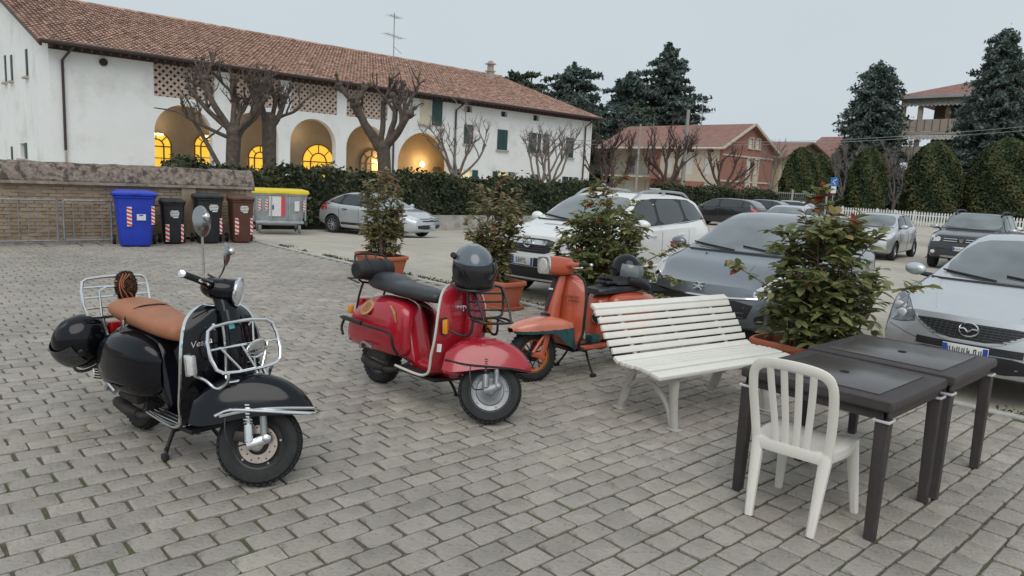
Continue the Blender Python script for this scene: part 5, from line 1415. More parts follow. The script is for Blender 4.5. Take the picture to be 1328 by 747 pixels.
        MB().lathe([(0, sg*.0), (rim-.01, sg*.0)], axis='y', n=24, M=M_).build('brake_shield', UNDER, w_)
    # --- projecting things onto the body
    def ray_front(s, y, z, off=.004):
        h = s.bvh.ray_cast(Vector((-3, y, z)), Vector((1, 0, 0)));  return None if h[0] is None else h[0]+h[1]*off*(1 if h[1].x < 0 else -1)
    def ray_rear(s, y, z, off=.004):
        h = s.bvh.ray_cast(Vector((s.c['L']+3, y, z)), Vector((-1, 0, 0))); return None if h[0] is None else h[0]+h[1]*off*(1 if h[1].x > 0 else -1)
    def ray_side(s, x, z, sg, off=.004):
        h = s.bvh.ray_cast(Vector((x, sg*4, z)), Vector((0, -sg, 0))); return None if h[0] is None else h[0]+h[1]*off*(1 if h[1].y*sg > 0 else -1)
    def ray_top(s, x, y, off=.004):
        h = s.bvh.ray_cast(Vector((x, y, 5)), Vector((0, 0, -1))); return None if h[0] is None else h[0]+h[1]*off*(1 if h[1].z > 0 else -1)
    def panel(s, name, poly, mode, m, sg=1, off=.005, rnd=2, step=.07, parent=None, skirt=.02, label=None):
        """2D outline pressed onto the body: a real thin panel with its own edge"""
        fn = {'front': lambda a, b, o: s.ray_front(a, b, o), 'rear': lambda a, b, o: s.ray_rear(a, b, o), 'side': lambda a, b, o: s.ray_side(a, b, sg, o), 'top': lambda a, b, o: s.ray_top(a, b, o)}[mode]
        P_ = roundpoly(poly, rnd, .16) if rnd else [tuple(p) for p in poly]
        # densify
        D_ = []
        for i in range(len(P_)):
            a, b = P_[i], P_[(i+1) % len(P_)]; n_ = max(1, int(hypot(b[0]-a[0], b[1]-a[1])/step))
            for k in range(n_): D_.append((a[0]+(b[0]-a[0])*k/n_, a[1]+(b[1]-a[1])*k/n_))
        nb = len(D_); x0, x1 = min(p[0] for p in D_), max(p[0] for p in D_); y0, y1 = min(p[1] for p in D_), max(p[1] for p in D_)
        inner = []
        def ins(p):
            cc = False
            for i in range(nb):
                a, b = D_[i], D_[i-1]
                if (a[1] > p[1]) != (b[1] > p[1]) and p[0] < (b[0]-a[0])*(p[1]-a[1])/(b[1]-a[1])+a[0]: cc = not cc
            return cc
        y = y0+step/2
        while y < y1:
            x = x0+step/2
            while x < x1:
                if ins((x, y)) and min(hypot(x-p[0], y-p[1]) for p in D_) > step*.4: inner.append((x, y))
                x += step
            y += step
        pts = D_+inner
        r = delaunay_2d_cdt([Vector(p) for p in pts], [(i, (i+1) % nb) for i in range(nb)], [list(range(nb))], 1, 1e-6)
        V2, F2 = r[0], r[2]
        F2 = [f for f in F2 if ins((sum(V2[i].x for i in f)/len(f), sum(V2[i].y for i in f)/len(f)))]
        V, ok = [], []
        for v in V2:
            h = fn(v.x, v.y, off); ok.append(h is not None); V.append(h if h is not None else Vector((0, 0, 0)))
        F2 = [tuple(f) for f in F2 if all(ok[i] for i in f)]
        if not F2: return None
        mb = MB(); mb.add(V, F2)
        cnt = {}
        for f in F2:
            for a, b in zip(f, f[1:]+f[:1]): cnt[tuple(sorted((a, b)))] = cnt.get(tuple(sorted((a, b))), 0)+1
        for (a, b), n_ in cnt.items():
            if n_ == 1:
                pa, pb = fn(V2[a].x, V2[a].y, off-skirt), fn(V2[b].x, V2[b].y, off-skirt)
                if pa and pb: mb.add([V[a], V[b], pb, pa], [(0, 1, 2, 3)])
        me = mb.mesh(name, m, 0, fix=False)
        bm = bmesh.new(); bm.from_mesh(me); bmesh.ops.remove_doubles(bm, verts=bm.verts, dist=.0003); bmesh.ops.recalc_face_normals(bm, faces=bm.faces)
        # orient outward by the first face
        bm.to_mesh(me); bm.free(); me.shade_smooth(); me.set_sharp_from_angle(angle=radians(50))
        return link(name, me, parent or s.t, None, label)
    def line(s, name, pts, mode, m=None, r=.006, sg=1, parent=None, n=6, off=.0):
        fn = {'front': lambda a, b: s.ray_front(a, b, off), 'rear': lambda a, b: s.ray_rear(a, b, off), 'side': lambda a, b: s.ray_side(a, b, sg, off), 'top': lambda a, b: s.ray_top(a, b, off)}[mode]
        cv = catmull([(p[0], p[1], 0) for p in pts], n); P_ = [fn(p.x, p.y) for p in cv]; P_ = [p for p in P_ if p is not None]
        if len(P_) > 1: return MB().tube(P_, r, 5).build(name, m or BLKP, parent or s.bodyo)
    def windows(s, side, lit=CGLASS, pillars=True):
        """side: list of polygons in (x,z)"""
        for sg in (1, -1):
            xs_ = [p for P_ in side for p in P_]
            lo = [(P_[0], P_[1]) for P_ in side]; base = [side[0][0]]+[q for P_ in side for q in P_[1:2]]
            tops = []
            for P_ in reversed(side): tops += P_[2:]
            out = base+tops
            cx_ = sum(p[0] for p in out)/len(out); cz_ = sum(p[1] for p in out)/len(out)
            out = [(p[0]+.028*(1 if p[0] > cx_ else -1), p[1]+.016*(1 if p[1] > cz_ else -1)) for p in out]
            fr_ = s.panel('window_surround', out, 'side', BLKP, sg, off=.003, rnd=0)
            for P_ in side: s.panel('side_window', P_, 'side', CGLASS, sg, rnd=1, off=.008, parent=fr_ or s.t)
    def plate(s, y, z, txt, front=True, w_=.36, h_=.11, tilt=0):
        hit = (s.ray_front if front else s.ray_rear)(y, z, .012)
        d = -1 if front else 1
        x = hit.x+d*.004
        p = MB().bbox((x, y, z), (.012, w_, h_), .004).build('number_plate', PLATE, s.t)
        for sg in (-1, 1): MB().box((x+d*.0068, y+sg*(w_/2-.022), z), (.003, .038, h_-.012)).build('plate_band', PBLUE, p, smooth=0)
        if txt: text('plate_text', txt, h_*.92, PTXT, p, frame_mat((x+d*.0075, y-.02*d, z), (0, d, 0), (d, 0, 0)), .0006, sx=.72)
        else:      # characters too small to read in the photograph: short dark strokes
            st = MB(); rr_ = random.Random(int(abs(x*1000)+abs(y*77)))
            for k in range(7):
                yc = -w_*.33+w_*.66*k/6+(.012 if k > 1 else 0)-(.006 if k > 4 else 0)
                for q in (-1, 1): st.box((x+d*.0072, y+yc+q*.008, z+rr_.uniform(-.004, .004)), (.002, .007, h_*rr_.uniform(.35, .6)))
                st.box((x+d*.0072, y+yc, z+rr_.choice((-.25, 0, .25))*h_), (.002, .018, .010))
            st.build('plate_strokes', PTXT, p, smooth=0, kind='stuff')
        return p
    def mirror(s, x, z, sg, m=None, sc=1.0):
        h = s.ray_side(x, z-.05, sg, 0) or Vector((x, sg*s.c['W']/2, z))
        y = h.y
        b = MB(); R_ = Euler((0, 0, sg*-.12)).to_matrix()
        sc *= .88; b.ell((x, y+sg*.17*sc, z+.02), (.075*sc, .125*sc, .078*sc), 16, 10, R_); mo = b.build('mirror', m or s.paint, s.t)
        MB().cyl((x+.02, y-sg*.03, z-.04), (x, y+sg*.1, z-.02), .03, .022, n=8).build('mirror_arm', BLKP, mo)
        g_ = MB().ell((x+.055*sc, y+sg*.17*sc, z+.02), (.03*sc, .105*sc, .062*sc), 14, 8, R_).build('mirror_glass', CHROME, mo)
    def handle(s, x, z, sg, m=None):
        h = s.ray_side(x, z, sg, .014)
        if h:
            o_ = MB(); sweep(o_, [h+Vector((-.1, -sg*.012, 0)), h+Vector((-.07, sg*.008, 0)), h+Vector((.07, sg*.008, .004)), h+Vector((.1, -sg*.012, .004))], .016, .028, (0, 1, 0)); o_.build('door_handle', m or s.paint, s.t)
    def wiper(s, y0, y1, z, front=True):
        pts = []
        for k in range(6):
            y = y0+(y1-y0)*k/5; h = s.ray_front(y, z+.05*k/5, .018)
            if h: pts.append(h)
        if len(pts) > 1: MB().tube(pts, .010, 5).build('wiper', BLKP, s.t)

def carpaint(name, col, metal=.0, rough=.35, dirt=None):
    return mat(name, col, rough, metal=metal, coat=1.0, var=.04, vs=2.5, dirt=dirt, ds=2.2)
SILV = carpaint('paint_silver', (.54, .56, .58), .5, .38)
SILV2 = carpaint('paint_pale_silver', (.56, .58, .60), .5, .38)
WHIT = carpaint('paint_white', (.80, .80, .78), 0, .35)
GREY = carpaint('paint_steel_grey', (.18, .20, .225), .5, .36)
BLK = carpaint('paint_black', (.012, .013, .017), 0, .3)
NAVY = carpaint('paint_navy', (.02, .024, .04), .2, .3)
DUSB = carpaint('paint_dusty_black', (.03, .032, .038), .2, .4)

def std(L_, W_, H_, hood0, cowlx, cowlz, roofx, roofe, rearx, rearz, tailz, belt0, belt1, wr=.31, ax0=.86, wb=2.6, hoodlip=.10, **k):
    """common parameter set for a car body"""
    d = dict(L=L_, W=W_, H=H_, wr=wr, axles=(ax0, ax0+wb),
             top=[(0, hood0), (hoodlip, hood0+.035), (cowlx*.5, hood0+.035+(cowlz-hood0-.035)*.62), (cowlx, cowlz), (roofx, H_-.045), ((roofx+roofe)/2-.1, H_), (roofe, H_-.05), (rearx, rearz), (L_-.02, tailz), (L_, tailz-.05)],
             belt=[(0, hood0-.10), (.25, hood0-.06), (cowlx*.7, belt0-.05), (cowlx+.3, belt0), (rearx-.4, belt1), (L_-.12, min(belt1, tailz-.04)), (L_, tailz-.16)],
             sill=[(0, .28), (.25, .21), (.6, .20), (L_-.6, .22), (L_-.2, .28), (L_, .34)],
             plan=[(0, .83), (.12, .90), (.4, .965), (.9, .99), (L_*.5, 1.0), (L_-.9, .985), (L_-.3, .93), (L_, .84)],
             nose=[(.2, .09), (.34, .02), (.45, 0), (.56, .012), (.68, .05), (.8, .10), (1.0, .16)], tail=[(.25, .08), (.45, .0), (.6, .005), (.8, .03), (1.0, .05), (1.3, .05)])
    d.update(k); return d

# ---------------------------------------------------------------- silver hatchback at the right (front towards the patio)
c = Car('parked_car', 'silver hatchback with black mesh grille parked beside the tables', (7.2, 1.90, gz(8.5, 2)-.04), radians(0),
        std(4.42, 1.755, 1.465, .76, 1.05, .96, 1.95, 3.5, 4.1, 1.0, .95, .93, .99, wr=.315, ax0=.9, wb=2.64, paint=SILV2, roofw=.66, double=False, spokes=10, curve=.22))
c.panel('windscreen', [(-.66, 1.0), (.66, 1.0), (.54, 1.38), (-.54, 1.38)], 'front', WSGLASS, off=.006)
c.windows([[(1.5, .98), (2.35, 1.0), (2.35, 1.36), (2.02, 1.34)], [(2.42, 1.0), (3.2, 1.03), (3.1, 1.37), (2.42, 1.37)], [(3.27, 1.04), (3.75, 1.1), (3.3, 1.35), (3.2, 1.36)]])
gr = c.panel('grille', [(-.46, .71), (.46, .71), (.40, .66), (.20, .565), (-.20, .565), (-.40, .66)], 'front', BLKP, off=.004, rnd=1)
CHE = mat('grille_mesh', (.07, .07, .075), .4, metal=.4)
for k in range(6): c.line('grille_bar', [(-.44+.03*k, .695-.022*k), (.44-.03*k, .695-.022*k)], 'front', CHE, .004, parent=gr, off=.008)
for k in range(-9, 10): c.line('grille_bar', [(k*.045, .70), (k*.045+.015, .575+.012*max(0, abs(k)-4)**1.2)], 'front', CHE, .0035, parent=gr, off=.008, n=3)
c.line('grille_lip', [(-.47, .715), (-.41, .655), (-.21, .555), (0, .55), (.21, .555), (.41, .655), (.47, .715)], 'front', SILV, .009, parent=gr)
h = c.ray_front(0, .655, .02)
bd = MB().lathe([(.068, -.004), (.075, 0), (.075, .006), (.066, .009), (.062, .004)], axis='x', n=28); bd.v = [(v[0]*-1, v[1]*1.12, v[2]*.9) for v in bd.v]; bd.xform(Matrix.Translation(h+Vector((-.012, 0, 0)))); be = bd.build('badge', CHROME, c.t)
wg = MB(); wg.tube([(h.x-.018, -.072, .665), (h.x-.02, -.03, .668), (h.x-.022, 0, .64), (h.x-.02, .03, .668), (h.x-.018, .072, .665)], .007, 6, sm=3); wg.build('badge_emblem', CHROME, be)
for sg in (1, -1):
    hl = c.panel('headlight', [(sg*.47, .655), (sg*.50, .74), (sg*.64, .81), (sg*.80, .85), (sg*.825, .76), (sg*.79, .65), (sg*.62, .625)], 'front', LENSD, off=.003)
    for yy, rr_ in ((.60, .045), (.71, .05)):
        p = c.ray_front(sg*yy, .70+.03*(yy > .65), .004)
        MB().ell(p, (.018, rr_, rr_), 14, 8).build('lamp_reflector', LENS, hl)
    c.line('headlight_rim', [(sg*.47, .655), (sg*.62, .625), (sg*.79, .65), (sg*.825, .76), (sg*.80, .85), (sg*.64, .81), (sg*.50, .74), (sg*.47, .655)], 'front', mat('panel_gap', (.05, .05, .055), .6), .004, parent=hl)
    c.panel('fog_lamp_recess', [(sg*.58, .36), (sg*.74, .40), (sg*.74, .33), (sg*.60, .30)], 'front', BLKP, off=.004)
GAP = mat('panel_gap', (.05, .05, .055), .6)
c.panel('lower_intake', [(-.50, .46), (.50, .46), (.44, .31), (-.44, .31)], 'front', BLKP, off=.004, rnd=1)
c.panel('upper_intake', [(-.42, .535), (.42, .535), (.42, .47), (-.42, .47)], 'front', BLKP, off=.005, rnd=0)
c.plate(0, .47, None)
c.line('bumper_line', [(-.80, .62), (-.5, .53), (-.3, .49)], 'front', GAP, .003); c.line('bumper_line', [(.80, .62), (.5, .53), (.3, .49)], 'front', GAP, .003)
for sg in (1, -1):
    c.line('hood_gap', [(.30, sg*.62), (.6, sg*.70), (1.05, sg*.74)], 'top', GAP, .004); c.mirror(1.42, 1.0, sg, SILV2)
    c.line('hood_crease', [(.22, sg*.34), (.6, sg*.46), (1.0, sg*.56)], 'top', SILV2, .006)
    for x_ in (1.38, 2.38, 3.25): c.line('door_gap', [(x_, .3), (x_+.02, .6), (x_+.04, .95)], 'side', GAP, .004, sg)
    for x_ in (2.15, 3.05): c.handle(x_, .86, sg)
    c.line('door_trim', [(1.45, .985), (2.4, 1.0), (3.7, 1.08)], 'side', BLKP, .008, sg)
c.wiper(.1, .62, 1.0); c.wiper(-.5, .05, 1.0)
c.line('cowl', [(-.68, .985), (0, .985), (.68, .985)], 'front', BLKP, .018)
c.panel('tail_light', [(-.8, .8), (-.62, .8), (-.62, 1.0), (-.78, 1.0)], 'rear', TAIL); c.panel('tail_light', [(.8, .8), (.62, .8), (.62, 1.0), (.78, 1.0)], 'rear', TAIL)
c.panel('rear_window', [(-.55, 1.05), (.55, 1.05), (.48, 1.33), (-.48, 1.33)], 'rear', CGLASS)

# ---------------------------------------------------------------- steel grey hatchback behind the bench
c = Car('parked_car', 'steel grey hatchback with silver rampant badge parked behind the bench', (6.98, 4.52, gz(8.5, 4.5)-.04), radians(7),
        std(4.28, 1.815, 1.50, .72, 1.0, 1.0, 2.0, 3.45, 4.05, 1.05, .98, .95, 1.01, wr=.315, ax0=.9, wb=2.61, paint=GREY, roofw=.68, spokes=8, curve=.24, hoodlip=.14))
c.panel('windscreen', [(-.70, 1.03), (.70, 1.03), (.57, 1.41), (-.57, 1.41)], 'front', WSGLASS, off=.006)
c.windows([[(1.35, 1.0), (2.3, 1.02), (2.3, 1.39), (1.98, 1.36)], [(2.38, 1.02), (3.2, 1.06), (3.1, 1.40), (2.38, 1.40)], [(3.27, 1.07), (3.7, 1.13), (3.25, 1.38)]])
c.panel('intake', [(-.62, .575), (.62, .575), (.54, .36), (-.54, .36)], 'front', BLKP, off=.004, rnd=1)
for sg in (1, -1): pass
c.line('chrome_strip', [(-.64, .615), (-.3, .592), (0, .588), (.3, .592), (.64, .615)], 'front', CHROME, .016, off=.002)
p = c.plate(0, .46, None)
# emblem on the bonnet lip: a small standing figure of bent strokes
h = c.ray_front(0, .685, .02); fm = frame_mat(h+Vector((-.004, 0, 0)), (0, -1, 0), (-.75, 0, .6)); em = MB()
for st in ([(-.05, -.05), (-.01, -.02), (.0, .02), (.03, .04), (.055, .045)], [(-.01, -.02), (.03, -.03), (.05, -.055)], [(0, .02), (-.03, .045), (-.055, .04)], [(0, .0), (.03, .005), (.055, -.01)], [(-.01, -.01), (-.05, 0.0), (-.06, .012)]):
    em.tube([fm @ Vector((a, b, 0)) for a, b in st], .009, 6, sm=2)
em.build('badge', CHROME, c.t, kind='stuff')
for sg in (1, -1):
    hl = c.panel('headlight', [(sg*.58, .63), (sg*.60, .72), (sg*.70, .83), (sg*.79, .93), (sg*.835, .88), (sg*.83, .72), (sg*.74, .63)], 'front', LENS, off=.004)
    q = c.ray_front(sg*.70, .72, .004); MB().ell(q, (.016, .045, .05), 14, 8).build('lamp_reflector', CHROME, hl)
    c.mirror(1.32, 1.04, sg, GREY)
    c.line('hood_gap', [(.30, sg*.66), (.6, sg*.74), (1.0, sg*.78)], 'top', GAP, .004)
    for x_ in (1.32, 2.34, 3.2): c.line('door_gap', [(x_, .3), (x_+.02, .6), (x_+.04, .97)], 'side', GAP, .004, sg)
    for x_ in (2.1, 3.0): c.handle(x_, .88, sg)
    c.panel('fog_lamp_recess', [(sg*.62, .42), (sg*.76, .47), (sg*.76, .36), (sg*.64, .34)], 'front', BLKP, off=.004)
for a in (.45, .40): c.line('intake_bar', [(-.52, a), (0, a-.01), (.52, a)], 'front', CHE, .008)
c.wiper(.05, .66, 1.03); c.wiper(-.6, .0, 1.03); c.line('cowl', [(-.72, 1.015), (0, 1.015), (.72, 1.015)], 'front', BLKP, .018)
c.line('washer_jet', [(.86, .34), (.88, .34)], 'top', BLKP, .012)
c.panel('rear_window', [(-.58, 1.1), (.58, 1.1), (.5, 1.36), (-.5, 1.36)], 'rear', CGLASS)
for sg in (1, -1): c.panel('tail_light', [(sg*.8, .8), (sg*.62, .82), (sg*.62, 1.0), (sg*.78, 1.02)], 'rear', TAIL)

# ---------------------------------------------------------------- white SUV
c = Car('parked_car', 'white sport utility car with roof rails and black lower bumper', (7.25, 7.62, gz(9, 7.6)-.04), radians(7),
        std(4.57, 1.85, 1.66, .98, 1.1, 1.14, 1.95, 3.9, 4.4, 1.15, 1.05, 1.08, 1.17, wr=.355, ax0=.92, wb=2.7, paint=WHIT, roofw=.70, spokes=5, curve=.2, lip=True, gap=.06,
            nose=[(.25, .10), (.4, .02), (.52, 0), (.68, .02), (.8, .05), (.95, .10), (1.15, .16)], sill=[(0, .34), (.25, .27), (.6, .26), (3.9, .28), (4.37, .34), (4.57, .4)]))
c.panel('windscreen', [(-.73, 1.18), (.73, 1.18), (.60, 1.57), (-.60, 1.57)], 'front', WSGLASS, off=.006)
c.windows([[(1.42, 1.14), (2.28, 1.16), (2.28, 1.54), (1.98, 1.52), (1.72, 1.38)], [(2.36, 1.16), (3.2, 1.19), (3.12, 1.555), (2.36, 1.55)], [(3.28, 1.2), (3.98, 1.25), (3.72, 1.46), (3.5, 1.54), (3.22, 1.55)]])
gr = c.panel('grille', [(-.46, .94), (.46, .94), (.40, .76), (.30, .73), (-.30, .73), (-.40, .76)], 'front', BLKP, off=.004, rnd=1)
for z_ in (.77, .80, .83): c.line('grille_bar', [(-.40, z_), (0, z_-.005), (.40, z_)], 'front', CHE, .007, parent=gr, off=.008)
cb = c.panel('chrome_bar', [(-.45, .915), (.45, .915), (.43, .85), (-.43, .85)], 'front', CHROME, off=.014, rnd=1)
h = c.ray_front(0, .88, .03); ring = MB().lathe([(.066, 0), (.078, -.006), (.09, 0), (.078, .008)], axis='x', n=28); ring.f.append(tuple()) if False else None
ring.xform(Matrix.Translation(h+Vector((-.008, 0, 0)))); be = ring.build('badge', CHROME, c.t)
zg = MB(); zg.tube([(h.x-.014, .11, .897), (h.x-.016, -.005, .895), (h.x-.016, .01, .865), (h.x-.014, -.11, .863)], .011, 6); zg.build('badge_bolt', CHROME, be)
c.panel('lower_bumper', [(-.80, .53), (.80, .53), (.78, .37), (-.78, .37)], 'front', BLKP, off=.006, rnd=1)
c.line('bumper_lip', [(-.6, .34), (0, .33), (.6, .34)], 'front', CHE, .02)
c.panel('plate_holder', [(-.34, .665), (.34, .665), (.34, .54), (-.34, .54)], 'front', BLKP, off=.006, rnd=0)
c.plate(.04, .61, '584YL', w_=.40, h_=.12)
for sg in (1, -1):
    hl = c.panel('headlight', [(sg*.50, .80), (sg*.53, .92), (sg*.70, .99), (sg*.84, 1.02), (sg*.86, .93), (sg*.78, .83)], 'front', LENS, off=.004)
    q = c.ray_front(sg*.64, .89, .004); MB().ell(q, (.016, .05, .05), 14, 8).build('lamp_reflector', CHROME, hl)
    c.mirror(1.52, 1.16, sg, WHIT, 1.12)
    c.line('hood_gap', [(.25, sg*.60), (.6, sg*.72), (1.08, sg*.78)], 'top', GAP, .004)
    for x_ in (1.34, 2.32, 3.24): c.line('door_gap', [(x_, .4), (x_+.02, .7), (x_+.04, 1.12)], 'side', GAP, .004, sg)
    for x_ in (2.06, 2.98): c.handle(x_, .99, sg)
    c.line('belt_chrome', [(1.42, 1.12), (2.4, 1.145), (3.98, 1.235)], 'side', CHROME, .008, sg)
    c.line('side_moulding', [(1.3, .52), (2.3, .52), (3.3, .53)], 'side', WHIT, .02, sg)
    c.panel('sill_trim', [(1.3, .38), (3.2, .38), (3.2, .29), (1.3, .29)], 'side', BLKP, sg, rnd=0)
    rail = MB(); pts = []
    for k in range(9):
        x_ = 1.95+1.9*k/8; q = c.ray_top(x_, sg*.56, 0); pts.append(q+Vector((0, 0, .055 if 0 < k < 8 else .0)))
    rail.tube(pts, .02, 6, sm=3); ro = rail.build('roof_rail', ALLOY, c.t)
    MB().box(pts[4]+Vector((0, 0, -.03)), (.06, .03, .06)).build('rail_foot', ALLOY, ro, smooth=0)
    c.panel('tail_light', [(sg*.86, .9), (sg*.70, .9), (sg*.70, 1.25), (sg*.80, 1.25)], 'rear', TAIL)
c.wiper(.05, .66, 1.18); c.line('cowl', [(-.74, 1.165), (0, 1.165), (.74, 1.165)], 'front', BLKP, .02)
c.panel('rear_window', [(-.6, 1.2), (.6, 1.2), (.52, 1.52), (-.52, 1.52)], 'rear', CGLASS)

# ---------------------------------------------------------------- silver hatchback with arched roof by the hedge
c = Car('parked_car', 'silver arched-roof hatchback parked against the long hedge', (14.55, 19.85, gz(14, 21)-.05), radians(112),
        std(4.27, 1.77, 1.46, .74, 1.15, 0.97, 2.1, 3.25, 4.05, 1.08, 1.0, .95, 1.0, wr=.315, ax0=.93, wb=2.61, paint=SILV, roofw=.66, spokes=9, curve=.24))
c.panel('windscreen', [(-.66, 1.0), (.66, 1.0), (.52, 1.36), (-.52, 1.36)], 'front', WSGLASS, off=.006)
c.windows([[(1.55, .98), (2.35, 1.0), (2.35, 1.37), (2.1, 1.33)], [(2.42, 1.0), (3.2, 1.03), (3.0, 1.35), (2.42, 1.37)], [(3.25, 1.04), (3.75, 1.09), (3.15, 1.33)]])
c.panel('grille', [(-.50, .66), (.50, .66), (.44, .6), (-.44, .6)], 'front', BLKP, rnd=1); c.panel('intake', [(-.7, .5), (.7, .5), (.64, .36), (-.64, .36)], 'front', BLKP, rnd=1)
for z_ in (.70, .655):
    c.line('chevron_bar', [(-.55, z_), (-.12, z_-.005), (0, z_+.04), (.12, z_-.005), (.55, z_)], 'front', CHROME if z_ < .68 else GAP, .010, off=.004)
c.plate(0, .43, None)
for sg in (1, -1):
    hl = c.panel('headlight', [(sg*.56, .66), (sg*.6, .75), (sg*.78, .84), (sg*.82, .74), (sg*.74, .66)], 'front', LENS); c.mirror(1.45, 1.02, sg, SILV)
    for x_ in (1.38, 2.38, 3.22): c.line('door_gap', [(x_, .3), (x_+.02, .6), (x_+.03, .96)], 'side', GAP, .006, sg)
    for x_ in (2.15, 3.0): c.handle(x_, .86, sg, BLKP)
    c.panel('side_moulding', [(1.4, .42), (3.15, .42), (3.15, .34), (1.4, .34)], 'side', BLKP, sg, rnd=0)
    c.panel('tail_light', [(sg*.84, .78), (sg*.66, .8), (sg*.66, 1.02), (sg*.78, 1.04)], 'rear', TAIL)
    c.panel('tail_light_side', [(3.98, .82), (4.2, .82), (4.14, 1.02), (4.0, 1.0)], 'side', TAIL, sg)

# ---------------------------------------------------------------- small silver hatchback (far)
c = Car('parked_car', 'small silver hatchback parked alone facing the patio beside the black off-roader', (23.1, 9.3, gz(24, 9)-.05), radians(7),
        std(3.92, 1.68, 1.44, .78, .95, .98, 1.6, 3.1, 3.72, 1.05, .98, .93, 1.02, wr=.295, ax0=.78, wb=2.49, paint=SILV, roofw=.69, spokes=7))
c.panel('windscreen', [(-.64, 1.02), (.64, 1.02), (.54, 1.37), (-.54, 1.37)], 'front', WSGLASS, off=.006)
c.windows([[(1.2, .98), (2.05, 1.0), (2.05, 1.35), (1.65, 1.34)], [(2.13, 1.0), (2.9, 1.05), (2.8, 1.35), (2.13, 1.36)]])
c.panel('grille', [(-.38, .66), (.38, .66), (.34, .58), (-.34, .58)], 'front', BLKP, rnd=1); c.panel('intake', [(-.55, .46), (.55, .46), (.5, .33), (-.5, .33)], 'front', BLKP, rnd=1)
for sg in (1, -1):
    c.panel('headlight', [(sg*.46, .66), (sg*.5, .78), (sg*.74, .9), (sg*.79, .82), (sg*.72, .68)], 'front', LENS); c.mirror(1.2, 1.02, sg, SILV)
    for x_ in (1.1, 2.1): c.line('door_gap', [(x_, .3), (x_+.02, .6), (x_+.03, .96)], 'side', GAP, .006, sg)
    c.handle(1.9, .88, sg)
c.plate(0, .52, None); c.line('cowl', [(-.64, 1.0), (0, 1.0), (.64, 1.0)], 'front', BLKP, .02)
MB().cyl((3.0, 0, 1.40), (3.25, 0, 1.72), .006, n=5).build('roof_aerial', BLKP, c.t)

# ---------------------------------------------------------------- black off-roader
c = Car('parked_car', 'black off-roader with chrome slotted grille parked behind the silver hatchbacks', (22.65, 6.45, gz(24, 7)-.05), radians(6),
        std(4.32, 1.82, 1.63, .98, 1.15, 1.12, 1.85, 3.7, 4.15, 1.15, 1.05, 1.05, 1.15, wr=.345, ax0=.85, wb=2.67, paint=DUSB, roofw=.72, spokes=6, lip=True, gap=.06, curve=.16,
            sill=[(0, .36), (.25, .30), (.6, .28), (3.7, .3), (4.1, .36), (4.32, .4)], nose=[(.3, .08), (.45, .0), (.65, .0), (.85, .03), (1.0, .08), (1.15, .12)]))
c.panel('windscreen', [(-.72, 1.16), (.72, 1.16), (.62, 1.55), (-.62, 1.55)], 'front', WSGLASS, off=.006)
c.windows([[(1.4, 1.12), (2.15, 1.13), (2.15, 1.53), (1.85, 1.5)], [(2.23, 1.13), (3.0, 1.16), (3.0, 1.54), (2.23, 1.54)], [(3.1, 1.2), (3.6, 1.24), (3.45, 1.5), (3.1, 1.53)]])
gr = c.panel('grille', [(-.48, .92), (.48, .92), (.44, .78), (-.44, .78)], 'front', BLKP, rnd=1)
for z_ in (.82, .88):
    c.line('grille_bar', [(-.44, z_), (-.1, z_)], 'front', CHROME, .014, parent=gr, off=.006); c.line('grille_bar', [(.1, z_), (.44, z_)], 'front', CHROME, .014, parent=gr, off=.006)
h = c.ray_front(0, .85, .02); MB().prism([(-.06, .045), (.06, .045), (.035, -.06), (-.035, -.06)], 'x', -.01, .01).xform(Matrix.Translation(h)).build('badge', CHROME, c.t)
c.panel('lower_guard', [(-.5, .42), (.5, .42), (.45, .36), (-.45, .36)], 'front', ALLOY, rnd=1); c.plate(0, .62, None)
for sg in (1, -1):
    c.panel('headlight', [(sg*.52, .80), (sg*.52, .92), (sg*.78, .96), (sg*.82, .88), (sg*.74, .78)], 'front', LENS); c.mirror(1.42, 1.15, sg, ALLOY, 1.05)
    q = c.ray_front(sg*.68, .50, .01); MB().ell(q, (.02, .06, .05), 12, 8).build('fog_lamp', LENS, c.t)
    rl = MB(); pts = []
    for k in range(7): q = c.ray_top(1.95+1.7*k/6, sg*.58, 0); pts.append(q+Vector((0, 0, .07 if 0 < k < 6 else .01)))
    rl.tube(pts, .028, 6, sm=3); rl.build('roof_rail', BLKP, c.t)
    for x_ in (1.3, 2.2, 3.05): c.line('door_gap', [(x_, .4), (x_+.02, .7), (x_+.03, 1.1)], 'side', GAP, .006, sg)
    for x_ in (2.0, 2.9): c.handle(x_, .98, sg)
c.line('cowl', [(-.72, 1.14), (0, 1.14), (.72, 1.14)], 'front', BLKP, .022); c.line('wiper', [(.1, 1.17), (.6, 1.19)], 'front', BLKP, .012)

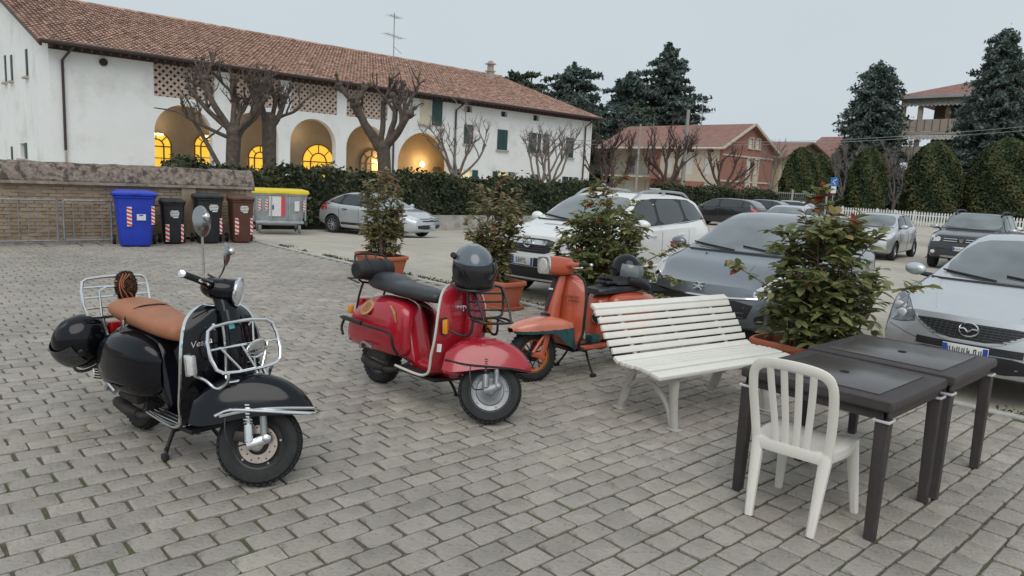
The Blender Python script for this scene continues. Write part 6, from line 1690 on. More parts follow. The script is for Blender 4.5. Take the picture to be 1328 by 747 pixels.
# ---------------------------------------------------------------- background cars
def simple_car(label, loc, rz, paint, spec, ws=True, lit=False):
    c = Car('parked_car', label, loc, rz, dict(spec, paint=paint)); H_ = spec['H']; L_ = spec['L']; b = spec['belt'][3][1]
    c.panel('windscreen', [(-.66, b+.07), (.66, b+.07), (.54, H_-.08), (-.54, H_-.08)], 'front', WSGLASS, off=.006)
    cx = spec['top'][3][0]; rx = spec['top'][4][0]; re = spec['top'][6][0]
    c.windows([[(cx+.38, b+.04), (cx+1.3, b+.05), (cx+1.3, H_-.1), (rx+.05, H_-.12)], [(cx+1.38, b+.05), (re-.25, b+.08), (re-.25, H_-.1), (cx+1.38, H_-.1)], [(re-.17, b+.09), (re+.22, b+.12), (re-.05, H_-.13), (re-.17, H_-.12)]])
    c.panel('rear_window', [(-.58, b+.12), (.58, b+.12), (.5, H_-.12), (-.5, H_-.12)], 'rear', WSGLASS)
    c.panel('grille', [(-.4, .68), (.4, .68), (.36, .58), (-.36, .58)], 'front', BLKP, rnd=1)
    for sg in (1, -1):
        c.panel('headlight', [(sg*.5, .66), (sg*.54, .76), (sg*.74, .84), (sg*.8, .76), (sg*.72, .67)], 'front', LENS)
        c.panel('tail_light', [(sg*.84, .78), (sg*.58, .80), (sg*.60, .98), (sg*.80, 1.02)], 'rear', TAILON if lit else TAIL)
        c.panel('tail_light_side', [(L_-.34, .82), (L_-.1, .82), (L_-.12, .98), (L_-.30, .96)], 'side', TAILON if lit else TAIL, sg)
        c.mirror(cx+.35, b+.06, sg, paint)
        for x_ in (cx+1.34,): c.line('door_gap', [(x_, .35), (x_, .9)], 'side', GAP, .006, sg)
        for x_ in (cx+1.1, cx+1.9): c.handle(x_, b-.08, sg)
    c.plate(0, .62, None, False, .5); c.line('rear_bumper_trim', [(-.7, .48), (0, .46), (.7, .48)], 'rear', CHROME, .014)
    return c
EST = std(4.60, 1.82, 1.50, .74, 1.05, .98, 1.9, 3.9, 4.45, 1.05, .98, .95, 1.02, wr=.325, ax0=.9, wb=2.7, roofw=.68, spokes=8)
HAT = std(4.20, 1.76, 1.50, .76, 1.0, 1.0, 1.8, 3.4, 3.95, 1.05, .98, .95, 1.02, wr=.315, ax0=.85, wb=2.55, roofw=.68, spokes=8)
simple_car('black estate car parked nose to the hedge', (34.9, 23.75, -.2), radians(-86), BLK, EST)
simple_car('navy hatchback parked on the far side of the black estate car', (38.6, 23.6, -.2), radians(-86), NAVY, HAT)
simple_car('silver hatchback parked beyond the navy hatchback by the hedge', (41.6, 23.5, -.2), radians(-86), SILV2, HAT)
simple_car('pale silver car parked behind the steel grey hatchback', (22.9, 12.35, -.2), radians(7), SILV, HAT)
simple_car('dark car with a lit tail lamp behind the black off-roader', (36.8, 9.6, -.2), radians(186), NAVY, EST, lit=True)
simple_car('white car half out of view beyond the black off-roader', (31.0, 6.2, -.2), radians(8), WHIT, HAT)
# ================================================================ SCOOTERS
CHR = mat('scooter_chrome', (.78, .79, .80), .16, metal=1.0, var=.06, vs=14)
GLOSSB = mat('gloss_black_enamel', (.0045, .005, .008), .1, spec=.38, var=.2, vs=4)
REDP = mat('red_enamel', (.40, .012, .026), .24, coat=.7, var=.1, vs=3, dirt=((.30, .016, .028), .6, .2), ds=4)
ORNG = mat('orange_enamel', (.47, .088, .04), .3, coat=.7, var=.1, vs=3, dirt=((.40, .09, .045), .6, .2), ds=4)
ORNGL = mat('faded_orange_enamel', (.60, .20, .13), .3, coat=.6, var=.1, vs=4)
TEAL = mat('dark_teal_enamel', (.012, .075, .078), .35, coat=.5, var=.2, vs=6)
RUBB = mat('scooter_rubber', (.02, .02, .021), .75, var=.25, vs=18, bump=.4, bs=120)
TREAD = mat('tyre_tread', (.022, .022, .024), .85, var=.25, vs=30, bump=.9, bs=70)
GREYM = mat('cast_aluminium', (.30, .31, .32), .45, metal=.6, var=.15, vs=14, dirt=((.18, .17, .15), .58, .12), ds=9)
SOOT = mat('sooty_steel', (.055, .048, .045), .6, metal=.5, var=.35, vs=9)
TAN = mat('tan_leather', (.36, .145, .072), .5, var=.1, vs=8, bump=.25, bs=130)
BVINYL = mat('black_vinyl', (.038, .041, .047), .38, var=.2, vs=6, bump=.3, bs=110)
AMBER = mat('amber_lens', (.75, .26, .02), .2, spec=.6)
CLEAR = mat('clear_lens', (.62, .63, .62), .12, spec=.8, var=.15, vs=30)
MIRR = mat('mirror_face', (.80, .82, .84), .04, metal=1.0)
BLKM = mat('black_steel', (.014, .014, .015), .4, var=.2, vs=8)
REDL = mat('red_lens', (.45, .01, .012), .2, spec=.6)

def ring_yz(x, zb, zt, hw, n=20, p=2.6, y0=0.0):
    """superellipse ring in the y-z plane"""
    zc, hz = (zb+zt)/2, (zt-zb)/2; out = []
    for k in range(n):
        a = 2*pi*k/n; c_, s_ = cos(a), sin(a)
        out.append((x, y0+hw*abs(c_)**(2/p)*(1 if c_ >= 0 else -1), zc+hz*abs(s_)**(2/p)*(1 if s_ >= 0 else -1)))
    return out
def smooth_rings(keys, n=4):
    """Catmull-Rom through key rings"""
    m = len(keys[0]); cols = [catmull([k[i] for k in keys], n) for i in range(m)]
    return [[tuple(cols[i][j]) for i in range(m)] for j in range(len(cols[0]))]
def sheet(grid, th=.006, nrm=None):
    """two-sided sheet from a grid of points (rows x cols), thickness along approximate normals"""
    R_, C_ = len(grid), len(grid[0]); G_ = [[Vector(p) for p in r] for r in grid]; N_ = []
    for i in range(R_):
        for j in range(C_):
            a = G_[min(i+1, R_-1)][j]-G_[max(i-1, 0)][j]; b = G_[i][min(j+1, C_-1)]-G_[i][max(j-1, 0)]
            n_ = a.cross(b); N_.append(n_.normalized() if n_.length > 1e-9 else Vector((1, 0, 0)))
    V = [G_[i][j]+N_[i*C_+j]*th/2 for i in range(R_) for j in range(C_)]+[G_[i][j]-N_[i*C_+j]*th/2 for i in range(R_) for j in range(C_)]
    o_ = R_*C_; F = []
    for i in range(R_-1):
        for j in range(C_-1):
            q = (i*C_+j, i*C_+j+1, (i+1)*C_+j+1, (i+1)*C_+j); F.append(q); F.append(tuple(k+o_ for k in reversed(q)))
    bd = [j for j in range(C_)]+[i*C_+C_-1 for i in range(1, R_)]+[(R_-1)*C_+j for j in range(C_-2, -1, -1)]+[i*C_ for i in range(R_-2, 0, -1)]
    for a, b in zip(bd, bd[1:]+bd[:1]): F.append((a, b, b+o_, a+o_))
    return MB().add(V, F)
def edge_of(grid): return [grid[i][0] for i in range(len(grid))], [grid[i][-1] for i in range(len(grid))]

def scoot_wheel(t, M_, rim_m, R_=.213, knob=False, disc=False, name='wheel', big_hub=True, rimr=.135, rimface=None):
    """wheel in local xz plane at origin of M_ (axis = y)"""
    wd = .092
    prof = [(rimr-.004, -wd*.36), (rimr+.012, -wd*.44), (R_-.045, -wd*.52), (R_-.018, -wd*.47), (R_-.005, -wd*.3), (R_, 0), (R_-.005, wd*.3), (R_-.018, wd*.47), (R_-.045, wd*.52), (rimr+.012, wd*.44), (rimr-.004, wd*.36)]
    ty = MB().lathe(prof, axis='y', n=44, M=M_)
    w_ = ty.build(name, RUBB, t)
    tr = MB(); nk = 40
    for k in range(nk):
        for q, (yy, rr_) in enumerate(((-.030, -.0035), (-.010, .0), (.010, .0), (.030, -.0035))):
            a = 2*pi*(k+.5*(q % 2))/nk; r_ = R_+rr_
            tr.box((0, 0, 0), (2*pi*R_/nk*(.62 if not knob else .55), .015, .010 if not knob else .018), M=M_ @ Matrix.Rotation(-a, 4, 'Y') @ Matrix.Translation((0, yy, r_)) @ Matrix.Rotation(.35*(1 if q < 2 else -1), 4, 'Z'))
    tr.build('tread', TREAD, w_, smooth=0, kind='stuff')
    MB().lathe([(rimr, -.034), (rimr+.006, -.038), (rimr+.006, -.032), (rimr-.012, -.026), (rimr-.012, .026), (rimr+.006, .032), (rimr+.006, .038), (rimr, .034)], axis='y', n=36, M=M_).build('rim', rim_m, w_)
    hb = MB().lathe([(rimr-.012, -.018), (.098, -.014), (.092, -.030), (.06, -.036), (.045, -.046), (.018, -.05), (0, -.05)], axis='y', n=28, M=M_) if rimface is None else MB().lathe([(.04, -.045), (.052, -.03), (.055, 0), (.05, .03), (.03, .05), (0, .05)], axis='y', n=20, M=M_)
    h2 = MB().lathe([(rimr-.012, .018), (.098, .014), (.085, .03), (.05, .036), (.02, .045), (0, .045)], axis='y', n=28, M=M_) if rimface is None else MB()
    hb.add(h2.v, h2.f)
    hb.build('hub', rimface or (SOOT if disc else GREYM), w_, kind='stuff')
    if rimface is None:
        bt = MB()
        for k in range(5):
            a = 2*pi*k/5+.3; bt.cyl(M_ @ Vector((cos(a)*.112, -.022, sin(a)*.112)), M_ @ Vector((cos(a)*.112, -.032, sin(a)*.112)), .007, n=6)
        bt.build('wheel_nuts', GREYM, w_, kind='stuff')
    else:
        sp = MB()
        for k in range(18):
            a = 2*pi*k/18; b_ = a+.35*(1 if k % 2 else -1); sgn = 1 if k % 2 else -1
            sp.cyl(M_ @ Vector((cos(a)*.05, sgn*.03, sin(a)*.05)), M_ @ Vector((cos(b_)*(rimr-.006), sgn*.008, sin(b_)*(rimr-.006))), .0055, n=5)
        sp.build('spokes', BLKM, w_, kind='stuff')
    if disc:
        d = MB().lathe([(.055, -.052), (.098, -.052), (.098, -.047), (.055, -.047), (.055, -.052)], axis='y', n=36, M=M_).build('brake_disc', mat('disc_steel', (.42, .36, .31), .35, metal=.8, var=.2, vs=14), w_)
        ho = MB()
        for k in range(14):
            a = 2*pi*k/14; r_ = .072 if k % 2 else .086; ho.cyl(M_ @ Vector((cos(a)*r_, -.0515, sin(a)*r_)), M_ @ Vector((cos(a)*r_, -.0528, sin(a)*r_)), .005, n=6)
        ho.build('disc_holes', BLKM, d, kind='stuff')
        MB().bbox((0, 0, 0), (.07, .04, .055), .01).xform(M_ @ Matrix.Translation((-.09, -.06, .03))).build('brake_caliper', SOOT, w_)
    return w_
def helmet(name, label, loc, rot, shellm, visorm, S_=1.0, jet=False, loc_parent=None):
    t = thing(name, label, 'helmet', loc); t.rotation_euler = rot; t.scale = (S_, S_, S_)
    rings = []
    # egg shaped shell built from rings along z, front = +x
    for k in range(11):
        f = k/10; z = -.115+.245*f; r_ = sqrt(max(0.0, 1-((f-.42)/.60)**2))
        rx, ry = .148*r_ if k else .115, .122*r_ if k else .1
        rings.append([(rx*cos(2*pi*i/28)*(1.0+.05*(cos(2*pi*i/28) > .3)*(f < .4)), ry*sin(2*pi*i/28), z) for i in range(28)])
    rings.append([(.02*cos(2*pi*i/28), .018*sin(2*pi*i/28), .1298) for i in range(28)])
    sh = MB().loft(smooth_rings(rings, 2)); so = sh.build('shell', shellm, t, smooth=60)
    grid = []
    for i in range(13):
        a = -1.35+2.7*i/12; row_ = []
        for k in range(7):
            z = -.062+.125*k/6 if not jet else -.125+.17*k/6; f = (z+.115)/.245; r_ = sqrt(max(.05, 1-((f-.42)/.60)**2))
            row_.append(((.148*r_+.008+(.012 if jet else 0))*cos(a)*1.05, (.122*r_+.008+(.01 if jet else 0))*sin(a), z))
        grid.append(row_)
    sheet(grid, .003).build('visor', visorm, t, smooth=60)
    gl = [(( .150*cos(a)*1.0)*.93, .124*sin(a), -.112) for a in [2*pi*i/24 for i in range(24)]]
    MB().tube(gl, .009, 6, closed=True).build('edge_trim', BLKM, so)
    for s_ in (-1, 1): MB().cyl((.02, s_*.118, 0), (.02, s_*.128, 0), .022, .018, n=14).build('visor_pivot', BLKM, so)
    return t

def vespa(label, loc, hd, steer, P, opt):
    t = thing('scooter', label, 'scooter', loc, radians(hd), 'parked scooters'); t.scale = (1.035, 1.035, 1.035)
    t.rotation_euler = (radians(opt.get('lean', 0)), 0, radians(hd)); zq = opt.get('zs', 1.0)
    def rlow(r_): return [(x, y, .30+(z-.30)*zq if z > .30 else z) for x, y, z in r_]
    ax = Vector((-.40, 0, .917)).normalized(); pv = Vector((.435, 0, .62))
    ST = Matrix.Translation(pv) @ Matrix.Rotation(radians(steer), 4, ax) @ Matrix.Translation(-pv)
    # ---- rear frame
    keys = [ring_yz(-.10, .235, .30, .09), ring_yz(-.17, .235, .50, .105), ring_yz(-.23, .24, .655, .115), ring_yz(-.32, .26, .715, .122), ring_yz(-.48, .29, .725, .128), ring_yz(-.66, .33, .71, .128), ring_yz(-.80, .37, .655, .118), ring_yz(-.875, .42, .58, .095), ring_yz(-.895, .46, .53, .05)]
    fr = MB().loft(smooth_rings([rlow(k) for k in keys], 4)).build('rear_frame', P, t, smooth=60)
    # ---- side cowls
    ck = opt['cowl']
    for sg in (-1, 1):
        rings = []
        for x, zl, zh, bl in ck:
            pts = []; n_ = 14
            for k in range(n_+1):
                a = pi*k/n_; sz = -cos(a); z = (zl+zh)/2+(zh-zl)/2*(abs(sz)**.82)*(1 if sz > 0 else -1)
                pts.append((x, sg*(.105+bl*sin(a)**.62), z))
            rings.append(rlow(pts))
        cw = MB().loft(smooth_rings(rings, 4), closed=False).build('side_cowl', P, t, smooth=60)
        if sg < 0:
            if opt.get('cowl_trim'): MB().tube([(x, -(.108+.985*bl*sin(pi*.30)**.62), zl+.2*(zh-zl)) for x, zl, zh, bl in ck[1:-1]], .006, 6, sm=4).build('cowl_trim', opt['cowl_trim'], cw)
            sl = MB()
            for k in range(5): sl.box((-.74+k*.0, -.19-.0*k, .325+.016*k), (.09-.006*k, .006, .008), rot=(0, 0, .5))
            sl.build('cooling_slots', BLKM, cw, smooth=0, kind='stuff')
    # ---- legshield and floor
    prof = [(-.22, .228, .165), (-.08, .226, .18), (.05, .226, .192), (.15, .236, .20), (.225, .272, .208), (.278, .34, .218), (.318, .43, .230), (.342, .53, .238), (.348, .63, .238), (.338, .73, .226), (.322, .81, .203), (.310, .86, .172), (.302, .893, .125), (.297, .908, .07)]
    pr = catmull([(a, c_, b) for a, b, c_ in prof], 4); grid = []
    for p in pr:
        f = sstep(.18, .42, p.z)
        grid.append([(p.x-f*.075*abs(u)**2.0, u*p.y, p.z+ (0 if p.z > .3 else -.0)) for u in [-1+2*j/14 for j in range(15)]])
    ls = sheet(grid, .008).build('legshield', P, t, smooth=60)
    ea, eb = edge_of(grid); MB().tube([Vector(p) for p in ea]+[Vector(p) for p in grid[-1][1:-1]]+[Vector(p) for p in reversed(eb)], .0095, 7).build('edge_trim', opt.get('trim', CHR), ls)
    # steering column cover on the front of the shield
    ck2 = [((.355, .40), .05, .03), ((.395, .48), .062, .062), ((.412, .58), .064, .066), ((.405, .70), .06, .062), ((.385, .80), .054, .056), ((.352, .90), .05, .046)]
    rings = [[(cx+.03*0+dp*cos(2*pi*k/18)-.02, hw*sin(2*pi*k/18), cz) for k in range(18)] for (cx, cz), hw, dp in ck2]
    MB().loft(smooth_rings(rings, 3)).build('steering_cover', P, ls, smooth=60)
    MB().bbox((.435, 0, .50), (.06, .13, .075), .014).build('horn_grille_housing', P, ls)
    hg = MB()
    for k in range(6): hg.box((.467, 0, .475+.01*k), (.006, .105, .005))
    hg.build('horn_grille', opt.get('grille', GREYM), ls, smooth=0, kind='stuff')
    tn = MB().loft(smooth_rings([ring_yz(.25, .22, .30, .05, 14), ring_yz(.1, .215, .285, .058, 14), ring_yz(-.15, .215, .30, .062, 14)], 4)).build('floor_tunnel', P, t, smooth=60)
    for yy in (-.16, -.13, -.10, .10, .13, .16):
        MB().bbox((-.02, yy, .236), (.38, .012, .010), .003).build('floor_strip', opt.get('strips', CHR), t)
    MB().bbox((.0, 0, .205), (.42, .30, .03), .01).build('floor_beam', BLKM, t)
    # ---- steering group
    def S(mb): return mb.xform(ST)
    fk = [(.265, .415, .275, .092), (.33, .495, .272, .116), (.42, .546, .298, .125), (.52, .572, .335, .122), (.62, .572, .362, .116), (.70, .555, .376, .106), (.77, .52, .386, .090), (.825, .475, .392, .064), (.862, .428, .396, .030)]
    grid = []
    for x, zt, zl, hw in fk:
        row_ = []
        for k in range(15):
            a = pi*(k/14); yy = -cos(a); row_.append((x, hw*(abs(yy)**.75)*(1 if yy > 0 else -1)*(1.0), zl+(zt-zl)*(sin(a)**.62)))
        grid.append(row_)
    g2 = [[tuple(ST @ Vector(p)) for p in r_] for r_ in smooth_rings(grid, 4)]
    fd = sheet(g2, .006).build('front_fender', P, t, smooth=60)
    if opt.get('fender_trim'):
        MB().tube([ST @ Vector((x, -hw-.012, zl+.035)) for x, zt, zl, hw in fk[2:]]+[ST @ Vector((.872, 0, .43))]+[ST @ Vector((x, hw+.012, zl+.035)) for x, zt, zl, hw in reversed(fk[2:])], .008, 6, sm=3).build('fender_trim', opt['fender_trim'], fd)
    MW = ST @ Matrix.Translation((.6175, 0, .213))
    scoot_wheel(t, MW, opt.get('rim', GREYM), disc=opt.get('disc', False), name='front_wheel')
    fo = MB(); fo.tube([(.50, 0, .54), (.54, -.03, .50), (.59, -.085, .44), (.625, -.092, .36), (.65, -.09, .25)], [.022, .022, .02, .018], 9, sm=4); S(fo).build('fork', GREYM, t)
    sa = MB(); sweep(sa, [(.575, -.09, .205), (.615, -.092, .222), (.66, -.09, .25)], .036, .05, (0, 1, 0)); sa.ell((.6175, -.082, .213), (.036, .026, .036), 14, 9); sa.ell((.66, -.09, .252), (.03, .024, .03), 14, 9); S(sa).build('suspension_link', GREYM if not opt.get('disc') else CHR, t, kind='stuff')
    sh = MB(); sh.cyl((.582, -.1, .215), (.535, -.1, .44), .011, n=10); sh.cyl((.58, -.1, .225), (.562, -.1, .31), .024, .024, n=14); S(sh).build('shock_absorber', CHR if opt.get('disc') else GREYM, t)
    sp = MB(); sp.tube([Vector((.562-.022*k/60, -.1, .31+.105*k/60))+Vector((cos(k*.75)*.022, sin(k*.75)*.022, 0)) for k in range(61)], .0055, 5); S(sp).build('shock_spring', opt.get('spring', BLKM), t)
    cb = MB(); cb.tube([(.50, -.06, .50), (.45, -.13, .33), (.50, -.14, .2), (.57, -.11, .21)], .0045, 5, sm=5); S(cb).build('brake_cable', BLKM, t)
    # headset
    hk = [ring_yz(.175, .965, 1.03, .05, 20, 2.4), ring_yz(.20, .945, 1.045, .085, 20, 2.4), ring_yz(.25, .93, 1.05, .098, 20, 2.5), ring_yz(.31, .925, 1.055, .095, 20, 2.3), ring_yz(.352, .93, 1.06, .082, 20, 2.0), ring_yz(.36, .94, 1.05, .07, 20, 2.0)]
    hs = S(MB().loft(smooth_rings(hk, 3))).build('headset', P, t, smooth=60)
    S(MB().loft(smooth_rings([[(.285+.055*cos(2*pi*k/16)+dx, .06*sin(2*pi*k/16), z) for k in range(16)] for dx, z in ((.035, .875), (.02, .91), (0, .95))], 3))).build('headset_neck', P, hs)
    hl = S(MB().lathe([(.078, 0), (.083, .006), (.083, .014), (.076, .02), (.072, .016)], (.352, 0, .992), 'x', 32)).build('headlight', CHR, hs)
    S(MB().lathe([(.074, .012), (.06, .022), (.03, .029), (0, .031)], (.352, 0, .992), 'x', 28)).build('headlight_glass', CLEAR, hl)
    S(MB().bbox((.225, 0, 1.05), (.06, .085, .012), .004, rot=(0, .35, 0))).build('speedometer', BLKM, hs)
    for sg in (-1, 1):
        b = MB(); b.tube([(.235, sg*.08, 1.0), (.225, sg*.15, 1.003), (.205, sg*.22, 1.006)], [.03, .022, .017], 10, sm=3); S(b).build('handlebar', P, hs)
        g_ = MB(); g_.cyl((.207, sg*.215, 1.006), (.172, sg*.335, 1.008), .0175, n=14); gp = S(g_).build('grip', RUBB, hs)
        S(MB().lathe([(0, -.012), (.018, -.008), (.021, 0), (.018, .012), (0, .016)], n=12).xform(Matrix.Translation((.170, sg*.342, 1.008)) @ Matrix.Rotation(pi/2, 4, 'X'))).build('grip_end', CHR if opt.get('mirrors') else RUBB, gp)
        lv = MB(); lv.tube([(.235, sg*.17, .995), (.27, sg*.21, .985), (.265, sg*.30, .985), (.255, sg*.335, .99)], .0065, 6, sm=4); S(lv).build('lever', CHR if opt.get('mirrors') else BLKM, hs)
    if opt.get('mirrors'):
        for sg, base, nrm, R_ in opt['mirrors']:
            b0 = ST @ Vector((.215, sg*.14, 1.01)); base = Vector(base)
            st_ = MB(); st_.tube([b0, b0+Vector((0, 0, .05)), b0.lerp(base, .55)+Vector((0, 0, -.01)), base+Vector((0, 0, -.03))], .0065, 7, sm=4); sm2 = st_.build('mirror_stem', CHR, hs)
            MM = frame_mat(base, Vector(nrm).cross(Vector((0, 0, 1))), nrm)
            mo = MB().lathe([(0, .024), (R_*.5, .02), (R_*.9, .007), (R_, 0), (R_*.97, -.006)], n=28).xform(MM).build('mirror_shell', mat('dull_chrome', (.36, .37, .38), .22, metal=1.0), sm2)
            MB().lathe([(0, -.0045), (R_*.97, -.0045)], n=28).xform(MM).build('mirror_face', MIRR, mo)
            MB().ell(MM @ Vector((0, -R_*.25, .028)), (.018, .018, .022), 10, 7).build('mirror_joint', CHR, mo)
    # indicators on the legshield
    for sg in (-1, 1):
        MB().bbox((.335, sg*.212, .62), (.04, .042, .105), .01, rot=(0, -.1, sg*-.45)).build('indicator', opt['ind'], ls)
        MB().bbox((.32, sg*.212, .62), (.035, .052, .118), .008, rot=(0, -.1, sg*-.45)).build('indicator_base', opt.get('indb', P), ls)
        if not opt.get('disc'): MB().bbox((-.845, sg*.175, .555), (.045, .035, .07), .01).build('rear_indicator', AMBER, t)
    MB().bbox((-.895, 0, .60), (.05, .12, .075), .014).build('tail_light', REDL, t)
    # ---- rear wheel, engine, exhaust, stand
    scoot_wheel(t, Matrix.Translation((-.6175, 0, .213)), opt.get('rim', GREYM), name='rear_wheel')
    en = MB(); en.bbox((-.50, -.11, .27), (.24, .09, .10), .03); en.build('engine', SOOT, t)
    ex = MB(); ex.tube([(-.20, -.05, .24), (-.26, -.11, .19), (-.36, -.13, .165), (-.44, -.13, .165)], [.018, .018, .022, .026], 12, sm=4); ex.tube([(-.40, -.13, .165), (-.50, -.135, .165), (-.66, -.125, .18), (-.70, -.12, .185)], [.030, .037, .034, .016], 14, sm=4)
    ex.build('exhaust', SOOT, t, kind='stuff')
    ks = MB(); ks.tube([(-.62, -.20, .30), (-.585, -.225, .335), (-.52, -.24, .345), (-.42, -.25, .325)], [.012, .011, .009, .013], 8, sm=4); ko_ = ks.build('kickstart_lever', CHR if opt.get('disc') else GREYM, t)
    MB().cyl((-.62, -.15, .295), (-.62, -.215, .30), .018, n=10).build('kickstart_boss', GREYM, ko_)
    if opt.get('nostand'):
        ss = MB(); ss.tube([(.02, .12, .20), (.03, .2, .10), (.04, .245, .02)], .011, 8, sm=3); sso = ss.build('side_stand', BLKM, t); MB().bbox((.045, .25, .017), (.06, .04, .02), .006).build('stand_foot', RUBB, sso)
        return t, ST
    sg_ = MB()
    for s_ in (-1, 1): sg_.tube([(-.06, s_*.07, .20), (-.045, s_*.13, .10), (-.02, s_*.175, .02)], .012, 8, sm=3)
    sg_.cyl((-.05, -.1, .14), (-.05, .1, .14), .008, n=6); so = sg_.build('centre_stand', BLKM, t)
    for s_ in (-1, 1): MB().bbox((-.012, s_*.18, .016), (.05, .03, .034), .008).build('stand_foot', RUBB, so)
    MB().tube([(-.03, -.16, .06), (.03, -.2, .075), (.05, -.2, .06)], .008, 6, sm=3).build('stand_tang', BLKM, so)
    return t, ST
COWL = [(-.16, .38, .56, .012), (-.20, .325, .625, .055), (-.28, .292, .675, .105), (-.40, .28, .695, .135), (-.53, .278, .690, .145), (-.65, .285, .660, .132), (-.75, .305, .605, .10), (-.815, .345, .535, .055), (-.838, .40, .47, .012)]
RCOWL = [(-.14, .36, .58, .012), (-.17, .31, .66, .06), (-.26, .285, .705, .105), (-.42, .28, .715, .13), (-.58, .28, .69, .135), (-.72, .285, .625, .13), (-.80, .29, .54, .11), (-.845, .32, .45, .06), (-.855, .36, .42, .012)]

# ---------------------------------------------------------------- black scooter
sb, STB = vespa('glossy black scooter with tan seat and chrome racks', (1.478, 4.33, 0), -79, 46, GLOSSB,
    dict(cowl=COWL, cowl_trim=None, fender_trim=CHR, disc=True, ind=CLEAR, indb=CHR, spring=CHR, rim=BLKM, strips=CHR,
         zs=.90, mirrors=[(-1, (.344, -.149, 1.369), (.88, .49, .12), .080), (1, (.221, .061, 1.175), (.62, .79, .0), .066)]))
se = [ring_yz(-.045, .725, .75, .05, 18, 2.4), ring_yz(-.075, .72, .79, .095, 18, 2.4), ring_yz(-.16, .718, .808, .122, 18, 2.5), ring_yz(-.30, .722, .815, .135, 18, 2.5), ring_yz(-.46, .728, .842, .145, 18, 2.5), ring_yz(-.62, .732, .862, .148, 18, 2.4), ring_yz(-.74, .74, .855, .135, 18, 2.3), ring_yz(-.80, .755, .825, .10, 18, 2.2), ring_yz(-.815, .775, .80, .05, 18, 2)]
se = [[(x, y, (z-.045) if z > .775 else (z-.775)*1.5+.73) for x, y, z in r_] for r_ in se]
st_ = MB().loft(smooth_rings(se, 4)).build('seat', TAN, sb, smooth=60)
MB().tube([(-.48, .145, .71), (-.475, .132, .765), (-.47, .07, .798), (-.47, 0, .803), (-.475, -.07, .798), (-.49, -.132, .765), (-.51, -.150, .71), (-.515, -.150, .69)], .0045, 5, sm=3).build('seat_strap', BLKM, st_)
MB().bbox((-.515, -.152, .70), (.025, .006, .045), .002).build('strap_buckle', CHR, st_)
# rear rack: upright chrome frame with inner loop and bars
rk = MB().tube(roundpoly([(-.875, -.205, .675), (-.875, .205, .675), (-.945, .205, .92), (-.945, -.205, .92)], 2, .12), .010, 8, closed=True).build('rear_rack', CHR, sb)
for pts in ([(-.89, -.205, .735), (-.89, .205, .735)], [(-.91, -.205, .80), (-.91, .205, .80)], [(-.928, -.205, .862), (-.928, .205, .862)]): MB().tube(pts, .006, 6).build('rack_bar', CHR, rk)
MB().tube([(-.875, -.11, .675), (-.90, -.11, .84), (-.90, -.07, .862), (-.90, .07, .862), (-.90, .11, .84), (-.875, .11, .675)], .008, 7).build('rack_loop', CHR, rk)
for s_ in (-1, 1): MB().tube([(-.875, s_*.10, .675), (-.87, s_*.09, .60), (-.85, s_*.08, .52)], .009, 7, sm=3).build('rack_stay', CHR, rk)
# front rack: folding chrome frame before the legshield
def fpt(u, v, d=0.0): # rack plane: u across, v up, d forward
    return Vector((.475+.10*(1-v)*0+.045-.10*v+d, u, .60+.245*v))
fr = MB().tube([tuple(p) for p in roundpoly([tuple(fpt(-.205, 0, .02)), tuple(fpt(.205, 0, .02)), tuple(fpt(.205, 1, .02)), tuple(fpt(-.205, 1, .02))], 2, .16)], .0095, 8, closed=True).build('front_rack', CHR, sb)
MB().tube([fpt(-.203, .52, .02), fpt(.203, .52, .02)], .0075, 7).build('rack_bar', CHR, fr)
for u0, u1 in ((-.14, -.05), (-.02, .03), (.14, .07)): MB().tube([fpt(u0, .52, .02), fpt(u1, .02, .02)], .006, 6).build('rack_bar', CHR, fr)
for s_ in (-1, 1):
    MB().tube([fpt(s_*.15, 1, .02), fpt(s_*.12, .92, -.05), (.37, s_*.10, .80)], .008, 7, sm=3).build('rack_stay', CHR, fr)
    MB().tube([fpt(s_*.13, .0, .02), (.52, s_*.125, .55), (.47, s_*.15, .51), (.40, s_*.17, .545), (.325, s_*.19, .56)], .009, 7, sm=4).build('rack_stay', CHR, fr)
    MB().tube([fpt(s_*.09, .95, .0), (.44, s_*.085, .72), (.455, s_*.09, .56), (.51, s_*.11, .545)], .0065, 6, sm=4).build('rack_stay', CHR, fr)
MB().tube([(.52, -.125, .55), (.535, 0, .548), (.52, .125, .55)], .008, 7, sm=3).build('rack_bar', CHR, fr)
bdg = MB().lathe([(.052, -.006), (.058, 0), (.058, .012), (.05, .016), (.046, .012), (.03, .018), (0, .02)], axis='x', n=28); bdg.xform(Matrix.Translation(fpt(.055, .42, .028)) @ Matrix.Rotation(.38, 4, 'Y'))
bo = bdg.build('round_badge', CHR, fr); crown_ = MB()
for k in (-1, 0, 1): crown_.bbox(fpt(.055+.016*k, .42+.02*(k == 0), .049), (.003, .009, .022), .002)
crown_.bbox(fpt(.055, .36, .049), (.003, .05, .007), .002); crown_.build('badge_relief', GREYM, bo, kind='stuff')
text('script_lettering', 'Vespa', .046, CHR, sb, frame_mat((.345, -.165, .735), (.42, .90, .25), (.9, -.42, .1)), .0025, shear=.35)
MB().box((.438, -.045, .825), (.004, .036, .03), rot=(0, -.25, .25)).build('sticker', mat('sticker_aqua', (.10, .42, .48), .5), sb, smooth=0)
text('script_lettering', 'Vespa', .045, CHR, sb, frame_mat((-.72, -.238, .375), (.93, -.36, .0), (-.36, -.93, .0)), .002, shear=.35)
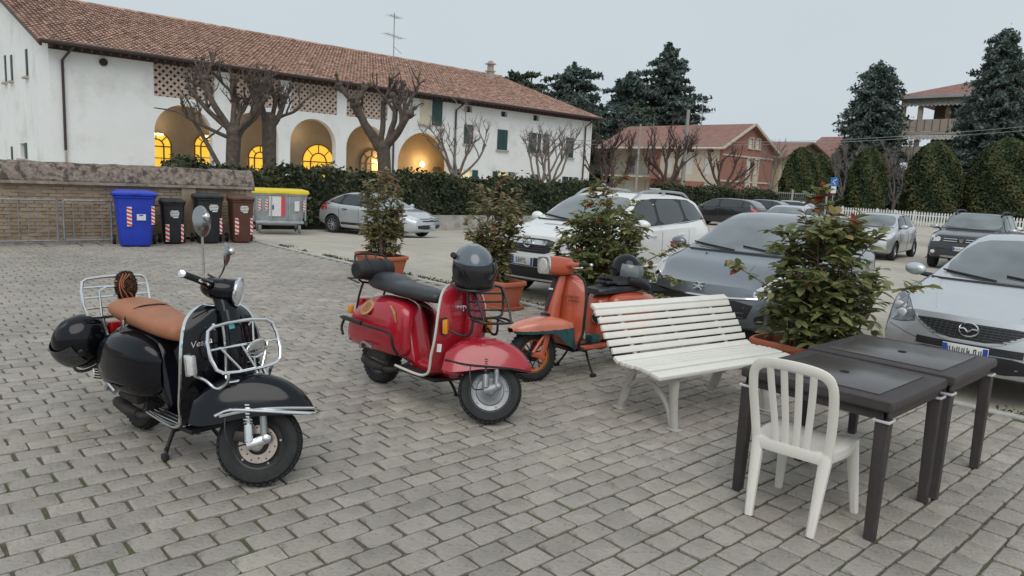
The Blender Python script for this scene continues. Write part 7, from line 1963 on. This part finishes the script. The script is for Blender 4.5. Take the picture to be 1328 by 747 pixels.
# bumper bar of the fender
bb = MB().tube([(.40, -.15, .335), (.47, -.150, .375), (.60, -.145, .388), (.75, -.125, .398), (.86, -.07, .405), (.885, 0, .405), (.86, .07, .405), (.75, .125, .398), (.60, .145, .385), (.47, .15, .375)], .0085, 7, sm=3); bb.xform(STB); bb.build('fender_bar', CHR, sb)

# ---------------------------------------------------------------- red scooter
sr, STR_ = vespa('red scooter with black seat, cowl guards and a helmet on its handlebar', (3.245, 4.40, 0), -86, 48, REDP,
    dict(cowl=RCOWL, fender_trim=None, zs=.97, lean=-5, nostand=True, disc=False, ind=AMBER, indb=BLKM, rim=GREYM, strips=BLKM, trim=mat('white_edge_trim', (.68, .66, .60), .4), grille=BLKM))
se = [ring_yz(.06, .75, .785, .04, 18, 2.4), ring_yz(.03, .735, .815, .08, 18, 2.4), ring_yz(-.06, .725, .832, .105, 18, 2.5), ring_yz(-.22, .722, .84, .13, 18, 2.6), ring_yz(-.38, .725, .845, .142, 18, 2.7), ring_yz(-.44, .728, .862, .142, 18, 2.7), ring_yz(-.52, .73, .882, .14, 18, 2.6), ring_yz(-.66, .735, .89, .135, 18, 2.5), ring_yz(-.73, .74, .895, .12, 18, 2.4), ring_yz(-.75, .76, .86, .07, 18, 2)]
MB().loft(smooth_rings(se, 4)).build('seat', BVINYL, sr, smooth=60)
MB().tube([(-.2+0*k, 0, 0) for k in range(2)], .001, 4) if False else None
# cowl guards
for sg in (-1, 1):
    gd = MB().tube([(-.885, sg*.20, .47), (-.87, sg*.245, .49), (-.70, sg*.285, .50), (-.45, sg*.29, .49), (-.25, sg*.275, .485), (-.185, sg*.27, .46), (-.165, sg*.25, .38), (-.17, sg*.2, .32)], .0105, 8, sm=4).build('cowl_guard', BLKM, sr)
    MB().tube([(-.885, sg*.20, .47), (-.90, sg*.21, .40), (-.88, sg*.2, .34)], .0105, 8, sm=3).build('guard_stay', BLKM, gd)
    pad = MB(); sweep(pad, [(-.80, sg*.272, .498), (-.68, sg*.292, .503), (-.52, sg*.297, .498)], .022, .034, (0, 1, 0)); pad.build('guard_pad', BLKM, gd)
MB().lathe([(0, .003), (.062, .003), (.066, 0)], n=28).xform(frame_mat((-.55, -.232, .615), (1, 0, 0), (-.05, -.82, .57))).build('round_decal', mat('gold_decal', (.46, .24, .09), .5, var=.2, vs=20), sr)
MB().lathe([(0, .0045), (.044, .0045)], n=24).xform(frame_mat((-.55, -.232, .615), (1, 0, 0), (-.05, -.82, .57))).build('decal_centre', mat('gold_decal_dark', (.30, .12, .05), .5, var=.3, vs=40), sr)
MB().tube([(-.30, -.205, .665), (-.25, -.205, .62), (-.225, -.20, .55)], [.008, .012, .005], 6, sm=4).build('gold_stripe', mat('gold_decal', (.46, .24, .09), .5), sr)
rk = MB().tube(roundpoly([(-.79, -.16, .775), (-.79, .16, .775), (-.90, .16, 1.0), (-.90, -.16, 1.0)], 2, .12), .009, 8, closed=True).build('rear_rack', BLKM, sr)
for pts in ([(-.82, -.16, .85), (-.82, .16, .85)], [(-.86, -.16, .93), (-.86, .16, .93)], [(-.79, -.16, .775), (-.98, -.14, .79), (-.98, .14, .79), (-.79, .16, .775)]): MB().tube(pts, .007, 6).build('rack_bar', BLKM, rk)
for k in (-.05, .05): MB().tube([(-.895, k, .995), (-.87, k*.8, .95)], .008, 6).build('rack_bar', BLKM, rk)
for s_ in (-1, 1): MB().tube([(-.79, s_*.12, .775), (-.83, s_*.12, .66), (-.86, s_*.11, .52)], .009, 7, sm=3).build('rack_stay', BLKM, rk)
# front rack
def rpt(u, v, d=0.0): return Vector((.455+.0*v+d, u, .665+.265*v))
fr = MB().tube(roundpoly([tuple(rpt(-.17, .15, .05)), tuple(rpt(.17, .15, .05)), tuple(rpt(.17, 1, .02)), tuple(rpt(-.17, 1, .02))], 2, .14), .0095, 8, closed=True).build('front_rack', BLKM, sr)
for v in (.36, .58, .8): MB().tube([rpt(-.17, v, .045), rpt(.17, v, .045)], .007, 6).build('rack_bar', BLKM, fr)
MB().tube(roundpoly([tuple(rpt(-.17, .15, .05)), tuple(rpt(.17, .15, .05)), tuple(rpt(.14, .1, .19)), tuple(rpt(-.14, .1, .19))], 2, .14), .009, 8, closed=True).build('rack_shelf', BLKM, fr)
for k in (-.07, .07): MB().tube([rpt(k, .15, .05), rpt(k, .1, .19)], .006, 6).build('rack_bar', BLKM, fr)
for s_ in (-1, 1):
    MB().tube([rpt(s_*.13, .1, .17), rpt(s_*.14, .5, .12), rpt(s_*.15, .97, .03)], .008, 6, sm=3).build('rack_stay', BLKM, fr)
    MB().tube([rpt(s_*.12, .15, .05), (.50, s_*.13, .60), (.44, s_*.15, .575), (.35, s_*.19, .60)], .009, 7, sm=4).build('rack_stay', BLKM, fr)
text('script_lettering', 'vespa', .058, CHR, sr, frame_mat((.378, -.125, .765), (.28, .95, .04), (.95, -.28, .1)), .0025)
ft = MB().tube([(.27, -.10, .345), (.42, -.130, .342), (.62, -.122, .372), (.76, -.095, .392), (.84, -.05, .402), (.866, 0, .405), (.84, .05, .402), (.76, .095, .392), (.62, .122, .372), (.42, .13, .342)], .0075, 6, sm=3).xform(STR_); ft.build('fender_trim', BLKM, sr)
fb = MB(); sweep(fb, [(.68, 0, .572), (.765, 0, .53), (.825, 0, .485)], .02, .012, (0, 1, 0)); fb.xform(STR_).build('fender_crest', BLKM, sr)
MB().box((.322, -.238, .47), (.004, .03, .055), rot=(0, 0, -.6)).build('sticker', PRINT, sr, smooth=0)
helmet('helmet', 'grey open-face helmet with smoked visor resting on the red scooter handlebar', (3.22, 3.90, 1.105), (radians(3), radians(8), radians(-112)), mat('helmet_grey', (.10, .125, .15), .25, coat=.8, var=.2, vs=6), mat('smoked_visor', (.022, .022, .024), .08, spec=.6, alpha=.8), 1.18, True)
bg = thing('rolled_bag', 'black rolled bag strapped behind the red scooter seat', 'bag', (3.19, 5.15, .93))
bg.rotation_euler = (0, 0, radians(-86))
MB().loft(smooth_rings([[(r_*cos(2*pi*k/18), y_, .9*r_*sin(2*pi*k/18)) for k in range(18)] for r_, y_ in ((.03, -.17), (.075, -.165), (.088, -.10), (.09, 0), (.088, .10), (.075, .165), (.03, .17))], 3)).build('roll', mat('bag_nylon', (.018, .018, .021), .7, var=.3, vs=8, bump=.5, bs=30), bg, smooth=60)
for y_ in (-.07, .07): MB().tube([(.092*cos(a), y_, .084*sin(a)) for a in [2*pi*k/16 for k in range(16)]], .005, 5, closed=True).build('strap', BLKM, bg)

# helmet and fur charm of the black scooter
helmet('helmet', 'black full-face helmet hanging behind the black scooter', (1.095, 5.31, .545), (radians(-25), radians(38), radians(160)), GLOSSB, mat('dark_visor', (.03, .032, .035), .06, spec=.8), 1.22)
fc = thing('fur_bundle', 'dark furry bundle with orange cords tied to the chrome rear rack', 'bundle', (1.36, 5.275, .885))
rs = np.random.RandomState(4); C_, N_ = [], []
MB().ell((0, 0, 0), (.052, .06, .085), 14, 10).build('core', mat('fur_core', (.03, .02, .016), .95), fc)
v_ = rs.normal(0, 1, (1500, 3)); v_ /= np.linalg.norm(v_, axis=1, keepdims=True)
link('fur', leaf_mesh('fur', v_*[.06, .07, .098], v_, .022, leafmat('fur_hair', [(0, (.015, .01, .009)), (.7, (.06, .03, .02)), (.9, (.16, .07, .03)), (1, (.35, .22, .05))], .9, 0), None, 3.0, 1.2, 4), fc, 'stuff')
for k in range(3): MB().tube([(-.03+.02*k, -.06, .09), (-.055+.01*k, -.065, .02), (-.045+.03*k, -.07, -.05), (-.02+.03*k, -.055, -.10)], .004, 5, sm=4).build('cord', mat('orange_cord', (.40, .13, .06), .7), fc)

# ---------------------------------------------------------------- orange scooter
lb = thing('scooter', 'orange scooter with teal fender and black seat behind the bench', 'scooter', (4.97, 4.385, 0), radians(180), 'parked scooters')
ax = Vector((-.42, 0, .907)).normalized(); pv = Vector((.47, 0, .60)); LS = Matrix.Translation(pv) @ Matrix.Rotation(radians(-13), 4, ax) @ Matrix.Translation(-pv)
scoot_wheel(lb, LS @ Matrix.Translation((.645, 0, .222)), ORNG if False else mat('rim_orange', (.72, .22, .02), .35, var=.1, vs=8), R_=.222, knob=True, name='front_wheel', rimr=.142, rimface=BLKM)
scoot_wheel(lb, Matrix.Translation((-.645, 0, .222)), mat('rim_orange', (.72, .22, .02), .35), R_=.222, knob=True, name='rear_wheel', rimr=.142, rimface=BLKM)
for s_ in (-1, 1):
    a = MB(); sweep(a, [(.515, s_*.075, .46), (.56, s_*.085, .34), (.60, s_*.085, .235)], .028, .05, (0, 1, 0)); a.xform(LS); a.build('fork_leg', ORNG, lb)
    a = MB(); sweep(a, [(.585, s_*.095, .20), (.63, s_*.098, .225), (.70, s_*.095, .25)], .026, .045, (0, 1, 0)); a.xform(LS); a.build('trailing_link', ORNG, lb)
    a = MB().cyl((.70, s_*.10, .26), (.565, s_*.10, .43), .015, n=10); a.xform(LS); a.build('damper', ORNG, lb)
# fixed-looking fender with teal valance
fk = [(.30, .50, .445, .13), (.40, .535, .445, .15), (.52, .555, .445, .155), (.64, .55, .445, .145), (.74, .53, .445, .12), (.82, .50, .448, .085), (.865, .475, .452, .045)]
grid = [[(x, hw*(abs(-cos(pi*k/14))**.75)*(1 if k > 7 else -1 if k < 7 else 0), zl+(zt-zl)*(sin(pi*k/14)**.6)) for k in range(15)] for x, zt, zl, hw in fk]
fd = sheet([[tuple(LS @ Vector(p)) for p in r_] for r_ in smooth_rings(grid, 4)], .006).build('front_fender', ORNGL, lb, smooth=60)
for s_ in (-1, 1):
    g3 = []
    for x, zt, zl, hw in fk:
        zb = zl-.025-.17*sstep(.55, .30, x) if x < .55 else zl-.025
        g3.append([tuple(LS @ Vector((x-.02*q, s_*(hw+.001), zl+.004-(zl+.004-zb)*q))) for q in (0, .33, .66, 1)])
    sheet(g3, .006).build('fender_valance', TEAL, fd, smooth=60)
# legshield
prof = [(-.05, .262, .20), (.12, .258, .205), (.24, .262, .212), (.315, .30, .222), (.352, .38, .232), (.362, .50, .238), (.352, .62, .236), (.335, .73, .222), (.318, .82, .192), (.308, .87, .155), (.303, .895, .10), (.30, .905, .05)]
pr = catmull([(a, c_, b) for a, b, c_ in prof], 4)
grid = [[(p.x-sstep(.26, .45, p.z)*.09*abs(u)**2.0, u*p.y, p.z) for u in [-1+2*j/14 for j in range(15)]] for p in pr]
ls = sheet(grid, .008).build('legshield', ORNG, lb, smooth=60); ea, eb = edge_of(grid)
MB().tube([Vector(p) for p in ea]+[Vector(p) for p in grid[-1][1:-1]]+[Vector(p) for p in reversed(eb)], .0135, 7).build('edge_trim', BLKM, ls)
for s_ in (-1, 1): MB().bbox((.05, s_*.19, .268), (.34, .06, .035), .01).build('floor_side', ORNG, lb)
for yy in (-.14, -.09, .09, .14): MB().bbox((.06, yy, .275), (.32, .022, .010), .003).build('floor_mat', BLKM, lb)
MB().bbox((-.02, .10, .315), (.12, .10, .09), .02).build('pedal_box', TEAL, lb)
cc = [((.43, .44), .085, .05), ((.475, .52), .085, .075), ((.47, .60), .075, .07), ((.445, .70), .066, .065), ((.415, .80), .058, .058), ((.385, .905), .052, .05)]
rings = [[(cx-.04+dp*max(-.3, cos(2*pi*k/20)), hw*sin(2*pi*k/20), cz) for k in range(20)] for (cx, cz), hw, dp in cc]
hc = MB().loft(smooth_rings(rings, 3)).build('horn_cover', ORNG, ls, smooth=60)
stp = MB(); sweep(stp, [(.512, 0, .60), (.477, 0, .70), (.442, 0, .80), (.405, 0, .90)], lambda f: .03+.025*f, .006, (0, 1, 0)); stp.build('black_stripe', BLKM, hc)
hq = MB().bbox((.515, 0, .545), (.045, .085, .075), .008, rot=(0, -.12, 0)).build('horn', BLKM, hc); MB().bbox((.536, 0, .545), (.012, .055, .05), .006, rot=(0, -.12, 0)).build('horn_insert', TEAL, hq)
MB().bbox((.462, 0, .79), (.006, .05, .018), .003, rot=(0, -.35, .0)).build('column_badge', CHR, hc)
tx = text('lettering', 'LAMBRETTA', .030, mat('dark_lettering', (.12, .03, .02), .5), lb, frame_mat((.352, .135, .735), (.40, -.90, .02), (.9, .4, .08)), .0015)
lt2 = MB(); fm2 = frame_mat((.343, .165, .700), (.40, -.90, .02), (.9, .4, .08))
for k in range(5): lt2.box((-.04+.02*k, 0, 0), (.010, .018, .003), M=fm2)
lt2.build('lettering', mat('dark_lettering', (.12, .03, .02), .5), lb, smooth=0, kind='stuff')
# headset: boxy with rectangular lamp, moulded bars
hk = [ring_yz(.245, .93, 1.01, .075, 20, 4), ring_yz(.285, .91, 1.05, .108, 20, 4), ring_yz(.37, .905, 1.07, .112, 20, 4.5), ring_yz(.48, .918, 1.078, .098, 20, 5), ring_yz(.515, .925, 1.078, .094, 20, 5)]
hs = MB().loft(smooth_rings(hk, 3)).xform(LS).build('headset', ORNG, lb, smooth=50)
MB().loft(smooth_rings([ring_yz(.513, .922, 1.081, .097, 20, 5), ring_yz(.526, .922, 1.081, .097, 20, 5), ring_yz(.529, .932, 1.071, .087, 20, 5)], 2)).xform(LS).build('headlight', CHR, hs, smooth=50)
MB().lathe([(.062, 0), (.06, .01), (.03, .015), (0, .016)], (.524, 0, 1.0), 'x', 24).xform(LS).build('headlight_glass', CLEAR, hs)
for s_ in (-1, 1):
    b = MB(); b.tube([(.34, s_*.09, .995), (.32, s_*.15, .998), (.295, s_*.22, 1.0)], [.034, .024, .018], 10, sm=3); b.xform(LS); b.build('handlebar', ORNG, hs)
    g_ = MB().cyl((.297, s_*.215, 1.0), (.265, s_*.325, 1.0), .0175, n=14).xform(LS); gp = g_.build('grip', RUBB, hs)
    MB().ell(LS @ Vector((.262, s_*.335, 1.0)), (.017, .017, .017), 12, 8).build('bar_end', CHR, gp)
    lv = MB().tube([(.33, s_*.16, .985), (.36, s_*.21, .975), (.345, s_*.31, .978)], .0065, 6, sm=4).xform(LS); lo = lv.build('lever', CHR, hs); MB().ell(LS @ Vector((.345, s_*.315, .978)), (.011, .011, .011), 10, 7).build('lever_ball', CHR, lo)
# rear body: frame, bulbous side panels, toolbox front
keys = [ring_yz(-.10, .27, .60, .075, 20, 3), ring_yz(-.13, .26, .675, .095, 20, 3), ring_yz(-.20, .26, .695, .11, 20, 3), ring_yz(-.45, .30, .70, .12, 20, 3), ring_yz(-.75, .36, .69, .11, 20, 2.6), ring_yz(-.92, .44, .64, .09, 20, 2.3), ring_yz(-1.0, .50, .60, .04, 20, 2)]
MB().loft(smooth_rings(keys, 4)).build('rear_frame', ORNG, lb, smooth=60)
PAN = [(-.19, .34, .58, .015), (-.215, .30, .66, .07), (-.27, .285, .70, .11), (-.42, .285, .715, .13), (-.60, .30, .71, .13), (-.78, .34, .675, .105), (-.92, .40, .61, .06), (-.98, .46, .55, .012)]
for s_ in (-1, 1):
    rings = []
    for x, zl, zh, bl in PAN:
        pts = []
        for k in range(15):
            a = pi*k/14; sz = -cos(a); pts.append((x, s_*(.10+bl*sin(a)**.5), (zl+zh)/2+(zh-zl)/2*(abs(sz)**.75)*(1 if sz > 0 else -1)))
        rings.append(pts)
    pn = MB().loft(smooth_rings(rings, 4), closed=False).build('side_panel', ORNG, lb, smooth=60)
    tp = MB(); sweep(tp, [(-.205, s_*.165, .36), (-.22, s_*.20, .50), (-.235, s_*.195, .64)], .03, .05, (1, 0, 0)); tp.build('teal_edge', TEAL, pn)
    vt = MB()
    for k in range(8): vt.box((-.135, s_*(.094+.004*(k % 2)), .42+k*.028), (.05, .004, .007), rot=(0, 0, s_*.25))
    vt.build('vents', BLKM, pn, smooth=0, kind='stuff')
dl = MB().lathe([(.058, 0), (.06, -.012), (.05, -.02), (.045, -.006), (0, -.005)], n=24).xform(frame_mat((-.095, .075, .50), (0, -1, 0), (-.85, -.5, 0))).build('fan_intake', CHR, lb)
MB().lathe([(0, -.008), (.045, -.008)], n=20).xform(frame_mat((-.095, .075, .50), (0, -1, 0), (-.85, -.5, 0)) @ Matrix.Translation((0, 0, -.01))).build('intake_mesh', BLKM, dl)
se = [ring_yz(-.085, .715, .745, .06, 18, 4), ring_yz(-.10, .705, .765, .10, 18, 4), ring_yz(-.25, .705, .775, .125, 18, 4), ring_yz(-.50, .71, .79, .14, 18, 4), ring_yz(-.72, .715, .80, .135, 18, 3.6), ring_yz(-.80, .73, .79, .09, 18, 3)]
MB().loft(smooth_rings(se, 3)).build('seat', BVINYL, lb, smooth=45)
MB().bbox((-.52, .03, .26), (.40, .20, .16), .04).build('engine', SOOT, lb)
MB().tube([(-.2, -.08, .2), (-.4, -.12, .17), (-.75, -.12, .2)], [.03, .05, .03], 12, sm=3).build('exhaust', SOOT, lb)
sd = MB()
for s_ in (-1, 1): sd.tube([(.06, s_*.08, .25), (.075, s_*.15, .12), (.09, s_*.225, .015)], .0105, 8, sm=3)
sd.cyl((.065, -.1, .2), (.065, .1, .2), .009, n=6); so = sd.build('centre_stand', BLKM, lb)
for s_ in (-1, 1): MB().bbox((.092, s_*.23, .014), (.055, .04, .03), .008).build('stand_foot', RUBB, so)
MB().bbox((.08, 0, .245), (.42, .30, .03), .01).build('floor_beam', BLKM, lb)
helmet('helmet', 'black full-face helmet with smoked visor on the orange scooter seat', (5.545, 4.40, .915), (0, radians(6), radians(-88)), GLOSSB, mat('smoked_visor_pale', (.16, .175, .18), .1, spec=.8, var=.3, vs=8), 1.10)
# jacket under the helmet and a pair of gloves
JK = mat('jacket_black', (.014, .014, .017), .55, var=.3, vs=9, bump=.6, bs=25)
jk = thing('folded_jacket', 'folded black jacket on the orange scooter seat under the helmet', 'jacket', (5.52, 4.385, .80)); rj = random.Random(8)
rings = []
for k in range(7):
    x_ = -.24+.08*k; hh = (.02, .05, .065, .07, .065, .05, .02)[k]
    rings.append([(x_, .15*cos(2*pi*i/18)*(.75+.25*sin(pi*k/6)), -.005+hh*max(-.15, sin(2*pi*i/18))*(1+rj.uniform(-.2, .2))) for i in range(18)])
MB().loft(smooth_rings(rings, 3)).build('folds', JK, jk, smooth=60)
sl = MB(); sl.tube([(-.10, -.12, .03), (.02, -.165, .0), (.14, -.165, -.05)], [.04, .045, .035], 10, sm=4); sl.build('sleeve', JK, jk)
for gi, (gx, gy, gr_) in enumerate(((5.22, 4.36, 2.9), (5.29, 4.42, 3.3))):
    gv = thing('glove', ('lower black leather glove lying flat on the orange scooter seat', 'upper black leather glove crossed over the other on the orange scooter seat')[gi], 'glove', (gx, gy, .80+.028*gi), gr_, 'pair of black gloves')
    pm = MB(); pm.loft(smooth_rings([ring_yz(-.075, -.012, .022, .035, 12), ring_yz(-.03, -.014, .024, .038, 12), ring_yz(.02, -.012, .024, .045, 12), ring_yz(.045, -.010, .02, .042, 12)], 3)); pm.build('palm', JK, gv, smooth=60)
    for q, (yy, L_) in enumerate(((-.032, .062), (-.011, .075), (.011, .072), (.032, .055))):
        MB().tube([(.035, yy, .006), (.035+L_*.5, yy*1.2, .024), (.035+L_, yy*1.35, .012)], [.0115, .0115, .010, .007], 8, sm=3).build('finger', JK, gv)
    MB().tube([(-.02, .035, .005), (.015, .062, .012), (.04, .072, .006)], [.013, .012, .008], 8, sm=3).build('thumb', JK, gv)
